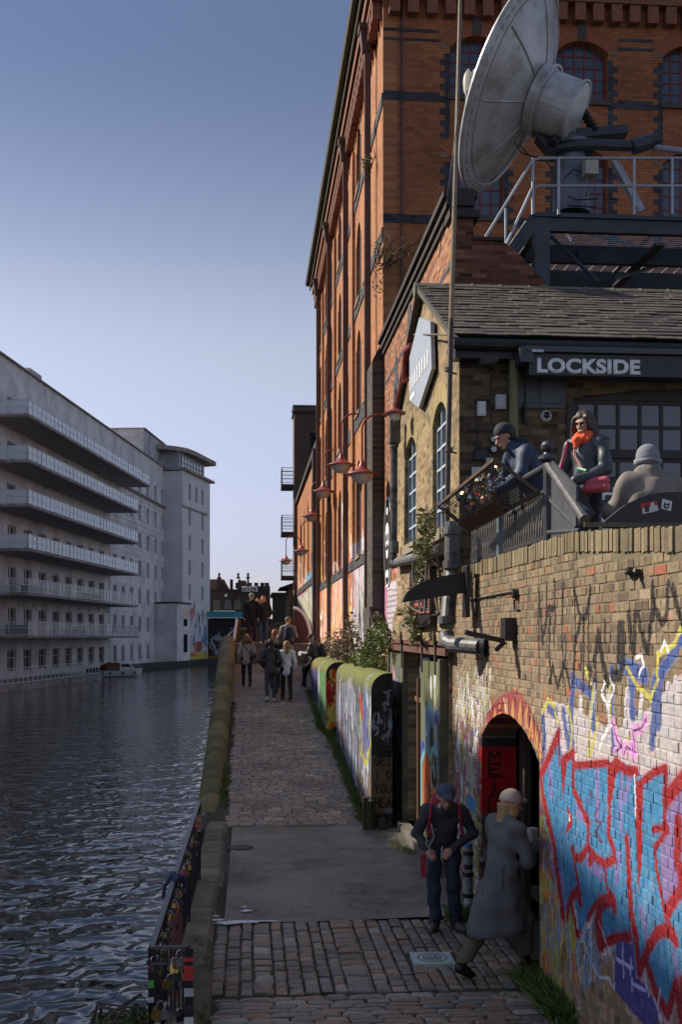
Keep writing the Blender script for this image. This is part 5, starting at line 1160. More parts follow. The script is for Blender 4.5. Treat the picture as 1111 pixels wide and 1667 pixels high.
b.prism([(a.x - .7, c.z), (c.x + 2, c.z), (c.x + 2, c.z + .8), (a.x + .7, c.z + .5)], lambda u, v, w: (u, 83.5 + w, v), 0, 7); b.build('roof', SOOT, t); b = MB()
for k in range(3): b.box(a.x + .15 + k * .2, 83.98, c.z - 2.2, a.x + .24 + k * .2, 83.995, c.z - .6)
b.build('window', GLASS, t)
t = world_thing('brown_hut', 'flat topped brown building behind the bare shrubs', 'building'); b = MB(); a = onY(446, 1035, 100); c = onY(464, 970, 100); b.box(a.x, 100, 0, c.x + 3, 106, c.z); b.build('wall', CBK, t)
b = MB(); b.box(a.x - .2, 99.8, c.z, c.x + 3, 106.2, c.z + .3); b.build('parapet', SOOT, t)
# ============================================================ MOSSY WALLS BESIDE THE RAMP
CM = Canvas('mossy_wall_paint', 18.5, 34.0, -.2, 2.8, 70); CM.rg = np.random.RandomState(9)
def Mx(px, py, X): p = onX(px, py, X); return (p.y, p.z)
for k in range(230):
    px = CM.rg.uniform(548, 604); u, v = Mx(px, CM.rg.uniform(1100, 1240), 2.1); CM.line([(u, v), (u + CM.rg.uniform(-.1, .1), v - CM.rg.uniform(.2, .7))], CM.rg.uniform(.05, .14), [(170, 180, 200), (120, 140, 180), (60, 80, 120), (190, 195, 210), (90, 100, 120), (30, 40, 60)][CM.rg.randint(6)], .8)
for k in range(26): px = CM.rg.uniform(552, 590); u, v = Mx(px, 1110, 2.1); CM.line([(u, v), (u + .2, v - .8), (u - .1, v - 1.3)], .05, (35, 45, 75), .85)
CM.poly([Mx(*p, 2.1) for p in [(590, 1150), (596, 1135), (602, 1170), (604, 1215), (597, 1225), (590, 1200)]], (96, 102, 160), .8)
CM.line([Mx(*p, 2.1) for p in [(586, 1165), (589, 1150), (586, 1190), (588, 1225), (597, 1245), (604, 1210), (600, 1170)]], .1, (170, 172, 60)); CM.line([Mx(587, 1140, 2.1), Mx(590, 1160, 2.1)], .25, (170, 60, 50)); CM.blob(*Mx(598, 1195, 2.1), .12, .18, (30, 30, 60), .9)
CM.scribble(19, 26.5, -.1, 1.2, [(100, 95, 110), (70, 65, 80), (130, 120, 130), (120, 60, 70)], 60, .05, .6, .3)
Yb = lambda px: onX(px, 1035, 1.9).y
CM.poly([(Yb(519), .5), (Yb(509), .5), (Yb(509), 2.45), (Yb(519), 2.45)], (62, 62, 120), .8); CM.poly([(Yb(531), .4), (Yb(522), .4), (Yb(522), 2.35), (Yb(531), 2.4)], (62, 120, 72), .8); CM.line([(Yb(520.5), 2.4), (Yb(520.5), .8)], .35, (170, 175, 185)); CM.blob(Yb(512), 2.45, 1.0, .15, (190, 100, 40))
for k in range(40): px = CM.rg.uniform(550, 603); u, v = Mx(px, CM.rg.uniform(1105, 1180), 2.1); CM.line([(u, v), (u + CM.rg.uniform(-.15, .15), v - .35), (u + CM.rg.uniform(-.2, .2), v - CM.rg.uniform(.5, 1.1))], .035, (22, 26, 40), .85)
MW = brick_mat('mossy_wall', 1, [(0, (.10, .085, .07)), (1, (.19, .155, .12))], (.13, .12, .10), canvas=CM, wear=.5, bump=.9, moss=((.135, .155, .03), 2.22, 2.5))
MOSSS = mat('moss_stone', (.15, .145, .05), .95, .4, 3, .35, fine=50, dirt=((.10, .09, .05), .6, 1.6), rnd=.3)
t = world_thing('mossy_parapet', 'round-topped graffitied wall with blue and yellow lettering and bright moss, nearer of the two', 'wall')
def rwall(X0, X1, y0, y1, zt, z0, t_, m_, seg=8):
    pr = [(X1, z0), (X0, z0)] + [((X0 + X1) / 2 - math.cos(math.pi * k / seg) * (X1 - X0) / 2, 0) for k in range(0)] + [(X0 + .3 - .3 * math.cos(math.pi / 2 * k / seg), zt - .3 + .3 * math.sin(math.pi / 2 * k / seg)) for k in range(seg + 1)] + [(X1, zt)]
    q = MB(); q.prism(pr, lambda u, v, w: (u, w, v), y0, y1); return q.build('wall', m_, t_), pr
w1_, pr = rwall(2.1, 2.47, 18.9, 26.5, 2.66, -.05, t, MW)
CE = Canvas('pier_end_paint', 1.6, 2.8, 0, 2.8, 130); CE.rg = np.random.RandomState(2)
CE.scribble(2.15, 2.6, 1.5, 2.4, [(110, 110, 120), (140, 140, 150)], 18, .018, .7, .16); CE.poly([(2.1, .25), (2.75, .25), (2.75, 1.2), (2.1, 1.25)], (96, 82, 58), .55); CE.blob(2.45, 1.75, .1, .06, (110, 140, 170)); CE.blob(2.4, .3, .1, .06, (120, 120, 130))
for i, s_ in enumerate(('GET', 'I OF', 'YOUR', 'HEAD')): CE.text(s_, 2.16, 1.08 - i * .24, .075, .15, (18, 16, 16), .018)
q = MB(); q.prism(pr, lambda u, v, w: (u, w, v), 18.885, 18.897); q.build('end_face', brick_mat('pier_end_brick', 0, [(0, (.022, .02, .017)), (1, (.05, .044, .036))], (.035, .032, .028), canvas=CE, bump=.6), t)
t = world_thing('mossy_parapet', 'round-topped mossy wall with violet and green stripes, farther up the ramp', 'wall')
w1_, pr = rwall(1.88, 2.38, 26.9, 33.4, 2.66, 0, t, MW)
CE2 = Canvas('pier_end_paint_far', 1.8, 2.5, 0, 2.8, 60); CE2.rg = np.random.RandomState(4); CE2.scribble(1.9, 2.4, 1.1, 2.3, [(200, 70, 30), (210, 120, 40), (170, 30, 40), (200, 190, 90)], 50, .05, .9, .25)
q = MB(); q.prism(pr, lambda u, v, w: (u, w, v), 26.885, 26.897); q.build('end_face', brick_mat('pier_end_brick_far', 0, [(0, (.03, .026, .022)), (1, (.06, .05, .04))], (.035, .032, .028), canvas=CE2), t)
# raised planting bed behind the mossy walls
b = MB(); b.box(2.45, 26.5, -1.6, 3.26, 52, 2.3); b.box(2.73, 21, -1.6, 3.26, 26.5, 2.2); b.box(2.0, 33.5, -1.6, 2.45, 50, 2.6); struct(b.build('raised_bed', EARTH))
# left parapet: round-backed coping stones stepping up the ramp
t = world_thing('mossy_coping_wall', 'long half-round mossy stone parapet climbing between ramp and canal', 'wall')
cz = lambda y: .26 + (y - 21) * .1765 if y > 21 else .12 + .14 * (y - 20.2) / .8
b = MB(); yy = [20.2, 21, 38.4]; b.prism([(20.2, -1.65), (38.4, -1.65), (38.4, cz(38.4) - .28), (21, cz(21) - .28), (20.2, -.1)], lambda u, v, w: (w, u, v), -.95, -.52); b.build('wall', brick_mat('parapet_brick', 1, [(0, (.035, .03, .024)), (1, (.07, .06, .045))], (.05, .045, .035)), t)
y = 20.2
while y < 38.3:
    Ls = random.uniform(.9, 1.25); y1_ = min(y + Ls - .03, 38.4); q = MB(); r0 = .25 + random.uniform(-.006, .006); seg = 10; vs = []
    for yy_, e in ((y, .97), (y + .04, 1), (y1_ - .04, 1), (y1_, .97)):
        for k in range(seg + 1): a = math.pi * k / seg; vs.append((-.72 - math.cos(a) * r0 * e, yy_, cz(yy_) - .27 + math.sin(a) * .27 * e))
        vs.append((-.72 + r0 * e, yy_, cz(yy_) - .45)); vs.append((-.72 - r0 * e, yy_, cz(yy_) - .45))
    nn = seg + 3; fs = [tuple(range(nn)), tuple(3 * nn + k for k in range(nn))[::-1]] + [(j * nn + k, j * nn + (k + 1) % nn, (j + 1) * nn + (k + 1) % nn, (j + 1) * nn + k) for j in range(3) for k in range(nn)]
    q.add(vs, fs); o = q.build('coping_stone', MOSSS, t, smooth=False); o['rnd'] = random.random(); y += Ls
# ============================================================ SATELLITE DISH AND ITS PLATFORM
GALV = mat('dish_metal', (.62, .64, .68), .4, .22, 1.6, .12, .2, dirt=((.30, .30, .28), .7, 1.6)); DST = mat('dark_steel', (.045, .055, .07), .5, .3, 3, .2, .3); LST = mat('light_steel', (.33, .36, .40), .42, .15, 4, .1, .5)
DD = 20.5
def camvec(x, up, dep): return Vector((x * math.cos(TH) + dep * math.sin(TH), -x * math.sin(TH) + dep * math.cos(TH), up))
dc = P(829, 145, DD); dax = camvec(-.848, .449, .285).normalized()
sd_ = world_thing('satellite_dish', 'huge weathered metal satellite dish tilted up to the left on a roof platform', 'satellite dish')
RD = 165 / FPX * DD; DEP = .62
prof = [(.42, -DEP * .97)] + [(RD * t, -DEP * (1 - t * t)) for t in (.3, .4, .5, .6, .7, .8, .88)]
q = MB(); q.lathe(prof, dc, dax, 48); q.lathe([(r, h + .02) for r, h in prof], dc, dax, 48); reflector = q.build('reflector', GALV, sd_, smooth=True)
q = MB(); q.lathe([(RD * .885, -DEP * .20), (RD * .90, -DEP * .23), (RD * .99, -.06), (RD, 0), (RD * .985, .035), (RD * .89, -DEP * .12)], dc, dax, 64); q.build('rim', GALV, sd_)
ta = dax.cross(Vector((0, 0, 1))).normalized(); tb = dax.cross(ta)
q = MB()
for k in range(56):
    a0 = 2 * math.pi * k / 56; a1 = a0 + .055
    def rp_(a, r, h): return dc + dax * h + (ta * math.cos(a) + tb * math.sin(a)) * r
    q.add([rp_(a0, RD * .93, -DEP * .155 - .008), rp_(a1, RD * .93, -DEP * .155 - .008), rp_(a1, RD * .955, -.096), rp_(a0, RD * .955, -.096)], [(0, 1, 2, 3)])
q.build('rim_slots', mat('slot_dark', (.01, .01, .012), .8), sd_)['kind'] = 'stuff'
q = MB()
for k in range(8):
    a = 2 * math.pi * k / 8 + .25; pts = [rp_(a, RD * t, -DEP * (1 - t * t) - .012) for t in (.26, .4, .55, .7, .86)]
    q.tube(pts, .014, 5)
build_each(q, 'rib', GALV, sd_)
q = MB(); q.lathe([(.30, -1.42), (.50, -1.40), (.52, -1.36), (.54, -.78), (.60, -.74), (.62, -.60), (.55, -.55)], dc, dax, 32); q.lathe([(0, -1.42), (.3, -1.42)], dc, dax, 32); q.build('hub', GALV, sd_)
q = MB(); 
for h_ in (-1.38, -.76): q.lathe([(.53 if h_ < -1 else .60, h_ - .02), (.56 if h_ < -1 else .64, h_ - .02), (.56 if h_ < -1 else .64, h_ + .02), (.53 if h_ < -1 else .6, h_ + .02)], dc, dax, 32)
q.build('hub_flanges', GALV, sd_)['kind'] = 'stuff'
fc_ = P(776, 134, DD + .3); fb = P(765, 131, DD + .3)
q = MB(); fa = (dax * .8 + camvec(.2, 0, -.5) * .3).normalized(); q.lathe([(0, .0), (.26, .0), (.27, .04), (.2, .08), (.2, .16), (.26, .20), (.17, .26), (0, .27)], fc_ - fa * .05, camvec(-.9, .1, .3), 24); q.build('feed_horn', mat('cream_metal', (.55, .54, .46), .45, .1, 5, .05), sd_)
q = MB(); 
for A in (P(852, 34, DD - .1), P(757, 245, DD + .1), P(757, 250, DD + .9)): q.tube([A, P(762, 128, DD + .3)], .028, 6)
build_each(q, 'feed_strut', LST, sd_)
# mount: pedestal, yoke, actuators
pb = P(930, 350, DD); q = MB(); q.lathe([(.36, 0), (.34, .1), (.3, 1.1), (.38, 1.15), (.38, 1.3)], pb, n=20); q.build('pedestal', mat('grey_steel', (.13, .15, .18), .5, .25, 3, .2, .3), sd_)
q = MB(); q.bar(P(905, 225, DD + .1), P(1020, 215, DD + .1), .30, .16); q.bar(P(897, 222, DD - .2), P(960, 250, DD), .35, .3); q.bar(P(885, 215, DD), P(915, 250, DD), .3, .4); build_each(q, 'yoke', DST, sd_)
q = MB(); q.tube([P(905, 240, DD - .3), P(950, 235, DD - .35), P(1030, 238, DD - .3)], .10, 10); q.tube([P(1030, 240, DD - .3), P(1062, 230, DD - .3)], .14, 12); q.tube([P(1048, 236, DD - .3), P(1072, 226, DD - .3)], .10, 12); build_each(q, 'actuator', DST, sd_)
q = MB(); q.tube([P(934, 160, DD), P(950, 180, DD), P(970, 214, DD)], .075, 8); 
for k in range(9): c = P(938 + 30 * k / 8, 165 + 45 * k / 8, DD); q.lathe([(.07, 0), (.10, .03), (.07, .06)], c, camvec(.5, -.8, 0), 10)
q.build('screw_jack', mat('black_rubber', (.012, .012, .013), .6), sd_)
q = MB(); q.tube([P(1062, 240, DD), P(1140, 250, DD)], .06, 8); q.tube([P(1000, 262, DD), P(1045, 345, DD)], .085, 10); build_each(q, 'stay', LST, sd_)
q = MB(); a = P(950, 288, DD - .4); q.box(a.x, a.y - .15, a.z, a.x + .24, a.y + .1, a.z + .3); q.build('junction_box', mat('beige_box', (.36, .35, .30), .5, .1, 5, .05), sd_)
q = MB()
for pts in ([(838, 232), (850, 250), (880, 258), (905, 250)], [(845, 235), (870, 262), (900, 262)], [(925, 320), (940, 326), (975, 324), (970, 338), (925, 335)], [(905, 235), (930, 228), (950, 235)], [(955, 320), (960, 300), (962, 288)], [(920, 290), (935, 276), (948, 282)], [(890, 262), (905, 290), (905, 330)]):
    q.tube([P(x, y, DD - .42) for x, y in pts], .014, 5)
build_each(q, 'cable', BLK_, sd_)
# platform
pf = world_thing('roof_platform', 'dark steel platform with galvanised railings and a short stair beside the dish', 'platform')
zd = P(900, 350, 19.2).z; y0p = P(880, 350, 19.2).y; xl = P(873, 350, 19.2).x; y1p = y0p + 4.6; xr = 12.0
GRATE = mat('grating_edge', (.35, .37, .40), .5, .2, 4, .2, .3)
q = MB(); q.box(xl, y0p, zd - .27, xr, y0p + .12, zd); q.box(xl - .03, y0p - .05, zd - .04, xr, y0p - .003, zd + .03); q.box(xl, y1p, zd - .3, xr, y1p + .12, zd); q.box(xl, y0p + .13, zd - .28, xl + .12, y1p - .01, zd); build_each(q, 'edge_beam', DST, pf)
q = MB(); nb = 0
y = y0p + .2
while y < y1p: q.box(xl + .14, y, zd - .012, xr, y + .012, zd); y += .10
x = xl + .3
while x < xr: q.box(x, y0p + .13, zd - .02, x + .01, y1p - .01, zd - .008); x += .25
q.build('grating', GRATE, pf)['kind'] = 'stuff'
q = MB()
for yy in (y0p + 1.3, y0p + 2.7, y0p + 4.0): q.box(xl + .14, yy, zd - .36, xr, yy + .14, zd - .04)
for xx in (xl + 2.2, xl + 4.6, xl + 7): q.box(xx, y0p + .14, zd - .42, xx + .16, y1p, zd - .37)
build_each(q, 'cross_beam', DST, pf)
q = MB(); q.box(xl - .02, y0p - .02, 8.2, xl + .24, y0p + .2, zd + .02); q.box(xl + 3.8, y1p - .3, 8, xl + 4.0, y1p - .1, zd - .3); q.box(xr - .5, y0p, 8, xr - .3, y0p + .2, zd - .3); build_each(q, 'column', DST, pf)
q = MB()
for (a, c) in (((897, 385, 19.6), (975, 460, 19.4)), ((925, 382, 22), (950, 420, 20)), ((960, 380, 21), (1035, 400, 22)), ((1070, 375, 21), (1000, 445, 22)), ((1000, 455, 20), (1111, 420, 22))): q.tube([P(*a), P(*c)], .035, 6)
build_each(q, 'brace', DST, pf)
q = MB()
for px in (868, 910, 1033, 1095, 1160):
    a = P(px, 350, 19.15); q.tube([a, (a.x, a.y, a.z + .98)], .026, 8)
build_each(q, 'railing_post', LST, pf)
q = MB()
for dz in (.98, .50):
    a = P(868, 350, 19.15); bq = P(1180, 350, 19.15); q.tube([P(878, 350, 19.15) + Vector((0, 0, dz + .0)), bq + Vector((0, 0, dz))], .026, 8)
    e = P(818, 415, 19.0); q.tube([P(878, 350, 19.15) + Vector((0, 0, dz)), a + Vector((-.02, 0, dz - .06)), e + Vector((-.30 if dz > .6 else -.1, 0, dz - .70))], .024, 8)
build_each(q, 'handrail', LST, pf)
q = MB(); e = P(824, 420, 19.1); q.tube([e, e + Vector((0, 0, .85))], .024, 8); q.build('stair_post', LST, pf)
q = MB(); 
for dy in (0, .8): q.bar(P(874, 352, 19.2) + Vector((0, dy, 0)), P(824, 424, 19.2) + Vector((0, dy, 0)), .05, .20)
build_each(q, 'stair_stringer', DST, pf)
q = MB()
for k in range(5): f = (k + .5) / 5; p = P(874 - 50 * f, 352 + 72 * f, 19.2); q.box(p.x - .13, p.y + .03, p.z - .02, p.x + .13, p.y + .77, p.z + .01)
build_each(q, 'tread', GRATE, pf)

# ============================================================ ALONG THE CANAL FACE OF THE PUB
PIPEB = mat('black_cast_pipe', (.028, .029, .033), .45, .45, 5, .35, dirt=((.12, .12, .11), .45, 5)); PIPEG = mat('grey_plastic_pipe', (.16, .165, .175), .5, .3, 3, .2, dirt=((.05, .05, .05), .5, 4))
t = world_thing('soil_pipe', 'thick black downpipe turning out to a grey capped end over the brick wall', 'pipe')
q = MB(); r_ = .095; q.tube([P(737, 850, 13.95), P(736, 930, 13.9), P(728, 1020, 13.6)], r_, 14); q.build('downpipe', PIPEB, t)
q = MB(); q.tube([P(727, 1032, 13.55), P(729, 1043, 13.5), P(738, 1049, 13.4), P(785, 1053, 12.9)], r_, 14); q.build('elbow', PIPEG, t)
q = MB(); a = P(783, 1053, 12.9); q.lathe([(0, .0), (.115, 0), (.115, .05), (.0, .06)], a, camvec(1, 0, -.3), 16); q.build('end_cap', PIPEG, t)
q = MB()
for p in ((737, 870, 13.9), (736, 925, 13.88), (728, 1015, 13.6)): q.lathe([(0.09, 0), (.115, 0), (.115, .09), (.09, .09)], P(*p), n=14)
build_each(q, 'collar', PIPEG, t)
t = world_thing('side_pipe', 'long grey pipe slanting along the pub wall below its windows', 'pipe')
q = MB(); q.tube([onX(722, 893, 2.62), onX(700, 903, 2.62), onX(641, 917, 2.62)], .085, 12); q.build('pipe', PIPEG, t); q = MB(); q.lathe([(.0, 0), (.10, 0), (.10, .12), (0, .12)], onX(641, 917, 2.62), (0, -1, 0), 14); q.build('collar', PIPEB, t)
t = world_thing('annexe_downpipe', 'black downpipe at the seam between yellow and red brickwork', 'pipe')
q = MB(); q.tube([onX(642, 725, 2.55), onX(641, 912, 2.55)], .065, 12); q.build('pipe', PIPEB, t); q = MB(); 
for py in (728, 900): q.lathe([(.065, 0), (.082, 0), (.082, .2), (.065, .2)], onX(642, py, 2.55), n=12)
build_each(q, 'collar', PIPEG, t); q = MB(); a = onX(643, 722, 2.55); q.box(a.x - .09, a.y - .1, a.z, a.x + .09, a.y + .1, a.z + .4); q.build('hopper', PIPEB, t)
# black curved sign arms with their shadows on the wall
def curved_arm(name, label, cat, Yp, X0, X1, z0, h, thick, parent_extra=None):
    t = thing(name, label, cat, (X1, Yp, z0)); q = MB(); n_ = 12; pts = [(0, 0), (0, h)] + [(-(X1 - X0) * (.35 + .65 * k / n_), h * (1 - .0) * math.sqrt(max(0, 1 - (k / n_) ** 2)) * .95 + .0) for k in range(n_ + 1)]
    q.prism(pts, lambda u, v, w: (u, w, v - .12 * (-u / (X1 - X0)) * 1.0), -thick / 2, thick / 2); q.build('arm', BLK_, t); return t
a = onY(762, 965, 13.3); c = onY(655, 950, 13.3)
t = curved_arm('curved_bracket', 'black curved-ended sign arm jutting out past the soil pipe', 'bracket', 13.3, c.x, a.x - .02, a.z, .26, .07)
q = MB(); q.box(-.02, -.14, -.30, .02, .14, .32); q.build('wall_plate', BLK_, t)
t = thing('wall_light', 'slim black arm light on a square box, casting its shadow down the sunny brick', 'light', tuple(onX(838, 1040, XW)))
q = MB(); q.box(-.12, -.10, -.02, -.006, .12, .22); q.build('box', BLK_, t)
q = MB(); q.bar((-.12, 0, -.02), (-.52, .02, .07), .11, .05); q.bar((-.10, 0, -.03), (-.2, 0, -.12), .05, .04); q.build('arm', BLK_, t)
q = MB(); q.bar((-.30, .01, .0), (-.5, .02, .04), .08, .01); q.build('lens', GREYB, t)
t = world_thing('wall_cable', 'black cable clipped along the brick to a round junction by a red brick', 'cable')
q = MB(); pts = [onX(*p, XW - .015) for p in [(764, 977), (790, 972), (820, 966), (840, 963)]]; q.tube(pts, .011, 6); q.tube([onX(*p, XW - .015) for p in [(842, 968), (838, 980), (838, 992), (845, 993)]], .01, 6); q.build('cable', BLK_, t)
q = MB(); q.lathe([(0, 0), (.05, 0), (.05, .06), (0, .07)], onX(844, 966, XW), (-1, 0, 0), 12); q.build('junction', BLK_, t)
t = thing('iron_hook', 'rusty iron fixing projecting from the upper courses of the brick wall', 'hook', tuple(onX(1044, 932, XW)))
q = MB(); q.lathe([(.0, 0), (.028, 0), (.03, .05), (.015, .06), (.02, .11), (0, .12)], (0, 0, 0), (-1, 0, 0), 10); q.build('stud', BLK_, t); q = MB(); q.bar((-.05, -.03, -.05), (-.07, .04, .03), .04, .03); q.bar((-.04, .06, .0), (-.05, .02, 0), .03, .02); q.build('lug', BLK_, t)
# club notice
t = world_thing('red_notice', 'black noticeboard with red lettering half hidden by creeper on the pub wall', 'noticeboard')
cn = [(671, 930), (705, 921), (705, 1018), (671, 1022)]; pts = [onX(*p, PX - .06) for p in cn]; q = MB(); q.prism([(p.y, p.z) for p in pts], lambda u, v, w: (w, u, v), PX - .10, PX - .003); q.build('board', BLK_, t)
REDL = mat('red_letters', (.62, .03, .04), .5, .1, 20, .0); SIDE = Matrix(((0, 0, -1, 0), (-1, 0, 0, 0), (0, 1, 0, 0), (0, 0, 0, 1)))
a = onX(674, 976, PX - .11); c = onX(703, 960, PX - .11)
text_obj('RED CLUB', 'lettering', REDL, t, .26, Matrix.Translation((PX - .103, a.y, a.z)) @ SIDE, .004, .04, w=a.y - c.y)
a = onX(675, 1002, PX - .11); c = onX(701, 990, PX - .11); text_obj('BILLS', 'lettering', REDL, t, .19, Matrix.Translation((PX - .103, a.y, a.z)) @ SIDE, .004, .03, w=a.y - c.y)
# skull roundel painted on board on the annexe
t = world_thing('skull_roundel', 'tall oval black plaque with a white skull on the orange annexe wall', 'wall art')
cy_ = onX(631, 882, AX - .03); q = MB(); ry = (onX(625, 882, AX).y - onX(637, 882, AX).y) / 2; rz_ = 1.06
q.prism([(cy_.y + math.cos(2 * math.pi * k / 28) * ry, cy_.z + math.sin(2 * math.pi * k / 28) * rz_) for k in range(28)], lambda u, v, w: (w, u, v), AX - .03, AX - .003); q.build('border', WLET, t)
q = MB(); q.prism([(cy_.y + math.cos(2 * math.pi * k / 28) * ry * .92, cy_.z + math.sin(2 * math.pi * k / 28) * rz_ * .95) for k in range(28)], lambda u, v, w: (w, u, v), AX - .034, AX - .030); q.build('ground', BLK_, t)
q = MB()
for (dy, dz, a_, b_) in ((0, .12, .5, .33), (0, -.22, .3, .18), (-.2, -.75, .2, .1), (.2, -.75, .2, .1), (0, .72, .22, .1)): q.prism([(cy_.y + dy * ry + math.cos(2 * math.pi * k / 14) * ry * a_, cy_.z + dz + math.sin(2 * math.pi * k / 14) * b_) for k in range(14)], lambda u, v, w: (w, u, v), AX - .038, AX - .034)
build_each(q, 'skull', WLET, t); q = MB()
for (dy, dz, a_, b_) in ((-.22, .1, .15, .10), (.22, .1, .15, .10), (0, -.1, .07, .06)): q.prism([(cy_.y + dy * ry + math.cos(2 * math.pi * k / 10) * ry * a_, cy_.z + dz + math.sin(2 * math.pi * k / 10) * b_) for k in range(10)], lambda u, v, w: (w, u, v), AX - .042, AX - .038)
build_each(q, 'eye_socket', BLK_, t)
# ============================================================ THE OLD GREEN DOORWAY
DCV = Canvas('door_paint', 14.8, 21.2, 0, 3.2, 120); DCV.rg = np.random.RandomState(21); DX = 2.70
def D(px, py): p = onX(px, py, DX); return (p.y, p.z)
DCV.poly([D(*p) for p in [(690, 1150), (724, 1150), (722, 1300), (690, 1320)]], (110, 125, 140), .55)
for (px, py, w, h_, c) in ((702, 1120, .1, .22, (210, 212, 220)), (708, 1105, .12, .2, (200, 205, 220)), (714, 1128, .1, .15, (210, 210, 220)), (708, 1140, .1, .2, (205, 200, 170)), (712, 1170, .22, .18, (40, 70, 170)), (700, 1165, .12, .3, (70, 160, 200)), (716, 1180, .1, .15, (200, 200, 210)), (703, 1200, .2, .2, (40, 50, 60)), (712, 1192, .15, .12, (50, 50, 60))): u, v = D(px, py); DCV.blob(u, v, w, h_, c, .9)
DCV.poly([D(*p) for p in [(688, 1320), (689, 1250), (692, 1228), (697, 1225), (700, 1250), (702, 1282), (710, 1285), (714, 1275), (713, 1310)]], (206, 92, 34), .97)
DCV.poly([D(*p) for p in [(701, 1240), (706, 1225), (712, 1235), (714, 1262), (709, 1288), (704, 1275)]], (28, 28, 34), .95)
DCV.line([D(*p) for p in [(686, 1310), (686, 1240), (691, 1222), (697, 1220), (700, 1235), (706, 1216), (714, 1230), (717, 1290)]], .06, (110, 180, 190)); DCV.line([D(*p) for p in [(684, 1290), (683, 1240), (687, 1210), (690, 1215)]], .1, (40, 70, 150)); DCV.line([D(*p) for p in [(692, 1320), (692, 1270), (694, 1250)]], .03, (40, 25, 20)); DCV.line([D(*p) for p in [(698, 1310), (698, 1275), (703, 1300)]], .03, (60, 30, 20))
DCV.scribble(15.1, 16.7, .2, 2.0, [(190, 200, 210), (90, 150, 180), (30, 40, 60), (200, 190, 90)], 26, .03, .7, .25)
for _ in range(60): u, v = D(DCV.rg.uniform(642, 655), DCV.rg.uniform(1090, 1330)); DCV.blob(u, v, .18, .16, [(180, 110, 150), (140, 150, 180), (90, 95, 110), (180, 180, 195), (200, 130, 165)][DCV.rg.randint(5)], .7)
DCV.scribble(19.2, 20.9, .1, 2.8, [(40, 40, 50), (190, 195, 210), (60, 80, 130)], 40, .03, .7, .4)
GRN = piece_mat('green_door_paint', 1, [(0, (.13, .145, .075)), (1, (.17, .185, .10))], DCV, .3, .5, .65)
t = world_thing('sliding_door', 'flaking olive plank door with an orange and black painting, hung in the brick opening', 'door')
for k, (ya, yb) in enumerate([(15.16, 15.55), (15.56, 15.95), (15.96, 16.35), (16.36, 16.80), (16.81, 17.25)]): q = MB(); q.box(DX + random.uniform(0, .008), ya, .12, DX + .05, yb, 2.92); o = q.build('plank', GRN, t); o['rnd'] = random.random()
q = MB(); q.box(DX - .09, 14.98, .05, DX + .06, 15.14, 2.98); q.box(DX - .05, 18.90, .0, DX + .1, 19.10, 3.02); build_each(q, 'door_post', mat('olive_post', (.13, .13, .06), .7, .35, 5, .4, dirt=((.06, .06, .05), .6, 3)), t)
q = MB(); q.box(DX + .22, 17.2, .1, DX + .26, 18.86, 3.0); q.build('inner_door', mat('dark_board_door', (.022, .022, .026), .6, .3, 4, .3, dirt=((.12, .13, .15), .3, 3)), t)
q = MB(); q.box(DX + .12, 17.2, 2.2, DX + .2, 18.8, 2.28); q.box(DX + .1, 17.26, .1, DX + .2, 17.33, 2.2); q.box(DX + .1, 18.2, .1, DX + .2, 18.28, 2.6); build_each(q, 'inner_frame', mat('brown_frame', (.14, .07, .04), .7), t)
q = MB(); q.box(DX + .14, 17.3, 2.4, DX + .16, 18.1, 2.95); q.build('fanlight', GREYB, t)
q = MB(); q.bar((DX - .06, 14.6, 3.08), (DX - .06, 20.9, 3.10), .05, .10); q.bar((DX - .03, 14.6, 3.2), (DX - .03, 20.9, 3.2), .1, .06); build_each(q, 'rail', mat('rust_rail', (.12, .05, .035), .7, .5, 6, .5), t)
for y in (15.3, 16.5, 18.7, 20.3):
    q = MB(); q.box(DX - .11, y - .035, 2.75, DX - .09, y + .035, 3.32); q.box(DX - .13, y - .06, 3.18, DX - .1, y + .06, 3.36); q.build('hanger', mat('rust_iron2', (.06, .045, .03), .7, .4, 9, .4), t)
q = MB(); q.box(DX - .16, 14.95, -.03, DX + .25, 18.9, .12); q.build('threshold', mat('worn_step', (.14, .12, .10), .8, .3, 4, .4), t)
t = world_thing('painted_board_wall', 'narrow pink and grey painted panel left of the olive door', 'panel'); 
for k in range(4): q = MB(); q.box(DX - .02 + random.uniform(0, .01), 19.12 + k * .44, 0, DX + .03, 19.55 + k * .44, 3.0); o = q.build('board', GRN, t); o['rnd'] = random.random()
q = MB(); q.box(DX - .05, 20.9, 0, DX + .3, 21.05, 3.05); q.build('corner_post', MATS['olive_post'], t)
# old timber posts at the foot of the mossy wall, stickered post by the arch
t = thing('timber_post', 'rotten dark timber post with white paint marks at the foot of the mossy wall', 'post', (2.04, 18.72, 0)); q = MB(); q.box(-.1, -.09, 0, .04, .07, .56); q.box(.05, -.04, 0, .10, .08, .48); build_each(q, 'timber', mat('rotten_wood', (.045, .042, .02), .95, .5, 7, .9, stretch=(2, 2, .3)), t); q = MB(); q.add([(-.02, -.093, .5), (.035, -.093, .5), (.01, -.093, .85)], [(0, 1, 2)]); q.v = [(x, y, min(z, .555)) for x, y, z in q.v]; q.build('paint_mark', WLET, t)
t = thing('timber_post', 'short broken timber stub beside the dark hole under the mossy wall', 'post', (2.26, 18.7, 0)); q = MB(); q.box(-.06, -.05, 0, .06, .05, .2); q.bar((-.05, -.05, .02), (.16, -.02, .12), .06, .05); build_each(q, 'timber', MATS['rotten_wood'], t)
a = onZ(766, 1500); t = thing('stickered_post', 'short post plastered with black and white stickers beside the walker in the dark jumper', 'post', (2.62, 12.95, 0))
PC = Canvas('post_paint', 12.8, 13.1, 0, 1.1, 300); PC.rg = np.random.RandomState(8); 
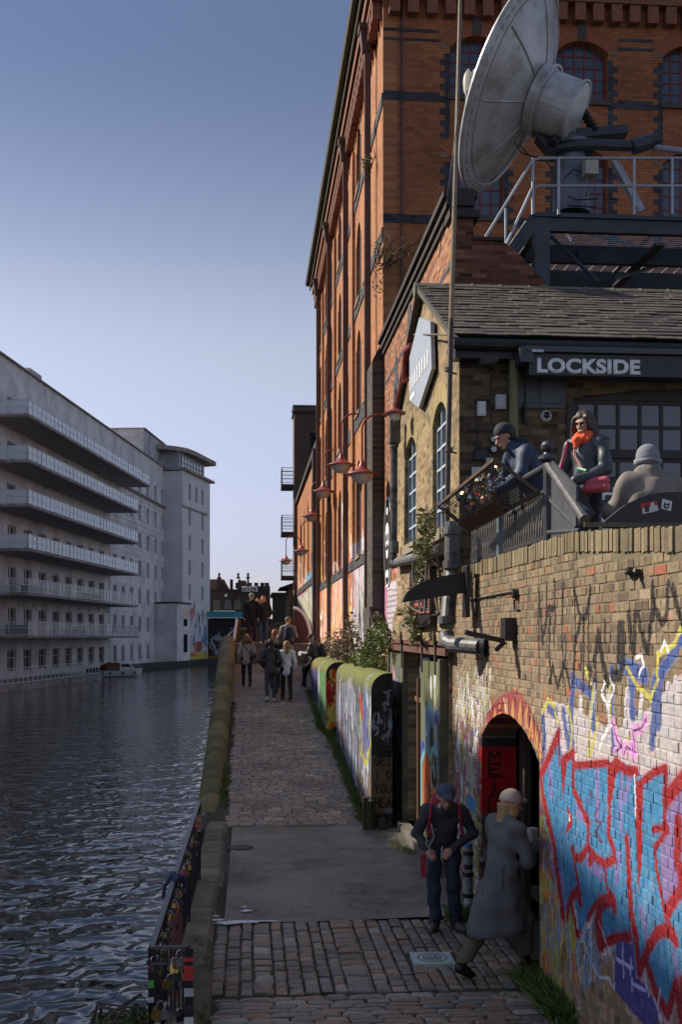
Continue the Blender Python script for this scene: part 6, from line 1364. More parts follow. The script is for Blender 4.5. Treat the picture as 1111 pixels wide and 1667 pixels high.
for _ in range(40): PC.blob(PC.rg.uniform(12.8, 13.1), PC.rg.uniform(0, 1), .05, .05, [(200, 200, 205), (30, 30, 32), (60, 120, 170), (190, 70, 50), (220, 220, 220), (20, 20, 20)][PC.rg.randint(6)], .95, jag=.5)
q = MB(); q.lathe([(.055, 0), (.055, .84), (0, .86)], (-.02, 0, 0), n=14); q.lathe([(.055, 0), (.055, .78), (0, .8)], (.0, .14, 0), n=14); build_each(q, 'tube', piece_mat('sticker_post', 1, [(0, (.3, .3, .3)), (1, (.3, .3, .3))], PC, .1, .2), t); q = MB()
for z in (.2, .45, .7): q.lathe([(.058, 0), (.066, 0), (.066, .05), (.058, .05)], (-.02, 0, z), n=14)
build_each(q, 'band', BLK_, t)

# ============================================================ LAMPS
LRED = mat('oxide_red_paint', (.22, .035, .028), .4, .2, 6, .1); OPAL = mat('opal_glass', (.62, .60, .55), .25, .05, 4, .0)
m_, n_, l_, b_ = _m('opal'); b_.inputs['Base Color'].default_value = (.62, .60, .56, 1); b_.inputs['Roughness'].default_value = .2; b_.inputs['Transmission Weight'].default_value = .25; OPAL = m_
def swan_lamp():
    t = thing('swan_neck_lamp', '', 'lamp', (0, 0, 0), 0, 'swan-neck lamps along the warehouse wall')
    # local: wall at x = 0, lamp hangs at x = -1.15 ; origin at wall plate
    q = MB(); pts = [(0, 0, -.18), (-.10, 0, -.14), (-.16, 0, 0), (-.16, 0, .45)]; cx = -.66; r = .5
    pts = [(0, 0, 0), (-.08, 0, .02), (-.12, 0, .15)] + [(cx + r * math.cos(math.pi * k / 12), 0, .45 + r * .8 * math.sin(math.pi * k / 12)) for k in range(13)] + [(-1.16, 0, .1), (-1.16, 0, -.55)]
    pts[2] = (-.16, 0, .25); q.tube(pts, .03, 8); q.build('neck', LRED, t)
    q = MB(); q.lathe([(0, -.05), (.07, -.05), (.07, .05), (0, .06)], (0, 0, 0), (-1, 0, 0), 10); q.lathe([(.05, 0), (.075, .02), (.05, .06)], (-.16, 0, .22), n=8); q.build('wall_bracket', LRED, t)
    q = MB(); q.lathe([(.045, 0), (.06, -.05), (.08, -.12), (.16, -.26), (.33, -.36), (.50, -.42), (.50, -.44), (.33, -.41), (.0, -.38)], (-1.16, 0, -.5), n=28); q.build('lamp_shade', LRED, t, smooth=True)
    q = MB(); q.lathe([(.34, -.42), (.33, -.50), (.26, -.61), (.14, -.69), (0, -.71)], (-1.16, 0, -.5), n=24); q.lathe([(.02, -.71), (.02, -.75), (0, -.76)], (-1.16, 0, -.5), n=8); q.build('globe', OPAL, t, smooth=True); return t
L0 = swan_lamp(); ldefs = [(590, 772, 1.86, 'largest and nearest swan-neck lamp, its globe before the grey buttress'), (556, 757, 1.86, 'second swan-neck lamp, just left of the nearest one'), (527, 800, 1.86, 'third swan-neck lamp, beside the low parapet top'), (508, 840, 1.8, 'fourth swan-neck lamp, before the orange workshop'), (491, 897, 1.85, 'fifth swan-neck lamp, low beside the lowest balcony'), (466, 913, None, 'smallest swan-neck lamp, hanging out over the lowest balcony')]
for i, (px, py, X, lab) in enumerate(ldefs):
    o = L0 if i == 0 else copy_tree(L0); o['label'] = lab
    Yl = [26.0, 32.5, 41.5, 49.5, 57.5, 70][i]; p = onY(px, py, Yl); sc = {0: .80, 1: .86}.get(i, .9)
    o.location = (p.x + 1.16 * sc, Yl, p.z + .92 * sc); o.scale = (sc, sc, sc)
t = world_thing('hat_lamp', 'flat red-rimmed shade lamp on the black pipe under the gable', 'lamp'); p = onX(643, 672, 2.45)
q = MB(); q.lathe([(.03, .10), (.06, .06), (.19, .0), (.19, -.02), (.0, -.01)], p, n=24); q.build('shade', LRED, t); q = MB(); q.lathe([(.09, -.02), (.08, -.12), (.0, -.15)], p, n=16); q.build('globe', OPAL, t)
q = MB(); q.tube([p + Vector((0, 0, .1)), p + Vector((.1, 0, .5)), (PX, p.y + .1, p.z + .6)], .03, 6); q.tube([onX(*a_, PX - .1) for a_ in [(670, 562), (662, 570), (659, 590), (658, 622)]], .045, 8); build_each(q, 'arm', LRED, t)

# ============================================================ TERRACE EDGE: railings, padlock guard, bench back
b = MB(); b.box(XW + .42, 2.5, 2.95, 14, 14.2, 3.84); struct(b.build('terrace', mat('terrace_paving', (.11, .10, .09), .8, .2, 2, .2)))
RX = XW + .12; IRON = mat('iron_railing', (.05, .055, .062), .45, .35, 8, .3, .3)
t = world_thing('terrace_railing', 'dark iron railing with a ball-topped post and thick sloping handrail above the brick wall', 'railing')
yA = YX(892, RX); zA = onX(892, 745, RX).z; q = MB(); q.tube([(RX, yA, 3.9), (RX, yA, zA)], .042, 12); q.lathe([(.06, 0), (.09, .02), (.09, .05), (.045, .07), (.035, .09), (.062, .12), (.068, .155), (.045, .19), (0, .205)], (RX, yA, zA - .04), n=20); q.build('post', IRON, t)
q = MB(); yb_ = YX(953, RX); q.tube([(RX, yA, zA - .06), (RX, yb_, onX(953, 846, RX).z)], .046, 12); q.build('handrail', mat('worn_handrail', (.09, .085, .09), .45, .45, 9, .2, .3), t)
q = MB(); q.tube([(RX, yA, zA - .38), (RX, YX(940, RX), onX(940, 858, RX).z)], .022, 8); q.tube([(RX, yA, zA - .08), (RX, YX(818, RX), onX(818, 800, RX).z)], .038, 10); q.tube([(RX, yA, zA - .32), (RX, YX(830, RX), onX(830, 838, RX).z)], .03, 8); q.tube([(RX, yA, 4.3), (RX, YX(945, RX), 4.22)], .025, 6); build_each(q, 'rail', IRON, t)
q = MB(); q.box(RX - .01, YX(940, RX), 4.21, RX + .01, YX(900, RX) , 4.62); q.v = [(x, y, z if y < YX(905, RX) - .3 or z < 4.3 else z + .35) for x, y, z in q.v]; q.build('infill_plate', mat('grey_plate', (.06, .065, .075), .5), t)
for (p0_, p1_) in ((769, 812), (822, 888)):
    ya, yb = YX(p0_, RX), YX(p1_, RX); q = MB(); q.box(RX - .015, yb, 4.24, RX + .015, ya, 4.28); q.box(RX - .015, yb, 4.66, RX + .015, ya, 4.70); q.tube([(RX, yb, 4.2), (RX, yb, 4.75)], .02, 6)
    f = q.build('lattice_frame', IRON, t); n_l = int((ya - yb) / .10); q = MB()
    for k in range(n_l):
        y = yb + (ya - yb) * (k + .5) / n_l
        for s in (-1, 1): q.bar((RX + s * .006, y - s * .045, 4.28), (RX + s * .006, y + s * .045, 4.66), .012, .022, up=(1, 0, 0))
    build_each(q, 'lattice_bar', mat('pale_lattice', (.20, .19, .18), .5, .3, 9, .2), f)
q = MB(); q.tube([(RX, YX(815, RX), 3.9), (RX, YX(815, RX), 4.78)], .045, 10); q.tube([(RX, YX(765, RX), 3.9), (RX, YX(765, RX), 4.6)], .035, 8); build_each(q, 'post', mat('blue_grey_post', (.12, .14, .17), .5, .2, 4, .1), t)
# tilted mesh guard with padlocks
gd = world_thing('padlock_guard', 'tilted wire mesh guard crowded with padlocks leaning out over the wall', 'mesh guard')
G = [P(714, 823, 13.2), P(806, 748, 10.8), P(878, 802, 10.75), P(765, 863, 13.3)]   # outer far, outer near, inner near, inner far
def gp_(s, r): return G[0].lerp(G[1], s).lerp(G[3].lerp(G[2], s), r)
q = MB(); GI = mat('rusted_guard', (.09, .06, .042), .6, .4, 9, .3, .3)
for a_, b__ in ((0, 1), (1, 2), (2, 3), (3, 0)): q.bar(G[a_], G[b__], .035, .035)
for s in (.33, .66): q.bar(gp_(s, 0), gp_(s, 1), .03, .03)
build_each(q, 'frame_bar', GI, gd)
q = MB()
for k in range(1, 27): q.tube([gp_(k / 27, 0), gp_(k / 27, 1)], .0035, 4, cap=False)
for k in range(1, 16): q.tube([gp_(0, k / 16), gp_(1, k / 16)], .0035, 4, cap=False)
q.build('mesh', BLK_, gd)['kind'] = 'stuff'
q = MB()
for k in range(9): r = .60 + .042 * k; q.bar(gp_(.02, r) + Vector((0, 0, -.05)), gp_(.62, r) + Vector((0, 0, -.05)), .03, .012)
build_each(q, 'slat', mat('brown_slat', (.10, .05, .035), .7), gd)
BRASS = mat('brass', (.42, .27, .08), .35, .25, 20, .1, .75); STEEL = mat('padlock_steel', (.38, .38, .40), .3, .2, 20, .1, .8)
def padlock(col, w=.045):
    q = MB(); q.box(-w / 2, -.011, -w * .95, w / 2, .011, 0); bod = q.mesh('padlock_body', col)
    q = MB(); r = w * .32; q.tube([(-r, 0, -.002), (-r, 0, w * .45)] + [(-r * math.cos(math.pi * k / 6), 0, w * .45 + r * math.sin(math.pi * k / 6)) for k in range(1, 7)] + [(r, 0, -.002)], w * .08, 5); return bod, q.mesh('shackle', STEEL)
PLC = [BRASS, BRASS, STEEL, STEEL, BRASS, mat('dark_bronze', (.10, .06, .03), .4, .3, 9, .1, .6), mat('dull_black_lock', (.03, .03, .035), .4), mat('red_lacquer', (.5, .03, .06), .35, .1, 9, 0), BRASS, mat('green_lacquer', (.05, .35, .08), .35, .1, 9, 0), mat('blue_lacquer', (.08, .12, .4), .35, .1, 9, 0), mat('dull_black_lock', (.03, .03, .035), .4), mat('pink_lacquer', (.6, .15, .3), .35, .1, 9, 0), mat('orange_lacquer', (.6, .2, .03), .35, .1, 9, 0)]
PLN = ['brass', 'brass', 'silver', 'silver', 'brass', 'dark bronze', 'dull black', 'red', 'brass', 'green', 'blue', 'dull black', 'pink', 'orange']
PLM = [padlock(c, random.uniform(.045, .06)) for c in PLC]
def put_lock(p, sc, group, rzv, tilt, lab, idx=None):
    i = (random.randrange(7) if random.random() < .82 else random.randrange(len(PLM))) if idx is None else idx; lab = PLN[i] + ' ' + lab; e = thing('padlock', lab, 'padlock', tuple(p), 0, group); e.rotation_euler = (tilt, random.gauss(0, .35), rzv); e.scale = (sc,) * 3
    link('body', PLM[i][0], e); link('shackle', PLM[i][1], e)
for k in range(95):
    s = min(.98, max(.02, random.gauss(.6, .27))); r = min(.8, max(.05, random.gauss(.22, .17))); p = gp_(s, r) + Vector((random.uniform(-.02, .02), 0, -.03))
    put_lock(p, random.uniform(.42, .75), 'padlocks on the tilted mesh guard', random.uniform(0, 3.1), random.gauss(0, .4), 'padlock in the ' + ('upper' if s > .66 else 'lower' if s < .33 else 'middle') + ' third of the tilted mesh guard')
# bench back with stickers and moss
BY = 8.92; bb = thing('bench_back', 'dark curved-ended wooden bench back carrying a red sticker and a white sticker', 'bench', (0, BY, 0))
BT = [(985, 848), (1000, 836), (1018, 822), (1038, 812), (1058, 805), (1080, 802), (1111, 801)]
pf_ = [(onY(978, 857, BY).x, 4.19)] + [(onY(a_, b_, BY).x, onY(a_, b_, BY).z) for a_, b_ in BT]
pf_ += [(4.4, pf_[-1][1]), (4.4, 3.85), (3.1, 3.85), (3.08, 4.19)]
q = MB(); q.prism(pf_, lambda u, v, w: (u, w, v), -.02, .04); q.build('board', mat('bench_black', (.028, .027, .030), .6, .3, 8, .3), bb)
q = MB(); q.box(2.75, -.04, 4.195, 4.4, -.022, 4.235); q.build('plank', mat('pale_plank', (.10, .085, .06), .8, .3, 7, .4), bb)
def quad_on(px, X): return [onX(*p, X) for p in px]
def sticker(pts, name, m_, parent, off=0):
    Ys = BY - .023 - off; q = MB(); vs = [onY(*p_, Ys) for p_ in pts]; q.add([v - Vector((0, BY, 0)) for v in vs], [tuple(range(len(vs)))]); return q.build(name, m_, parent)
SR = mat('sticker_red', (.45, .03, .03), .5); SW = mat('sticker_white', (.6, .6, .6), .5); SK = mat('sticker_black', (.02, .02, .02), .5)
sticker([(1043, 820), (1070, 815), (1073, 831), (1047, 837)], 'sticker', SR, bb); sticker([(1046, 828), (1071, 822), (1073, 831), (1047, 837)], 'sticker', SW, bb, .001); sticker([(1050, 824), (1057, 822), (1058, 833), (1051, 834)], 'sticker', SK, bb, .002); sticker([(1059, 819), (1065, 817), (1068, 828), (1061, 830)], 'sticker', SW, bb, .002)
sticker([(1079, 812), (1095, 816), (1093, 832), (1077, 828)], 'sticker', SW, bb); sticker([(1082, 817), (1086, 821), (1091, 818), (1090, 827), (1085, 829), (1081, 826)], 'sticker', SK, bb, .001); sticker([(1085, 822), (1088, 823), (1087, 826), (1084, 825)], 'sticker', SW, bb, .002)
# ============================================================ CANAL RAILING WITH PADLOCKS
cr_ = world_thing('canal_railing', 'black iron railing hung with love locks along the canal edge', 'railing'); BI = mat('black_iron', (.016, .016, .019), .4, .3, 9, .3, .3)
N0 = P(247, 1546, 8.4); N1 = P(308, 1546, 8.1); F0 = P(324, 1308, 14.8); zt0, zt1 = N0.z, F0.z
def cr_pt(f, z=0.0): return Vector((N0.x + (F0.x - N0.x) * f, N0.y + (F0.y - N0.y) * f, z + zt0 + (zt1 - zt0) * f))
q = MB()
for f in (0, .16, .36, .66, 1.0): a = cr_pt(f); q.bar((a.x, a.y, .36 if f == 0 else .0), a + Vector((0, 0, .02)), .05, .05)
q.bar((N1.x, N1.y, -.02), N1 + Vector((0, 0, .02)), .06, .06); posts = build_each(q, 'post', BI, cr_)
q = MB(); q.bar(cr_pt(0) + Vector((0, 0, .02)), cr_pt(1) + Vector((0, 0, .02)), .045, .02); q.bar(cr_pt(0, -.10), cr_pt(1, -.10), .02, .02); q.bar(cr_pt(0, -.52), cr_pt(.1, -.52), .03, .03); q.bar((cr_pt(.12).x, cr_pt(.12).y, .12), (cr_pt(1).x, cr_pt(1).y, .12), .03, .03); q.bar(N0 + Vector((0, 0, .02)), N1 + Vector((0, 0, .02)), .045, .02); q.bar(N0 + Vector((0, 0, -.1)), N1 + Vector((0, 0, -.1)), .02, .02); q.bar(N0 + Vector((0, 0, -.44)), N1 + Vector((0, 0, -.44)), .03, .03)
build_each(q, 'rail', mat('worn_black_rail', (.05, .05, .06), .35, .5, 12, .2, .4), cr_)
q = MB(); 
for k in range(1, 62): f = k / 62; a = cr_pt(f); q.bar((a.x, a.y, .14 if f > .1 else .42), a + Vector((0, 0, -.02)), .014, .014)
for k in range(1, 9): a = N0.lerp(N1, k / 9.5); q.bar((a.x, a.y, a.z - .43), a, .014, .014)
build_each(q, 'baluster', BI, cr_)
st = posts[-1]
q = MB()
for (z, h_, m_) in ((-.06, .03, SR), (-.16, .11, SR), (-.3, .06, GREYB), (-.42, .05, SK), (-.56, .16, SW), (-.62, .05, SK), (-.9, .12, SW)):
    s_ = MB(); s_.box(N1.x - .034, N1.y - .034, N1.z + z - h_ / 2, N1.x + .034, N1.y - .032, N1.z + z + h_ / 2); s_.build('sticker', m_, st)
for (z, h_, m_) in ((-.12, .02, SR), (-.25, .06, mat('sticker_green', (.1, .4, .08), .5)), (-.37, .04, SW)): s_ = MB(); s_.box(N0.x - .026, N0.y - .029, N0.z + z - h_ / 2, N0.x + .02, N0.y - .027, N0.z + z + h_ / 2); s_.build('sticker', m_, posts[0])
for k in range(120):
    f = random.random() ** 1.1; a = cr_pt(f, random.choice((-.02, -.1, -.14, -.2, -.26, -.33)) * random.uniform(.6, 1.2)); a.x += random.choice((-.02, .035, .05))
    put_lock(a, random.uniform(.6, 1.0), 'love locks on the canal railing', random.uniform(0, 3.1), random.gauss(0, .3), 'love lock on the canal railing, ' + ('near end' if f < .2 else 'near half' if f < .5 else 'far half') + (', on the top rail' if a.z > .8 else ', lower down'))
for k in range(22):
    a = N0.lerp(N1, random.uniform(.05, .95)) + Vector((0, random.choice((-.03, .02)), random.choice((-.05, -.1, -.16, -.22, -.44, -.46)))); put_lock(a, random.uniform(.9, 1.5), 'love locks on the short end panel', random.uniform(-.5, .5), random.gauss(0, .2), 'love lock on the short end panel of the railing', random.choice((0, 1, 2, 4, 5, 6)))
t = world_thing('rail_scarf', 'dark blue cloth knotted round the railing top', 'scarf'); a = cr_pt(.34)
q = MB(); q.tube([a + Vector((-.10, -.05, -.16)), a + Vector((-.09, -.02, -.05)), a + Vector((-.02, 0, .05)), a + Vector((.08, .03, .03)), a + Vector((.10, .08, -.06))], .018, 8, .028); q.tube([a + Vector((.03, -.12, .02)), a + Vector((0, 0, .06)), a + Vector((-.03, .12, .03))], .028, 8); build_each(q, 'cloth', mat('navy_cloth', (.03, .04, .10), .8, .2, 20, .3), t)
t = world_thing('faded_banner', 'faded red and grey banner tied inside the canal railing', 'banner'); q = MB(); vs = []; nx_ = 14
for i in range(nx_ + 1):
    f = .14 + .24 * i / nx_; w = .025 * math.sin(i * 1.7)
    for z in (-.22, -.55, -.85): p = cr_pt(f, z); vs.append((p.x + .05 + w + (.03 if z < -.6 else 0), p.y, p.z))
q.add(vs, [(i * 3 + j, i * 3 + 3 + j, i * 3 + 4 + j, i * 3 + 1 + j) for i in range(nx_) for j in range(2)]); q.build('cloth', mat('faded_red', (.16, .08, .075), .85, .5, 4, .2), t)

# ============================================================ BRIDGE ENDS
BRD = mat('bridge_red', (.09, .022, .02), .6, .3, 5, .2)
t = world_thing('bridge_parapet', 'curved red plate parapet with a white rim at the bridge head by the seated reader', 'parapet'); Yp = 40.2; c_ = onY(478, 1046, Yp); w_ = onY(506, 1046, Yp).x - c_.x; h_ = onY(480, 990, Yp).z - c_.z
cv = [(0, 0)] + [(w_ * math.sin(math.pi / 2 * k / 12), h_ * math.cos(math.pi / 2 * k / 12)) for k in range(13)]
q = MB(); q.prism([(c_.x + u, c_.z + v) for u, v in cv], lambda u, v, w: (u, Yp + w, v), 0, .1); q.build('plate', BRD, t)
q = MB(); q.tube([(c_.x + w_ * math.sin(math.pi / 2 * k / 16), Yp + .02, c_.z + h_ * math.cos(math.pi / 2 * k / 16)) for k in range(17)], .06, 8); q.build('rim', WLET, t)
q = MB()
for k in range(5): q.bar((c_.x + w_ * (.1 + .16 * k), Yp - .01, c_.z), (c_.x + w_ * (.1 + .16 * k) * .6, Yp - .01, c_.z + h_ * .7 * (1 - .1 * k)), .03, .03)
build_each(q, 'brace', BRD, t)
t = world_thing('bridge_parapet', 'slanting red and white striped rail standing at the top of the mossy coping', 'parapet')
q = MB(); q.bar(P(377, 1068, 37.8), P(386, 1008, 38.8), .05, .16); q.build('white_edge', WLET, t); q = MB(); q.bar(P(381, 1040, 38.5), P(390, 1010, 39.2), .10, .30); q.build('red_edge', BRD, t); q = MB(); q.tube([P(366, 1040, 38), P(376, 1030, 38.5), P(384, 1024, 38.8)], .03, 6); q.build('rail', GREYB, t)

# ============================================================ BOAT
bt = thing('cabin_cruiser', 'small white cabin cruiser with a brown canopy moored under the white flats', 'boat', (0, 0, 0)); bp_ = camxy((196 - 555.5) / FPX * 103, 103); bt.location = (bp_.x, bp_.y, -.45); bt.rotation_euler = (0, 0, R(40)); bt.scale = (.62,) * 3
HULL = mat('white_grp', (.5, .5, .52), .35, .08, 3, .05)
st_ = [(-3.4, .95, .9), (-1.5, 1.1, .85), (.5, 1.1, .9), (2.2, .8, 1.0), (3.3, .3, 1.12), (3.8, .02, 1.2)]; vs = []; fs = []
for x, w, h_ in st_: vs += [(x, -w, h_), (x, -w * .8, .1), (x, 0, -.25), (x, w * .8, .1), (x, w, h_)]
for i in range(5):
    for k in range(4): fs.append((i * 5 + k, i * 5 + k + 1, i * 5 + 6 + k, i * 5 + 5 + k))
    fs.append((i * 5, i * 5 + 5, i * 5 + 9, i * 5 + 4))
fs.append((0, 1, 2, 3, 4)); q = MB(); q.add(vs, fs); q.build('hull', HULL, bt)
q = MB(); q.prism([(-.6, .9), (2.4, .95), (1.8, 1.5), (1.0, 1.95), (-.6, 1.95)], lambda u, v, w: (u, w, v), -.75, .75); q.build('cabin', HULL, bt)
q = MB(); 
for s in (-1, 1): q.prism([(-.3, 1.4), (1.5, 1.4), (.95, 1.82), (-.3, 1.82)], lambda u, v, w: (u, w, v), s * .752, s * .758)
build_each(q, 'window', GLASS, bt); q = MB(); q.prism([(-3.1, .95), (-.6, .95), (-.6, 2.0), (-1.6, 2.1), (-3.0, 1.7)], lambda u, v, w: (u, w, v), -.8, .8); q.build('canopy', mat('brown_canvas', (.13, .05, .035), .85, .2, 4, .2), bt)
q = MB(); 
for x in (-2.5, -.3, 1.8): q.lathe([(0, 0), (.12, .03), (.14, .2), (.12, .42), (0, .45)], (x, -1.18, .25), n=10)
build_each(q, 'fender', BLK_, bt); q = MB(); q.tube([(1.6, -.75, 1.0), (1.6, -.75, 1.45), (3.4, -.15, 1.6), (3.4, -.15, 1.15)], .02, 5); q.build('guard_rail', LST, bt)
t = thing('dinghy', 'dark inflatable dinghy tied behind the cabin cruiser', 'boat', (bp_.x + .6, bp_.y + 6, -.42), math.atan2(WD.y, WD.x)); q = MB(); q.tube([(-1.3, -.5, .25), (1, -.5, .28), (1.7, 0, .4), (1, .5, .28), (-1.3, .5, .25)], .22, 10); q.build('tube', BLK_, t); q = MB(); q.box(-1.2, -.4, .05, 1, .4, .12); q.build('floor', DKB, t)

# ============================================================ PLANTS
def leaf_mat(name, c0, c1, tr=.25):
    m, n, l, b = _m(name); rp = ramp(n, [(0, c0), (1, c1)]); l.new(rnd_value(n, l), rp.inputs[0]); l.new(rp.outputs[0], b.inputs['Base Color']); b.inputs['Roughness'].default_value = .5
    b.inputs['Transmission Weight'].default_value = 0.0; b.inputs['Subsurface Weight'].default_value = 0.0
    tn = n.new('ShaderNodeBsdfTranslucent'); l.new(rp.outputs[0], tn.inputs[0]); mx = n.new('ShaderNodeMixShader'); mx.inputs[0].default_value = tr
    out_ = [x for x in n if x.type == 'OUTPUT_MATERIAL'][0]; l.new(b.outputs[0], mx.inputs[1]); l.new(tn.outputs[0], mx.inputs[2]); l.new(mx.outputs[0], out_.inputs[0]); return m
LG = leaf_mat('leaf_green', (.03, .05, .012), (.13, .17, .04)); LB = leaf_mat('leaf_brown', (.05, .035, .02), (.17, .12, .06)); LO = leaf_mat('leaf_olive', (.05, .06, .02), (.17, .17, .06)); GR = leaf_mat('grass_blade', (.06, .085, .02), (.17, .21, .05))
STEM = mat('twig', (.07, .05, .035), .85, .3, 9, .4)
def leaves(q, c, r, n, size, rs, shell=.5):
    for _ in range(n):
        d = Vector((rs.gauss(0, 1), rs.gauss(0, 1), rs.gauss(0, 1))).normalized() * (shell + (1 - shell) * rs.random() ** .5) * rs.uniform(.5, 1)
        p = Vector(c) + Vector((d.x * r[0], d.y * r[1], d.z * r[2])); s = size * rs.uniform(.5, 1.3)
        a = Vector((rs.gauss(0, 1), rs.gauss(0, 1), rs.gauss(0, .6))).normalized(); b = a.cross(Vector((rs.gauss(0, 1), rs.gauss(0, 1), rs.gauss(0, 1)))).normalized()
        q.add([p - a * s, p + b * s * .38, p + a * s, p - b * s * .38 + Vector((0, 0, s * .12))], [(0, 1, 2, 3)], rs.random() + 1e-4)
def shrub(name, label, cat, base, blobs, lm, size, n, stems, seed, group=None):
    rs = random.Random(seed); t = thing(name, label, cat, tuple(base), 0, group); q = MB()
    for (c, r) in blobs: leaves(q, c, r, n, size, rs)
    q.ch = []; f = q.build('foliage', lm, t, fixn=False); f['kind'] = 'stuff'
    q = MB()
    for k in range(stems):
        c, r = blobs[rs.randrange(len(blobs))]; e = Vector(c) + Vector((rs.uniform(-1, 1) * r[0], rs.uniform(-1, 1) * r[1], rs.uniform(0, 1.1) * r[2])); s0 = Vector((rs.uniform(-.2, .2), rs.uniform(-.2, .2), 0)); mid = s0.lerp(e, .5) + Vector((rs.uniform(-.15, .15), rs.uniform(-.15, .15), .1)); q.tube([s0, mid, e], .02, 4, .005)
    build_each(q, 'stem', STEM, t); return t
p = onX(590, 1070, 2.9)
shrub('butterfly_bush', 'large leafy green bush growing above the nearer mossy wall', 'bush', (2.85, 23.5, 2.2), [((-.25, 0, .55), (.4, .9, .5)), ((-.3, -1.2, .35), (.35, .7, .4)), ((-.2, 1.2, .6), (.35, .8, .5)), ((-.15, .2, 1.0), (.25, .6, .35)), ((-.3, 2.2, .4), (.3, .6, .4))], LG, .06, 620, 16, 1)
shrub('bramble', 'thin brown and green bush in front of the graffitied bays farther along', 'bush', (2.75, 30, 2.3), [((-.2, 0, .7), (.3, 1.2, .7)), ((-.1, -1.6, .9), (.25, .8, .8)), ((-.2, 2, .5), (.3, 1.2, .5)), ((-.2, 5, .6), (.25, 1.6, .6))], LB, .07, 300, 26, 2)
shrub('ivy_clump', 'small dark green plant beside the hanging door rail', 'plant', (2.6, 20.6, 3.0), [((-.1, -.3, .25), (.22, .6, .35)), ((-.1, .6, .4), (.2, .5, .4))], LG, .05, 260, 6, 3)
shrub('wall_creeper', 'leafy creeper on the pub wall round the thick soil pipe', 'creeper', (2.55, 14.9, 3.6), [((-.1, .1, 1.1), (.16, .35, .22)), ((-.1, .5, .85), (.14, .5, .25)), ((-.08, .9, .6), (.12, .5, .2)), ((-.08, 1.3, .35), (.12, .5, .15)), ((-.1, 1.6, -.05), (.1, .4, .15)), ((-.08, 1.3, -.3), (.1, .3, .1)), ((-.1, .3, 1.3), (.14, .4, .2)), ((-.1, .7, 1.0), (.14, .5, .2))], LO, .06, 90, 14, 4)
shrub('wall_creeper', 'sparse weed tufts around the red lettered noticeboard', 'creeper', (2.6, 17.2, 3.4), [((-.06, -.3, .35), (.1, .3, .12)), ((-.06, .4, .1), (.1, .25, .1)), ((-.06, -.1, -.2), (.1, .3, .08)), ((-.06, 1.2, .3), (.1, .3, .12))], LO, .045, 26, 5, 5)
shrub('buddleia', 'scrawny weed rooted high in the warehouse corner', 'plant', (3.25, 26.6, 12.3), [((-.1, -.15, .3), (.25, .2, .5)), ((.4, -.2, .1), (.5, .15, .6)), ((1.0, -.15, .4), (.4, .12, .3)), ((-.1, -.1, -.6), (.2, .2, .4))], LO, .05, 46, 18, 6)
shrub('buddleia', 'small weed growing from the middle of the nearest warehouse downpipe', 'plant', (3.0, 28.1, 15.2), [((0, -.1, .1), (.2, .2, .4))], LO, .05, 60, 4, 7)
for i, (px, py, w) in enumerate([(440, 1000, 1.6), (462, 1005, 1.4), (425, 1012, 1.2), (476, 1000, 1.2)]):
    g = P(px, 1035, 62 + i * 2); shrub('bare_shrub', ['wide brown shrub just right of the standing couple', 'brown shrub below the flat topped hut', 'low brown shrub close behind the couple', 'twiggy brown shrub against the warehouse end'][i], 'shrub', (g.x, g.y, 1.2), [((0, 0, 1.6), (w, w, 1.1)), ((w * .5, 0, 2.3), (w * .6, w * .6, .8))], LB, .13, 420, 40, 20 + i)
def grass(name, label, path, n, h, spread, seed, parent_kind='stuff'):
    rs = random.Random(seed); q = MB()
    for _ in range(n):
        f = rs.random() * (len(path) - 1); i = int(f); a = Vector(path[i]).lerp(Vector(path[i + 1]), f - i); p = a + Vector((rs.gauss(0, spread), rs.gauss(0, spread), 0)); hh = h * rs.uniform(.4, 1.2); d = Vector((rs.gauss(0, .45), rs.gauss(0, .45), 1)) * hh; s = Vector((rs.gauss(0, 1), rs.gauss(0, 1), 0)).normalized() * .006 * (1 + h * 4)
        q.add([p - s, p + s, p + d * .6 + s * .7, p + d + Vector((d.x, d.y, -abs(d.x) * .5)) * .4, p + d * .6 - s * .7], [(0, 1, 2, 3, 4)], rs.random() + 1e-4)
    q.ch = []; o = q.build(name, GR, fixn=False); tag(o, label, 'grass', kind='stuff'); return o
g = onZ(895, 1600); grass('grass', 'bright tuft of grass at the foot of the big graffiti', [(2.66, 10.4, 0), (2.68, 9.6, 0), (2.70, 9.2, 0)], 1500, .19, .05, 31)
grass('grass', 'grass and moss strip along the ramp side of the mossy walls', [(2.02, 19.4, .03), (2.0, 23, rz(23)), (1.95, 26.5, rz(26.5)), (1.8, 27.5, rz(27.5)), (1.8, 33, rz(33))], 5200, .10, .05, 32)
grass('grass', 'thin grass along the foot of the left coping', [(-.46, 20.6, .1), (-.46, 23.5, rz(23.5))], 700, .10, .03, 33)
grass('grass', 'green weeds by the post of the man in the dark jumper', [(2.55, 13.1, 0), (2.45, 12.6, 0)], 900, .12, .08, 34)
grass('grass', 'weeds between kerb and cobbles by the canal railing', [(-.5, 8.7, 0), (-.45, 9.6, 0), (-.55, 12.3, 0)], 420, .06, .05, 35)
grass('grass', 'scraps of grass by the foot of the olive door', [(2.5, 16.5, 0), (2.3, 17.6, 0)], 260, .05, .06, 37)
shrub('weed_clump', 'leafy weeds sprouting round the foot of the nearest railing post', 'plant', (-1.02, 8.3, .40), [((0, 0, .05), (.2, .18, .08)), ((.2, .1, .06), (.12, .15, .08))], LG, .022, 220, 6, 8)
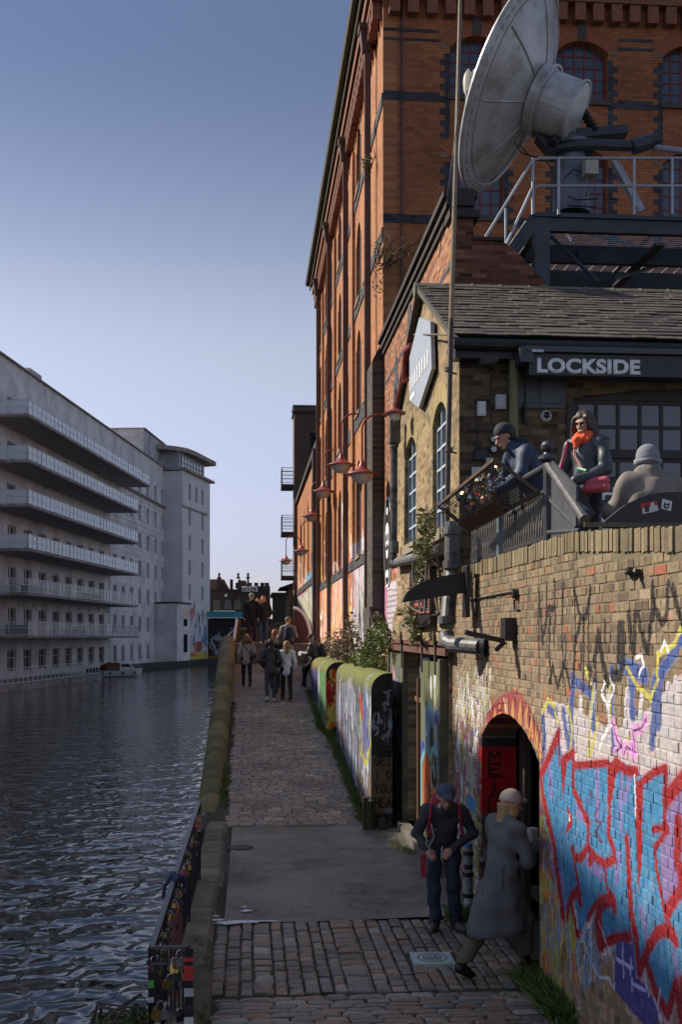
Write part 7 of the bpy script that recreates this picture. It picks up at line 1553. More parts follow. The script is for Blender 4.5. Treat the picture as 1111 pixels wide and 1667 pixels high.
# ============================================================ PEOPLE: smooth solids grown round a skeleton
def sdf_mesh(prims, vox, k=0.02, cuts=(), fold=0.0, name='m', mat_=None, seed=0.0, ff=(38, 9)):
    lo = np.array([1e9] * 3); hi = -lo
    for p in prims:
        if p[0] != 'c': continue
        for q, r in ((p[1], p[3]), (p[2], p[4])):
            e = r * np.array([1, max(1, p[5]), 1]); lo = np.minimum(lo, np.array(q) - e); hi = np.maximum(hi, np.array(q) + e)
    lo -= vox * 3 + fold; hi += vox * 3 + fold; n = np.ceil((hi - lo) / vox).astype(int) + 1
    D = np.full(n, 0.5, np.float32); ax = [lo[i] + vox * np.arange(n[i]) for i in range(3)]
    for p in prims:
        kind, a, b, ra, rb, fy = p; a = np.array(a, float); b = np.array(b, float); m = max(ra, rb) * max(1, fy) + k + 2.5 * vox
        s = [max(0, int((min(a[i], b[i]) - m - lo[i]) / vox)) for i in range(3)]; e = [min(n[i], int((max(a[i], b[i]) + m - lo[i]) / vox) + 2) for i in range(3)]
        X, Y, Z = np.meshgrid(ax[0][s[0]:e[0]], ax[1][s[1]:e[1]] / fy, ax[2][s[2]:e[2]], indexing='ij')
        a2 = a * [1, 1 / fy, 1]; b2 = b * [1, 1 / fy, 1]; v = b2 - a2; L = v @ v + 1e-9
        t = np.clip(((X - a2[0]) * v[0] + (Y - a2[1]) * v[1] + (Z - a2[2]) * v[2]) / L, 0, 1)
        d = np.sqrt((X - a2[0] - t * v[0]) ** 2 + (Y - a2[1] - t * v[1]) ** 2 + (Z - a2[2] - t * v[2]) ** 2) - (ra + (rb - ra) * t)
        d *= min(1, fy); sl_ = (slice(s[0], e[0]), slice(s[1], e[1]), slice(s[2], e[2])); c = D[sl_]
        if kind == 'c': h = np.maximum(k - np.abs(c - d), 0) / k; D[sl_] = np.minimum(c, d) - h * h * k * .25
        else: h = np.maximum(k - np.abs(c + d), 0) / k; D[sl_] = np.maximum(c, -d) + h * h * k * .25
    X, Y, Z = np.meshgrid(*ax, indexing='ij')
    if fold:
        D += fold * (np.sin(X * ff[0] + np.sin(Z * ff[1] + seed) * 2 + seed) * np.cos(Y * ff[0] * .8 + Z * 5 + seed) * .6 + np.sin(Z * 26 + X * 17 - Y * 13 + seed * 3) * .4)
    for (pt, nn) in cuts:   # keep the side the normal points away from
        D = np.maximum(D, (X - pt[0]) * nn[0] + (Y - pt[1]) * nn[1] + (Z - pt[2]) * nn[2])
    D[0], D[-1], D[:, 0], D[:, -1], D[:, :, 0], D[:, :, -1] = (.5,) * 6
    S = D < 0; n1 = n - 1
    C8 = [S[i:n1[0] + i, j:n1[1] + j, l:n1[2] + l] for i in (0, 1) for j in (0, 1) for l in (0, 1)]
    an = np.logical_or.reduce(C8) & ~np.logical_and.reduce(C8); idx = -np.ones(an.shape, int); ii = np.argwhere(an); idx[an] = np.arange(len(ii))
    acc = np.zeros((len(ii), 3)); cnt = np.zeros(len(ii)); I, J, K = ii.T
    for axn in range(3):
        o = [x for x in range(3) if x != axn]
        for u in (0, 1):
            for w in (0, 1):
                off = [0, 0, 0]; off[o[0]] = u; off[o[1]] = w; d0 = D[I + off[0], J + off[1], K + off[2]]; off2 = list(off); off2[axn] = 1; d1 = D[I + off2[0], J + off2[1], K + off2[2]]
                m = (d0 < 0) != (d1 < 0); t = d0 / np.where(m, d0 - d1, 1); P_ = np.zeros((len(ii), 3)) + off; P_[:, axn] += t; acc[m] += P_[m]; cnt[m] += 1
    V_ = lo + vox * (ii + acc / np.maximum(cnt, 1)[:, None]); F_ = []
    for axn in range(3):
        o = [x for x in range(3) if x != axn]; sa = [slice(1, -1)] * 3; sa[axn] = slice(0, -1); sb = [slice(1, -1)] * 3; sb[axn] = slice(1, None)
        A = S[tuple(sa)]; B = S[tuple(sb)]; g = np.argwhere(A != B)
        if len(g) == 0: continue
        base = g + 1; base[:, axn] -= 1; q = []
        for (u, w) in ((-1, -1), (0, -1), (0, 0), (-1, 0)):
            c = base.copy(); c[:, o[0]] += u; c[:, o[1]] += w; q.append(idx[c[:, 0], c[:, 1], c[:, 2]])
        q = np.stack(q, 1); fl = A[tuple((g).T)] ; fl = fl if axn != 1 else ~fl; q[~fl] = q[~fl][:, ::-1]; F_.append(q)
    F_ = np.concatenate(F_); F_ = F_[(F_ >= 0).all(1)]
    me = bpy.data.meshes.new(name); me.from_pydata(V_.tolist(), [], F_.tolist()); me.validate(); me.shade_smooth()
    if mat_: me.materials.append(mat_)
    return me
def J0(h=1.72, **kw):
    j = dict(pel=(0, 0, .95), wai=(0, 0, 1.08), che=(0, .0, 1.28), nek=(0, -.01, 1.46), hed=(0, .02, 1.615), hdir=(0, 0),
             shR=(.18, -.01, 1.40), elR=(.25, -.04, 1.13), wrR=(.24, .07, .90), shL=(-.18, -.01, 1.40), elL=(-.25, -.04, 1.13), wrL=(-.24, .07, .90),
             hiR=(.09, 0, .92), knR=(.10, .03, .50), anR=(.10, -.02, .09), hiL=(-.09, 0, .92), knL=(-.10, .03, .50), anL=(-.10, -.02, .09), ftR=.17, ftL=.17)
    j.update(kw); return j
def va(a, b, t=1.0): return tuple(x + y * t for x, y in zip(a, b))
def lerp3(a, b, t): return tuple(x + (y - x) * t for x, y in zip(a, b))
def head_rot(J, v):      # head-local (x, y forward, z) -> body local
    yaw, pit = J['hdir']; x, y, z = v; y, z = y * math.cos(pit) + z * math.sin(pit), -y * math.sin(pit) + z * math.cos(pit)
    x, y = x * math.cos(yaw) - y * math.sin(yaw), x * math.sin(yaw) + y * math.cos(yaw); h = J['hed']; return (h[0] + x, h[1] + y, h[2] + z)
def body_prims(J, w=1.0, fine=True):
    hr = lambda x, y, z: head_rot(J, (x, y, z)); P_ = []
    c = lambda a, b, ra, rb, fy=1.0: P_.append(('c', a, b, ra, rb, fy))
    c(hr(0, -.015, .045), hr(0, .0, .02), .082, .078); c(hr(0, .02, -.02), hr(0, .045, -.085), .062, .034); c(hr(0, -.05, .02), hr(0, -.055, .05), .062, .068)
    if fine:
        c(hr(0, .085, .005), hr(0, .108, -.028), .010, .016); c(hr(-.02, .078, -.062), hr(.02, .078, -.062), .012, .012)
        for s in (-1, 1): c(hr(s * .078, -.005, .02), hr(s * .082, -.015, -.015), .012, .010); P_.append(('s', hr(s * .031, .094, .018), hr(s * .033, .094, .018), .014, .014, 1.0))
        c(hr(-.03, .074, .034), hr(.03, .074, .034), .014, .014)
    c(lerp3(J['nek'], J['hed'], -.1), hr(0, -.02, -.06), .056, .052); c(J['che'], J['nek'], .12 * w, .07, .7); c(J['pel'], J['che'], .125 * w, .13 * w, .72)
    for s in 'RL':
        c(lerp3(J['che'], J['sh' + s], .3), J['sh' + s], .06, .052); c(J['sh' + s], J['el' + s], .048, .037); c(J['el' + s], J['wr' + s], .038, .024)
        d = np.array(J['wr' + s]) - np.array(J['el' + s]); d = d / np.linalg.norm(d); wr = np.array(J['wr' + s]); up = np.array(J.get('hup' + s, (0, 0, 1.0))); sd = np.cross(d, up); sd = sd / (np.linalg.norm(sd) + 1e-6); nn = np.cross(sd, d); sg = 1 if s == 'R' else -1
        pc = wr + d * .05; c(tuple(wr + d * .01), tuple(pc + sd * .014), .022, .024); c(tuple(wr + d * .02), tuple(pc - sd * .014), .021, .023)
        if fine:
            for i, (o_, L_) in enumerate(((-.028, .066), (-.0095, .076), (.0095, .072), (.027, .058))):
                a = pc + sd * o_ + d * .022; b = a + d * L_ * .5 - nn * L_ * .16; e = b + d * L_ * .28 - nn * L_ * .34
                c(tuple(a), tuple(b), .0098, .009); c(tuple(b), tuple(e), .009, .0078)
            a = wr + d * .025 - sd * sg * .024; b = a + d * .032 - sd * sg * .02 - nn * .01; c(tuple(a), tuple(b), .0125, .011); c(tuple(b), tuple(b + d * .026 - nn * .006), .011, .009)
        else: c(tuple(pc), tuple(pc + d * .05 - nn * .02), .026, .018)
        c(J['hi' + s], J['kn' + s], .07, .05); c(J['kn' + s], J['an' + s], .048, .034)
    return P_
def jacket_prims(J, w=1.0, hem=.85, sl=.034, hood=False, collar=True, thick=.018, chest=.14):
    P_ = []; c = lambda a, b, ra, rb, fy=1.0: P_.append(('c', a, b, ra, rb, fy)); pz = J['pel']; dv = va(J['wai'], J['pel'], -1)
    hp = va(pz, dv, -(pz[2] - hem) / max(.05, dv[2]) * (1 if hem < pz[2] else -1) * (1 if dv[2] > 0 else 1)) if abs(dv[2]) > .03 else (pz[0], pz[1], hem)
    hp = (pz[0] + (pz[0] - J['wai'][0]) * .3, pz[1], hem)
    c(J['che'], hp, (chest + thick * .5) * w, (chest + .01) * w, .78); c(J['che'], lerp3(J['che'], J['nek'], .75), (chest + thick * .3) * w, .085 * w, .72)
    for s in 'RL':
        c(lerp3(J['nek'], J['sh' + s], .25), J['sh' + s], .062 + thick * .4, .056 + thick * .5); c(lerp3(J['che'], J['sh' + s], .5), J['sh' + s], .09, .06 + thick * .4, .8)
        c(J['sh' + s], J['el' + s], .055 + thick * .6, .046 + thick * .5); c(J['el' + s], lerp3(J['el' + s], J['wr' + s], .97), .046 + thick * .5, sl + thick * .4)
    if collar: c(lerp3(J['nek'], J['hed'], -.12), lerp3(J['nek'], J['hed'], .25), .072, .066)
    if hood: c(va(J['nek'], (-.05, -.07, .0)), va(J['nek'], (.05, -.07, .0)), .065, .065); c(va(J['nek'], (0, -.08, -.06)), va(J['nek'], (0, -.07, .02)), .06, .07)
    return P_
def trouser_prims(J, w=1.0, r=(.092, .066, .052), top=1.0):
    P_ = []; c = lambda a, b, ra, rb, fy=1.0: P_.append(('c', a, b, ra, rb, fy)); p = J['pel']
    c((p[0], p[1], p[2] + .03), va(p, (0, 0, -.04)), .132 * w, .132 * w, .78)
    for s in 'RL': c(J['hi' + s], J['kn' + s], r[0] * w, r[1]); c(J['kn' + s], J['an' + s], r[1], r[2])
    return P_
def shoe_prims(J, s, big=1.0):
    a = J['an' + s]; yaw = J.get('fyaw' + s, 0.0); L_ = J['ft' + s] * big; pit = J.get('fpit' + s, 0.0); d = (math.sin(yaw) * math.cos(pit), math.cos(yaw) * math.cos(pit), -math.sin(pit)); h = va(a, (0, 0, -.05)); h = va(h, d, -.035)
    return [('c', h, va(h, d, L_ * .55), .042, .043, 1.0), ('c', va(h, d, L_ * .5), va(va(h, d, L_), (0, 0, -.008)), .043, .033, 1.0), ('c', h, a, .040, .044, 1.0)]
SKIN = mat('skin', (.48, .27, .19), .55, .12, 14, .05)
def cloth(name, col, rough=.85, var=.18, scale=5, fine=120, bump=.25): return mat(name, col, rough, var, scale, bump, fine=fine)
def person(label, loc, rz, J, parts, h=1.0, vox=.02, w=1.0, skin=SKIN, group=None, fine=False):
    t = thing('person', label, 'person', tuple(loc), rz, group); t.scale = (h,) * 3
    link('body', sdf_mesh(body_prims(J, w, fine), min(vox, .0075) if fine else vox * .8, .018, name='body', mat_=skin), t)
    for p in parts:
        nm, prims, m_, o = p[0], p[1], p[2], (p[3] if len(p) > 3 else {})
        link(nm, sdf_mesh(prims, o.get('vox', vox), o.get('k', .03), o.get('cuts', ()), o.get('fold', 0), nm, m_, o.get('seed', 0), o.get('ff', (38, 9))), t)
    if fine:
        for s in (-1, 1):
            q = MB(); c0 = Vector(head_rot(J, (s * .031, .078, .018))); q.lathe([(0, -.011), (.008, -.008), (.011, 0), (.008, .008), (0, .011)], c0, n=10); o = q.build('eye', mat('eye', (.03, .025, .022), .2, 0, 5, 0), t)
        q = MB(); q.tube([head_rot(J, (-.022, .0885, -.058)), head_rot(J, (0, .0925, -.057)), head_rot(J, (.022, .0885, -.058))], .0035, 5); q.build('mouth', mat('lips', (.22, .08, .07), .5), t)
    return t
def hairp(J, kind):
    hr = lambda x, y, z: head_rot(J, (x, y, z)); c = lambda a, b, ra, rb, fy=1.0: ('c', a, b, ra, rb, fy)
    base = [c(hr(0, -.03, .055), hr(0, -.035, .04), .094, .09), c(hr(0, -.055, .0), hr(0, -.05, .04), .078, .085)]
    if kind == 'short': return base + [('s', hr(0, .10, -.03), hr(0, .12, .02), .09, .07, 1.0)]
    if kind == 'shoulder': return base + [c(hr(s * .06, -.03, .0), hr(s * .085, -.05, -.17), .045, .035) for s in (-1, 1)] + [c(hr(0, -.06, 0), hr(0, -.085, -.20), .085, .06), ('s', hr(0, .11, -.05), hr(0, .12, .03), .088, .07, 1.0)]
    if kind == 'wavy': return base + [c(hr(s * .075, -.01, .03), hr(s * .11, -.02, -.13), .05, .055) for s in (-1, 1)] + [c(hr(s * .06, .04, .07), hr(s * .09, .03, -.02), .03, .028) for s in (-1, 1)] + [c(hr(0, -.06, 0), hr(0, -.10, -.15), .09, .08)]
    return base
def strands(J, t, m_, n_, drop, seed, r0=.095):
    rs = random.Random(seed); q = MB()
    for _ in range(n_):
        a = rs.uniform(math.pi * .98, math.pi * 2.02) + (0 if rs.random() < .8 else rs.uniform(-.35, .35)); z0 = rs.uniform(.02, .10); rr = r0 * math.sqrt(max(.1, 1 - (z0 / .14) ** 2)); dx, dy = math.cos(a), math.sin(a); L = drop * rs.uniform(.75, 1.1); w = rs.uniform(0, 6)
        q.tube([head_rot(J, (dx * (rr + .012 * math.sin(w + k * 1.6) + .02 * k / 4) + .006 * math.sin(w * 2 + k), dy * (rr + .02 * k / 4) - .02, z0 - L * k / 4)) for k in range(5)], .007, 4, .003)
    q.ch = []; o = q.build('hair_strands', m_, t, smooth=True); o['kind'] = 'stuff'
def capp(J, brim=True, back=False):
    hr = lambda x, y, z: head_rot(J, (x, y, z)); c = lambda a, b, ra, rb, fy=1.0: ('c', a, b, ra, rb, fy)
    return [c(hr(0, -.012, .062), hr(0, -.025, .055), .100 if brim else .093, .103 if brim else .096)] + ([c(hr(-.035, .085, .062), hr(.035, .085, .062), .014, .014), c(hr(-.03, .15, .050), hr(.03, .15, .050), .013, .013), c(hr(-.035, .13, .054), hr(.035, .13, .054), .014, .014), c(hr(-.03, .11, .057), hr(.03, .11, .057), .013, .013)] if brim else [c(hr(0, -.012, .04), hr(0, -.015, .05), .094, .094)])
def hatcut(J, z=.03, tilt=-.08):
    p = head_rot(J, (0, 0, z)); q = head_rot(J, (0, tilt, z - 1)); v = np.array(q) - np.array(p); v /= np.linalg.norm(v); return [(p, tuple(v))]
DENIM = cloth('blue_denim', (.05, .09, .19)); NAVY = cloth('navy_trousers', (.032, .036, .062)); CHAR = cloth('charcoal_wool', (.045, .048, .052), .95); BLKC = cloth('black_cloth', (.013, .013, .016)); BLKS = mat('black_leather', (.014, .011, .011), .45, .3, 9, .1)
# ---- man in the dark jumper and blue cap
Jm = J0(pel=(0, -.06, .93), wai=(0, 0, 1.06), che=(0, .13, 1.23), nek=(0, .235, 1.385), hed=(-.01, .335, 1.505), hdir=(.12, .32),
        shR=(.185, .19, 1.34), elR=(.31, .10, 1.09), wrR=(.19, .24, .93), shL=(-.185, .19, 1.34), elL=(-.30, .11, 1.10), wrL=(-.08, .29, .945), hupR=(.3, .8, .6), hupL=(-.3, .8, .6),
        hiR=(.09, -.05, .90), knR=(.12, .05, .49), anR=(.10, -.04, .09), hiL=(-.09, -.05, .90), knL=(-.10, .05, .49), anL=(-.13, -.07, .09), ftR=.2, ftL=.2, fyawL=-.5, fyawR=.25)
a = onZ(722, 1516)
jp = jacket_prims(Jm, .98, .88, .036, chest=.135); bagp = lambda y0, z0: None
mp = person('older walker in dark jumper and blue cap leaning forward with a red rucksack', (a.x + .02, a.y + .05, 0), R(172), Jm, [
    ('jumper', jp, CHAR, dict(vox=.011, fold=.018, ff=(22, 12), seed=1.3)), ('trousers', trouser_prims(Jm, .98, (.095, .075, .066)), NAVY, dict(vox=.012, fold=.014, seed=2, ff=(24, 14))),
    ('shoe', shoe_prims(Jm, 'R', 1.1), mat('trail_shoe', (.10, .085, .075), .8), dict(vox=.011)), ('shoe', shoe_prims(Jm, 'L', 1.1), mat('trail_shoe', (.1, .085, .075)), dict(vox=.011)),
    ('cap', capp(Jm), cloth('slate_blue_cap', (.06, .075, .13)), dict(vox=.009, cuts=hatcut(Jm, .038))), ('hair', [('c', head_rot(Jm, (-.06, -.04, 0)), head_rot(Jm, (.06, -.04, 0)), .04, .04, 1.0), ('c', head_rot(Jm, (0, -.07, -.02)), head_rot(Jm, (0, -.06, .03)), .05, .06, 1.0)], mat('grey_hair', (.3, .29, .27), .9), dict(vox=.011)),
    ('scarf', [('c', va(Jm['nek'], (-.05, .03, .02)), va(Jm['nek'], (.05, .03, .02)), .035, .035, 1.0)], cloth('pale_scarf', (.4, .36, .32)), dict(vox=.011))], 1.02, .012, .98, fine=True, skin=mat('ruddy_skin', (.42, .21, .15), .55, .15, 14, .05))
RREDB = cloth('red_rucksack', (.32, .012, .035), .6)
link('rucksack', sdf_mesh([('c', (0.02, -.13, 1.02), (0.03, .02, 1.36), .15, .13, .72), ('c', (.05, .0, 1.45), (-.02, .02, 1.47), .09, .08, .8)], .013, .03, (), .006, 'rucksack', RREDB), mp)
q = MB(); 
for s in (1, -1): q.tube([(s * .13, .10, 1.46), (s * .15, .28, 1.42), (s * .16, .29, 1.28), (s * .19, .20, 1.10), (s * .17, .02, 1.0)], .016, 6)
build_each(q, 'strap', RREDB, mp); q = MB(); q.tube([(.15, .29, 1.22), (.12, .33, 1.08), (.17, .31, .98)], .009, 5); q.tube([(.19, .22, 1.12), (.2, .28, 1.0), (.15, .30, .92)], .009, 5); q.tube([(.03, .3, .98), (.04, .34, .86), (.02, .31, .8)], .011, 5); build_each(q, 'webbing', cloth('grey_webbing', (.25, .25, .24)), mp)
q = MB(); q.box(.2, .1, .62, .26, .17, .86); q.build('red_cloth', RREDB, mp)
# ---- woman in the long grey coat stepping into the doorway
Jw = J0(pel=(0, -.02, .92), wai=(0, .01, 1.06), che=(0, .05, 1.27), nek=(0, .08, 1.44), hed=(0, .14, 1.585), hdir=(-.1, .1),
        shR=(.17, .05, 1.38), elR=(.25, .12, 1.10), wrR=(.12, .36, 1.20), shL=(-.17, .06, 1.38), elL=(-.24, .16, 1.12), wrL=(-.08, .38, 1.18),
        hiR=(.08, 0, .9), knR=(.09, .24, .52), anR=(.06, .26, .10), hiL=(-.08, -.02, .9), knL=(-.09, -.10, .48), anL=(-.06, -.42, .14), ftR=.17, ftL=.16, fpitL=.45)
a = onZ(826, 1585); cw = []; c_ = lambda a_, b_, ra, rb, fy=1.0: cw.append(('c', a_, b_, ra, rb, fy))
cw += jacket_prims(Jw, .95, .9, .045, chest=.14, thick=.03); c_((0, .02, 1.0), (0, -.03, .50), .155, .235, .95); c_((0, -.1, .75), (-.03, -.2, .42), .15, .17, .9); c_((.0, .1, .75), (.05, .12, .45), .13, .15, .9)
GC = cloth('grey_wool_coat', (.115, .113, .118), .95, .12, 3, 160, .3)
wp = person('blonde woman in beige cap and long grey belted coat stepping into the arched doorway', (a.x - .06, a.y + .02, 0), R(-62), Jw, [
    ('coat', cw, GC, dict(vox=.013, k=.06, fold=.02, seed=.4, ff=(26, 2.0), cuts=[((0, 0, .40), (0, .05, -1))])),
    ('belt', [('c', (0, .02, 1.01), (0, .02, 1.05), .158, .160, .92), ('c', (.12, -.08, 1.02), (.14, -.14, .62), .018, .022, 1.0)], cloth('coat_belt', (.09, .094, .106), .95), dict(vox=.011, cuts=[((0, 0, 1.065), (0, 0, 1))])),
    ('trousers', trouser_prims(Jw, .95, (.095, .08, .07)), cloth('olive_trousers', (.10, .085, .05)), dict(vox=.013, fold=.005, cuts=[((0, 0, .16), (0, 0, -1))])),
    ('sock', [('c', Jw['anL'], lerp3(Jw['anL'], Jw['knL'], .3), .04, .043, 1.0)], cloth('maroon_sock', (.05, .012, .018)), dict(vox=.011)), ('sock', [('c', Jw['anR'], lerp3(Jw['anR'], Jw['knR'], .4), .04, .043, 1.0)], cloth('maroon_sock', (.05, .012, .018)), dict(vox=.011)),
    ('shoe', shoe_prims(Jw, 'R', 1.1), BLKS, dict(vox=.011)), ('shoe', shoe_prims(Jw, 'L', 1.1), BLKS, dict(vox=.011)),
    ('hair', hairp(Jw, 'shoulder'), mat('blonde_hair', (.36, .23, .10), .6, .35, 30, .4, stretch=(3, 3, .3)), dict(vox=.010, fold=.007, ff=(70, 6), cuts=[(head_rot(Jw, (0, 0, .03)), (0, 0, 1))])),
    ('cap', capp(Jw), cloth('beige_cord_cap', (.36, .32, .27)), dict(vox=.009, cuts=hatcut(Jw, .03)))], 1.03, .012, .95, fine=True)
q = MB(); q.box(-.10, .42, 1.17, -.02, .50, 1.33); o = q.build('cup', mat('white_card', (.55, .55, .56), .6), wp)
# ---- man in the navy anorak leaning on the terrace rail
TZ = 3.84
Jt = J0(pel=(0, -.10, .95), wai=(0, .0, 1.10), che=(0, .15, 1.29), nek=(0, .27, 1.43), hed=(0, .37, 1.545), hdir=(0, .45), shR=(.19, .22, 1.37), elR=(.26, .30, 1.12), wrR=(.20, .48, .98), shL=(-.19, .22, 1.37), elL=(-.26, .30, 1.12), wrL=(-.16, .50, .98))
NAVJ = cloth('navy_anorak', (.028, .045, .095), .6, .2, 4, 90, .3)
tp = person('man in navy hooded anorak and backward cap leaning over the terrace rail', (3.12, 11.75, TZ), R(98), Jt, [
    ('jacket', jacket_prims(Jt, 1.08, .78, .045, True, thick=.035, chest=.15), NAVJ, dict(vox=.012, fold=.014, seed=3, ff=(22, 9))), ('hood', [('c', va(Jt['nek'], (-.06, -.06, .03)), va(Jt['nek'], (.06, -.06, .03)), .075, .075, 1.0), ('c', va(Jt['nek'], (0, -.08, -.05)), va(Jt['nek'], (0, -.04, .04)), .09, .08, 1.0)], cloth('hood_navy', (.016, .02, .045)), dict(vox=.012, fold=.006)),
    ('trousers', trouser_prims(Jt), NAVY, dict(vox=.016, fold=.006)), ('shoe', shoe_prims(Jt, 'R'), BLKS), ('shoe', shoe_prims(Jt, 'L'), BLKS),
    ('hair', hairp(Jt, 'short'), mat('dark_hair', (.025, .018, .012), .6, .3, 30, .4), dict(vox=.010, cuts=[(head_rot(Jt, (0, .03, .05)), (0, .9, .3))])), ('cap', capp(Jt, False), cloth('dark_cap', (.02, .024, .035)), dict(vox=.009, cuts=hatcut(Jt, .045, .05)))], 1.03, .013, 1.03, fine=True)
q = MB(); GLS = mat('spectacle_black', (.02, .02, .02), .3)
def specs(J, parent, r=.017, dark=None):
    q = MB()
    for s in (-1, 1):
        c0 = [head_rot(J, (s * .033 + r * math.cos(k * .785), .098, .018 + r * .8 * math.sin(k * .785))) for k in range(9)]; q.tube(c0, .002, 4)
        q.tube([head_rot(J, (s * (.033 + r), .098, .02)), head_rot(J, (s * .08, .0, .025))], .002, 4)
        if dark: q.add([head_rot(J, (s * .033 + r * math.cos(k * .785), .097, .018 + r * .8 * math.sin(k * .785))) for k in range(8)], [tuple(range(8))])
    q.build('spectacles', GLS, parent)
specs(Jt, tp)
q = MB(); q.tube([(.02, -.02 + .22, .82), (.01, .21, 1.0), (.0, .28, 1.2), (0, .36, 1.38)], .006, 5); q.build('zip', STEEL, tp)
# ---- woman with orange scarf
Jo = J0(hed=(0, .045, 1.60), hdir=(.15, .25), nek=(0, .01, 1.45), elR=(.27, .02, 1.13), wrR=(.10, .26, .98), elL=(-.26, .02, 1.13), wrL=(-.06, .27, 1.0), hupR=(0, .9, .5), hupL=(0, .9, .5))
TEAL = cloth('slate_raincoat', (.042, .052, .064), .5, .2, 4, 60, .15)
op = person('long-haired woman with orange scarf, sunglasses and pink shoulder bag on the terrace', (3.42, 11.0, TZ), R(128), Jo, [
    ('coat', jacket_prims(Jo, .96, .62, .042, thick=.03, chest=.135) + [('c', (0, 0, .95), (0, 0, .6), .14, .165, .85)], TEAL, dict(vox=.012, fold=.012, seed=5, ff=(24, 6))), ('trousers', trouser_prims(Jo), BLKC, dict(vox=.016)), ('shoe', shoe_prims(Jo, 'R'), BLKS), ('shoe', shoe_prims(Jo, 'L'), BLKS),
    ('hair', hairp(Jo, 'wavy'), mat('brown_hair', (.055, .028, .018), .45, .4, 30, .5, stretch=(2, 2, .4)), dict(vox=.010, fold=.009, ff=(60, 16), seed=2, k=.02, cuts=[])),
    ('scarf', [('c', va(Jo['nek'], (-.06, .04, .04)), va(Jo['nek'], (.06, .05, .03)), .05, .05, 1.0), ('c', va(Jo['nek'], (-.06, .0, .04)), va(Jo['nek'], (.06, 0, .04)), .06, .06, 1.0), ('c', va(Jo['nek'], (-.06, .05, .0)), va(Jo['nek'], (.05, .09, .0)), .05, .045, 1.0), ('c', va(Jo['nek'], (.02, .09, .0)), va(Jo['nek'], (.03, .12, -.09)), .032, .022, 1.0)], cloth('orange_scarf', (.75, .10, .03), .8), dict(vox=.009, fold=.012, ff=(70, 26), k=.008))], 1.0, .013, 1.0, fine=True)
specs(Jo, op, .023, True); strands(Jo, op, MATS['brown_hair'], 150, .30, 3, .10); strands(Jw, wp, MATS['blonde_hair'], 110, .26, 4, .088)
link('collar', sdf_mesh([('c', va(Jw['nek'], (-.06, -.02, -.02)), va(Jw['nek'], (.06, -.02, -.02)), .075, .075, .9), ('c', va(Jw['nek'], (-.1, .06, -.06)), va(Jw['nek'], (-.04, .12, -.14)), .03, .02, 1.0)], .011, .02, (), .006, 'collar', GC), wp)
q = MB(); q.tube([(0, -.155, 1.3), (0, -.185, 1.08), (0, -.225, .8), (-.01, -.265, .46)], .004, 4); q.build('back_seam', MATS['coat_belt'], wp)
link('shoulder_bag', sdf_mesh([('c', (-.30, .10, .93), (-.14, .17, .93), .05, .05, 1.0), ('c', (-.30, .10, 1.0), (-.14, .17, 1.0), .045, .045, 1.0)], .01, .01, (), 0, 'shoulder_bag', cloth('pink_red_bag', (.55, .10, .13), .6)), op)
q = MB(); q.tube([(.1, .02, 1.48), (.05, .14, 1.3), (-.12, .19, 1.08)], .009, 6); q.build('bag_strap', cloth('pink_strap', (.5, .2, .2)), op); q = MB(); q.tube([(.16, .08, 1.45), (.2, .14, 1.2), (.2, .13, .95), (.19, .16, .7)], .012, 6); q.build('lanyard', cloth('magenta_strap', (.4, .02, .09)), op)
q = MB(); q.tube([(-.03, .17, 1.14), (-.15, .2, 1.1)], .018, 6); q.build('green_tag', mat('green_tag', (.02, .25, .10), .5), op)
# ---- seated figure from behind
Js = J0(pel=(0, 0, .52), wai=(0, .03, .66), che=(0, .06, .84), nek=(0, .10, 1.03), hed=(.01, .14, 1.17), hdir=(-.3, .1), shR=(.20, .08, .97), elR=(.29, .2, .74), wrR=(.14, .42, .66), shL=(-.20, .08, .97), elL=(-.29, .2, .74), wrL=(-.1, .42, .66), hiR=(.1, .05, .5), knR=(.13, .47, .5), anR=(.13, .45, .09), hiL=(-.1, .05, .5), knL=(-.13, .47, .5), anL=(-.13, .45, .09))
ps = onY(1066, 1035, 9.75)
sp_ = person('seated person in grey beanie and taupe coat seen from behind at the terrace edge', (ps.x, 9.75, TZ - .20), R(8), Js, [
    ('coat', jacket_prims(Js, 1.15, .5, .06, False, thick=.06, chest=.175), cloth('taupe_coat', (.19, .165, .145), .8, .15, 4, 80, .3), dict(vox=.013, fold=.010, seed=4, ff=(34, 4), k=.06)), ('collar', [('c', va(Js['nek'], (-.05, 0, .04)), va(Js['nek'], (.05, 0, .04)), .085, .085, 1.0), ('c', va(Js['nek'], (0, -.03, -.02)), va(Js['nek'], (0, -.02, .05)), .11, .09, 1.0)], cloth('taupe_coat2', (.17, .15, .13)), dict(vox=.012, fold=.006)),
    ('trousers', trouser_prims(Js), NAVY, dict(vox=.016)), ('shoe', shoe_prims(Js, 'R'), BLKS), ('shoe', shoe_prims(Js, 'L'), BLKS),
    ('beanie', [('c', head_rot(Js, (0, -.02, .07)), head_rot(Js, (0, -.02, .05)), .10, .104, 1.0)], cloth('grey_beanie', (.20, .215, .24), .95, .1, 60, 80, .5), dict(vox=.010, cuts=hatcut(Js, -.005, -.12))), ('beanie_cuff', [('c', head_rot(Js, (-.045, -.02, .02)), head_rot(Js, (.045, -.02, .02)), .076, .076, 1.0), ('c', head_rot(Js, (0, -.06, .015)), head_rot(Js, (0, .03, .03)), .078, .078, 1.0)], cloth('grey_cuff', (.24, .26, .29), .95), dict(vox=.010, cuts=hatcut(Js, -.02, -.12) + [(head_rot(Js, (0, 0, .035)), (0, 0, 1))])),
    ('neck_scarf', [('c', va(Js['nek'], (-.03, -.01, .06)), va(Js['nek'], (.03, -.01, .08)), .078, .075, 1.0)], cloth('grey_snood', (.17, .18, .21)), dict(vox=.011))], 1.06, .014, 1.1, fine=True)
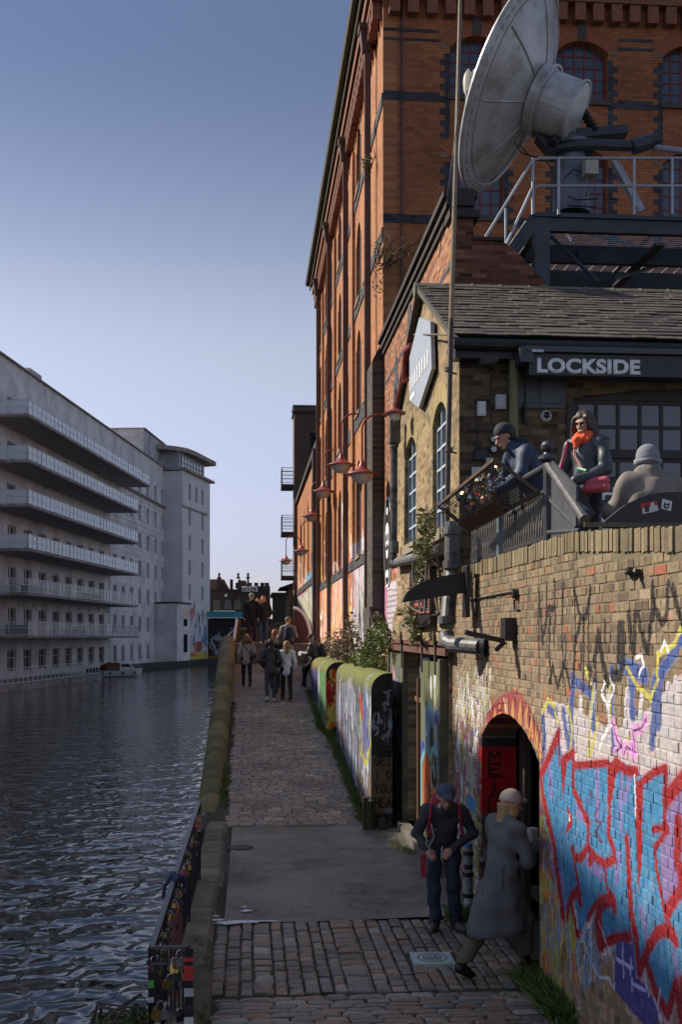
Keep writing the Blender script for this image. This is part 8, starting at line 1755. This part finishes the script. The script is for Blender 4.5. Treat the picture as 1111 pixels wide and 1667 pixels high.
t = thing('terrace_bench', 'plain wooden bench under the seated person on the terrace', 'bench', (ps.x, 9.7, TZ)); q = MB(); q.box(-.8, -.2, .17, .8, .2, .22); q.build('seat', TIM, t); q = MB(); 
for x in (-.7, .7): q.box(x - .03, -.18, 0, x + .03, .18, .17)
build_each(q, 'leg', TIM, t)
# ---- people on the ramp and the bridge head
def walkJ(ph=1, s=.16, arms='walk', lean=.03):
    kw = dict(knR=(.1, .06 + ph * s * .6, .50), anR=(.10, ph * s, .09 + (.04 if ph < 0 else 0)), knL=(-.1, .06 - ph * s * .6, .50), anL=(-.10, -ph * s, .09 + (.04 if ph > 0 else 0)), fpitR=0 if ph > 0 else .35, fpitL=.35 if ph > 0 else 0)
    if arms == 'pockets': kw.update(elR=(.29, -.06, 1.14), wrR=(.2, .08, .98), elL=(-.29, -.06, 1.14), wrL=(-.2, .08, .98))
    if arms == 'front': kw.update(elR=(.27, .0, 1.13), wrR=(.08, .24, 1.05), elL=(-.27, 0, 1.13), wrL=(-.08, .24, 1.05))
    kw['che'] = (0, lean, 1.28); return J0(**kw)
G_ = 'people walking up and down the ramp'
def ramp_person(label, px, Y, z, rz, J, top, tm, bm_, hair, hm, h=1.0, hat=None, extra=(), hem=.85, w=1.0, thick=.03):
    p = onY(px, 1035, Y)
    parts = [(top, jacket_prims(J, w, hem, .04, thick=thick, hood='hood' in top), tm, dict(fold=.008, seed=px)), ('trousers', trouser_prims(J, w * .97), bm_, dict(fold=.006, seed=px)), ('shoe', shoe_prims(J, 'R'), extra[0] if extra else BLKS), ('shoe', shoe_prims(J, 'L'), extra[0] if extra else BLKS)]
    if hair: parts.append(('hair', hairp(J, hair), hm, dict(fold=.006)))
    if hat: parts.append(('hat', capp(J, False), hat, dict(cuts=hatcut(J, .03, -.05))))
    return person(label, (p.x, Y, z), rz, J, parts, h, .018, w, group=G_)
WS = mat('white_trainer', (.5, .5, .5), .6); BRH = mat('auburn_hair', (.20, .06, .025), .6, .3, 20, .4); LBH = mat('light_brown_hair', (.24, .13, .06), .6, .4, 20, .4); DKH = mat('black_brown_hair', (.025, .016, .012), .6)
ramp_person('man in black jacket and green beanie facing us at the bridge head', 410, 39.7, 3.02, R(172), J0(), 'jacket', BLKC, cloth('plum_trousers', (.03, .016, .024)), None, None, 1.03, cloth('sage_beanie', (.16, .24, .19)), w=1.0)
ramp_person('red-haired woman in long black coat and blue jeans facing us at the bridge head', 429, 39.75, 3.02, R(178), walkJ(1, .05, 'pockets'), 'coat', BLKC, DENIM, 'shoulder', BRH, .98, extra=(WS,), hem=.55, w=.98)
ramp_person('person almost hidden between the two standing at the bridge head', 420, 40.9, 3.02, R(180), J0(), 'jacket', cloth('grey_blue_top', (.10, .11, .15)), DENIM, 'short', BRH, .95)
pA = ramp_person('woman in pale quilted jacket with brown fur hood walking up beside the mossy coping', 402, 34.0, rz(34.0), R(4), walkJ(-1, .14), 'jacket', cloth('pale_quilted', (.30, .27, .24), .5), BLKC, None, None, .93, w=1.1)
link('fur_hood', sdf_mesh([('c', (-.08, -.05, 1.50), (.08, -.05, 1.50), .10, .10, 1.0), ('c', (0, 0, 1.62), (0, -.03, 1.56), .12, .13, 1.0)], .018, .03, (), .018, 'fur_hood', cloth('brown_fur', (.16, .085, .04)), ff=(90, 50)), pA); q = MB(); q.tube([(-.15, -.14, 1.42), (.0, -.17, 1.2), (.2, -.14, 1.0)], .012, 5); q.build('bag_strap', BLKC, pA); q = MB(); q.box(.17, -.2, .92, .3, -.06, 1.05); q.build('bag', BLKS, pA)
ramp_person('man in dark padded jacket and grey trousers walking away arm in arm', 441, 31.1, rz(31.1), R(-2), walkJ(1, .10, 'pockets'), 'jacket', cloth('dark_padded', (.022, .022, .03), .5), cloth('grey_trousers', (.05, .055, .075)), 'short', DKH, 1.0, extra=(WS,), w=1.12)
ramp_person('woman in white shirt and black trousers with long wavy hair walking away', 467, 31.3, rz(31.3), R(6), walkJ(-1, .12), 'shirt', cloth('white_shirt', (.62, .63, .70), .8), BLKC, 'shoulder', LBH, .96, thick=.02)
ramp_person('auburn-haired person just beyond the walking pair', 448, 33.6, rz(33.6), R(0), walkJ(1), 'jacket', BLKC, BLKC, 'shoulder', BRH, 1.02)
ramp_person('dark-haired person hidden behind the pair in front', 456, 32.5, rz(32.5), R(0), walkJ(-1), 'jacket', BLKC, NAVY, 'wavy', DKH, 1.0)
pB = ramp_person('man in pale grey hooded coat with a navy rucksack near the curved red parapet', 469, 37.0, rz(37.0), R(-4), walkJ(1, .1, 'front'), 'hooded_coat', cloth('pale_grey_coat', (.21, .205, .20)), BLKC, None, None, 1.03, cloth('grey_knit_hat', (.12, .12, .12)), hem=.6, w=1.18)
link('rucksack', sdf_mesh([('c', (0.02, -.20, 1.05), (0.02, -.18, 1.32), .14, .13, .7)], .018, .03, (), .006, 'rucksack', cloth('navy_bag', (.015, .018, .05))), pB)
Jr = J0(pel=(0, 0, .88), wai=(0, .04, 1.0), che=(0, .10, 1.2), nek=(0, .16, 1.36), hed=(0, .23, 1.49), hdir=(0, .45), shR=(.19, .13, 1.3), elR=(.26, .2, 1.05), wrR=(.12, .42, 1.06), shL=(-.19, .13, 1.3), elL=(-.26, .2, 1.05), wrL=(-.1, .44, 1.06), hiR=(.1, .05, .85), knR=(.13, .42, .66), anR=(.13, .55, .12), hiL=(-.1, .05, .85), knL=(-.12, .40, .6), anL=(-.12, .38, .10))
p = onY(511, 1035, 33.9); rd = person('seated reader in black puffer jacket and dark beanie on the end of the mossy wall', (p.x + .12, 33.75, rz(33.5) - .02), R(62), Jr, [('puffer_jacket', jacket_prims(Jr, 1.15, .85, .05, True, thick=.06, chest=.16), cloth('black_puffer', (.035, .034, .038), .45), dict(fold=.012, ff=(10, 4))), ('trousers', trouser_prims(Jr), BLKC, dict(fold=.006)), ('shoe', shoe_prims(Jr, 'R'), BLKS), ('shoe', shoe_prims(Jr, 'L'), BLKS), ('beanie', capp(Jr, False), BLKC, dict(cuts=hatcut(Jr, .02)))], 1.02, .018, 1.1)
q = MB(); q.bar((-.11, .50, 1.0), (-.02, .52, 1.12), .2, .012); q.bar((.11, .50, 1.0), (.02, .52, 1.12), .2, .012); build_each(q, 'magazine', WLET, rd)
link('rucksack', sdf_mesh([('c', (0, -.17, 1.0), (0, -.1, 1.25), .13, .12, .7)], .018, .03, (), 0, 'rucksack', BLKC), rd)
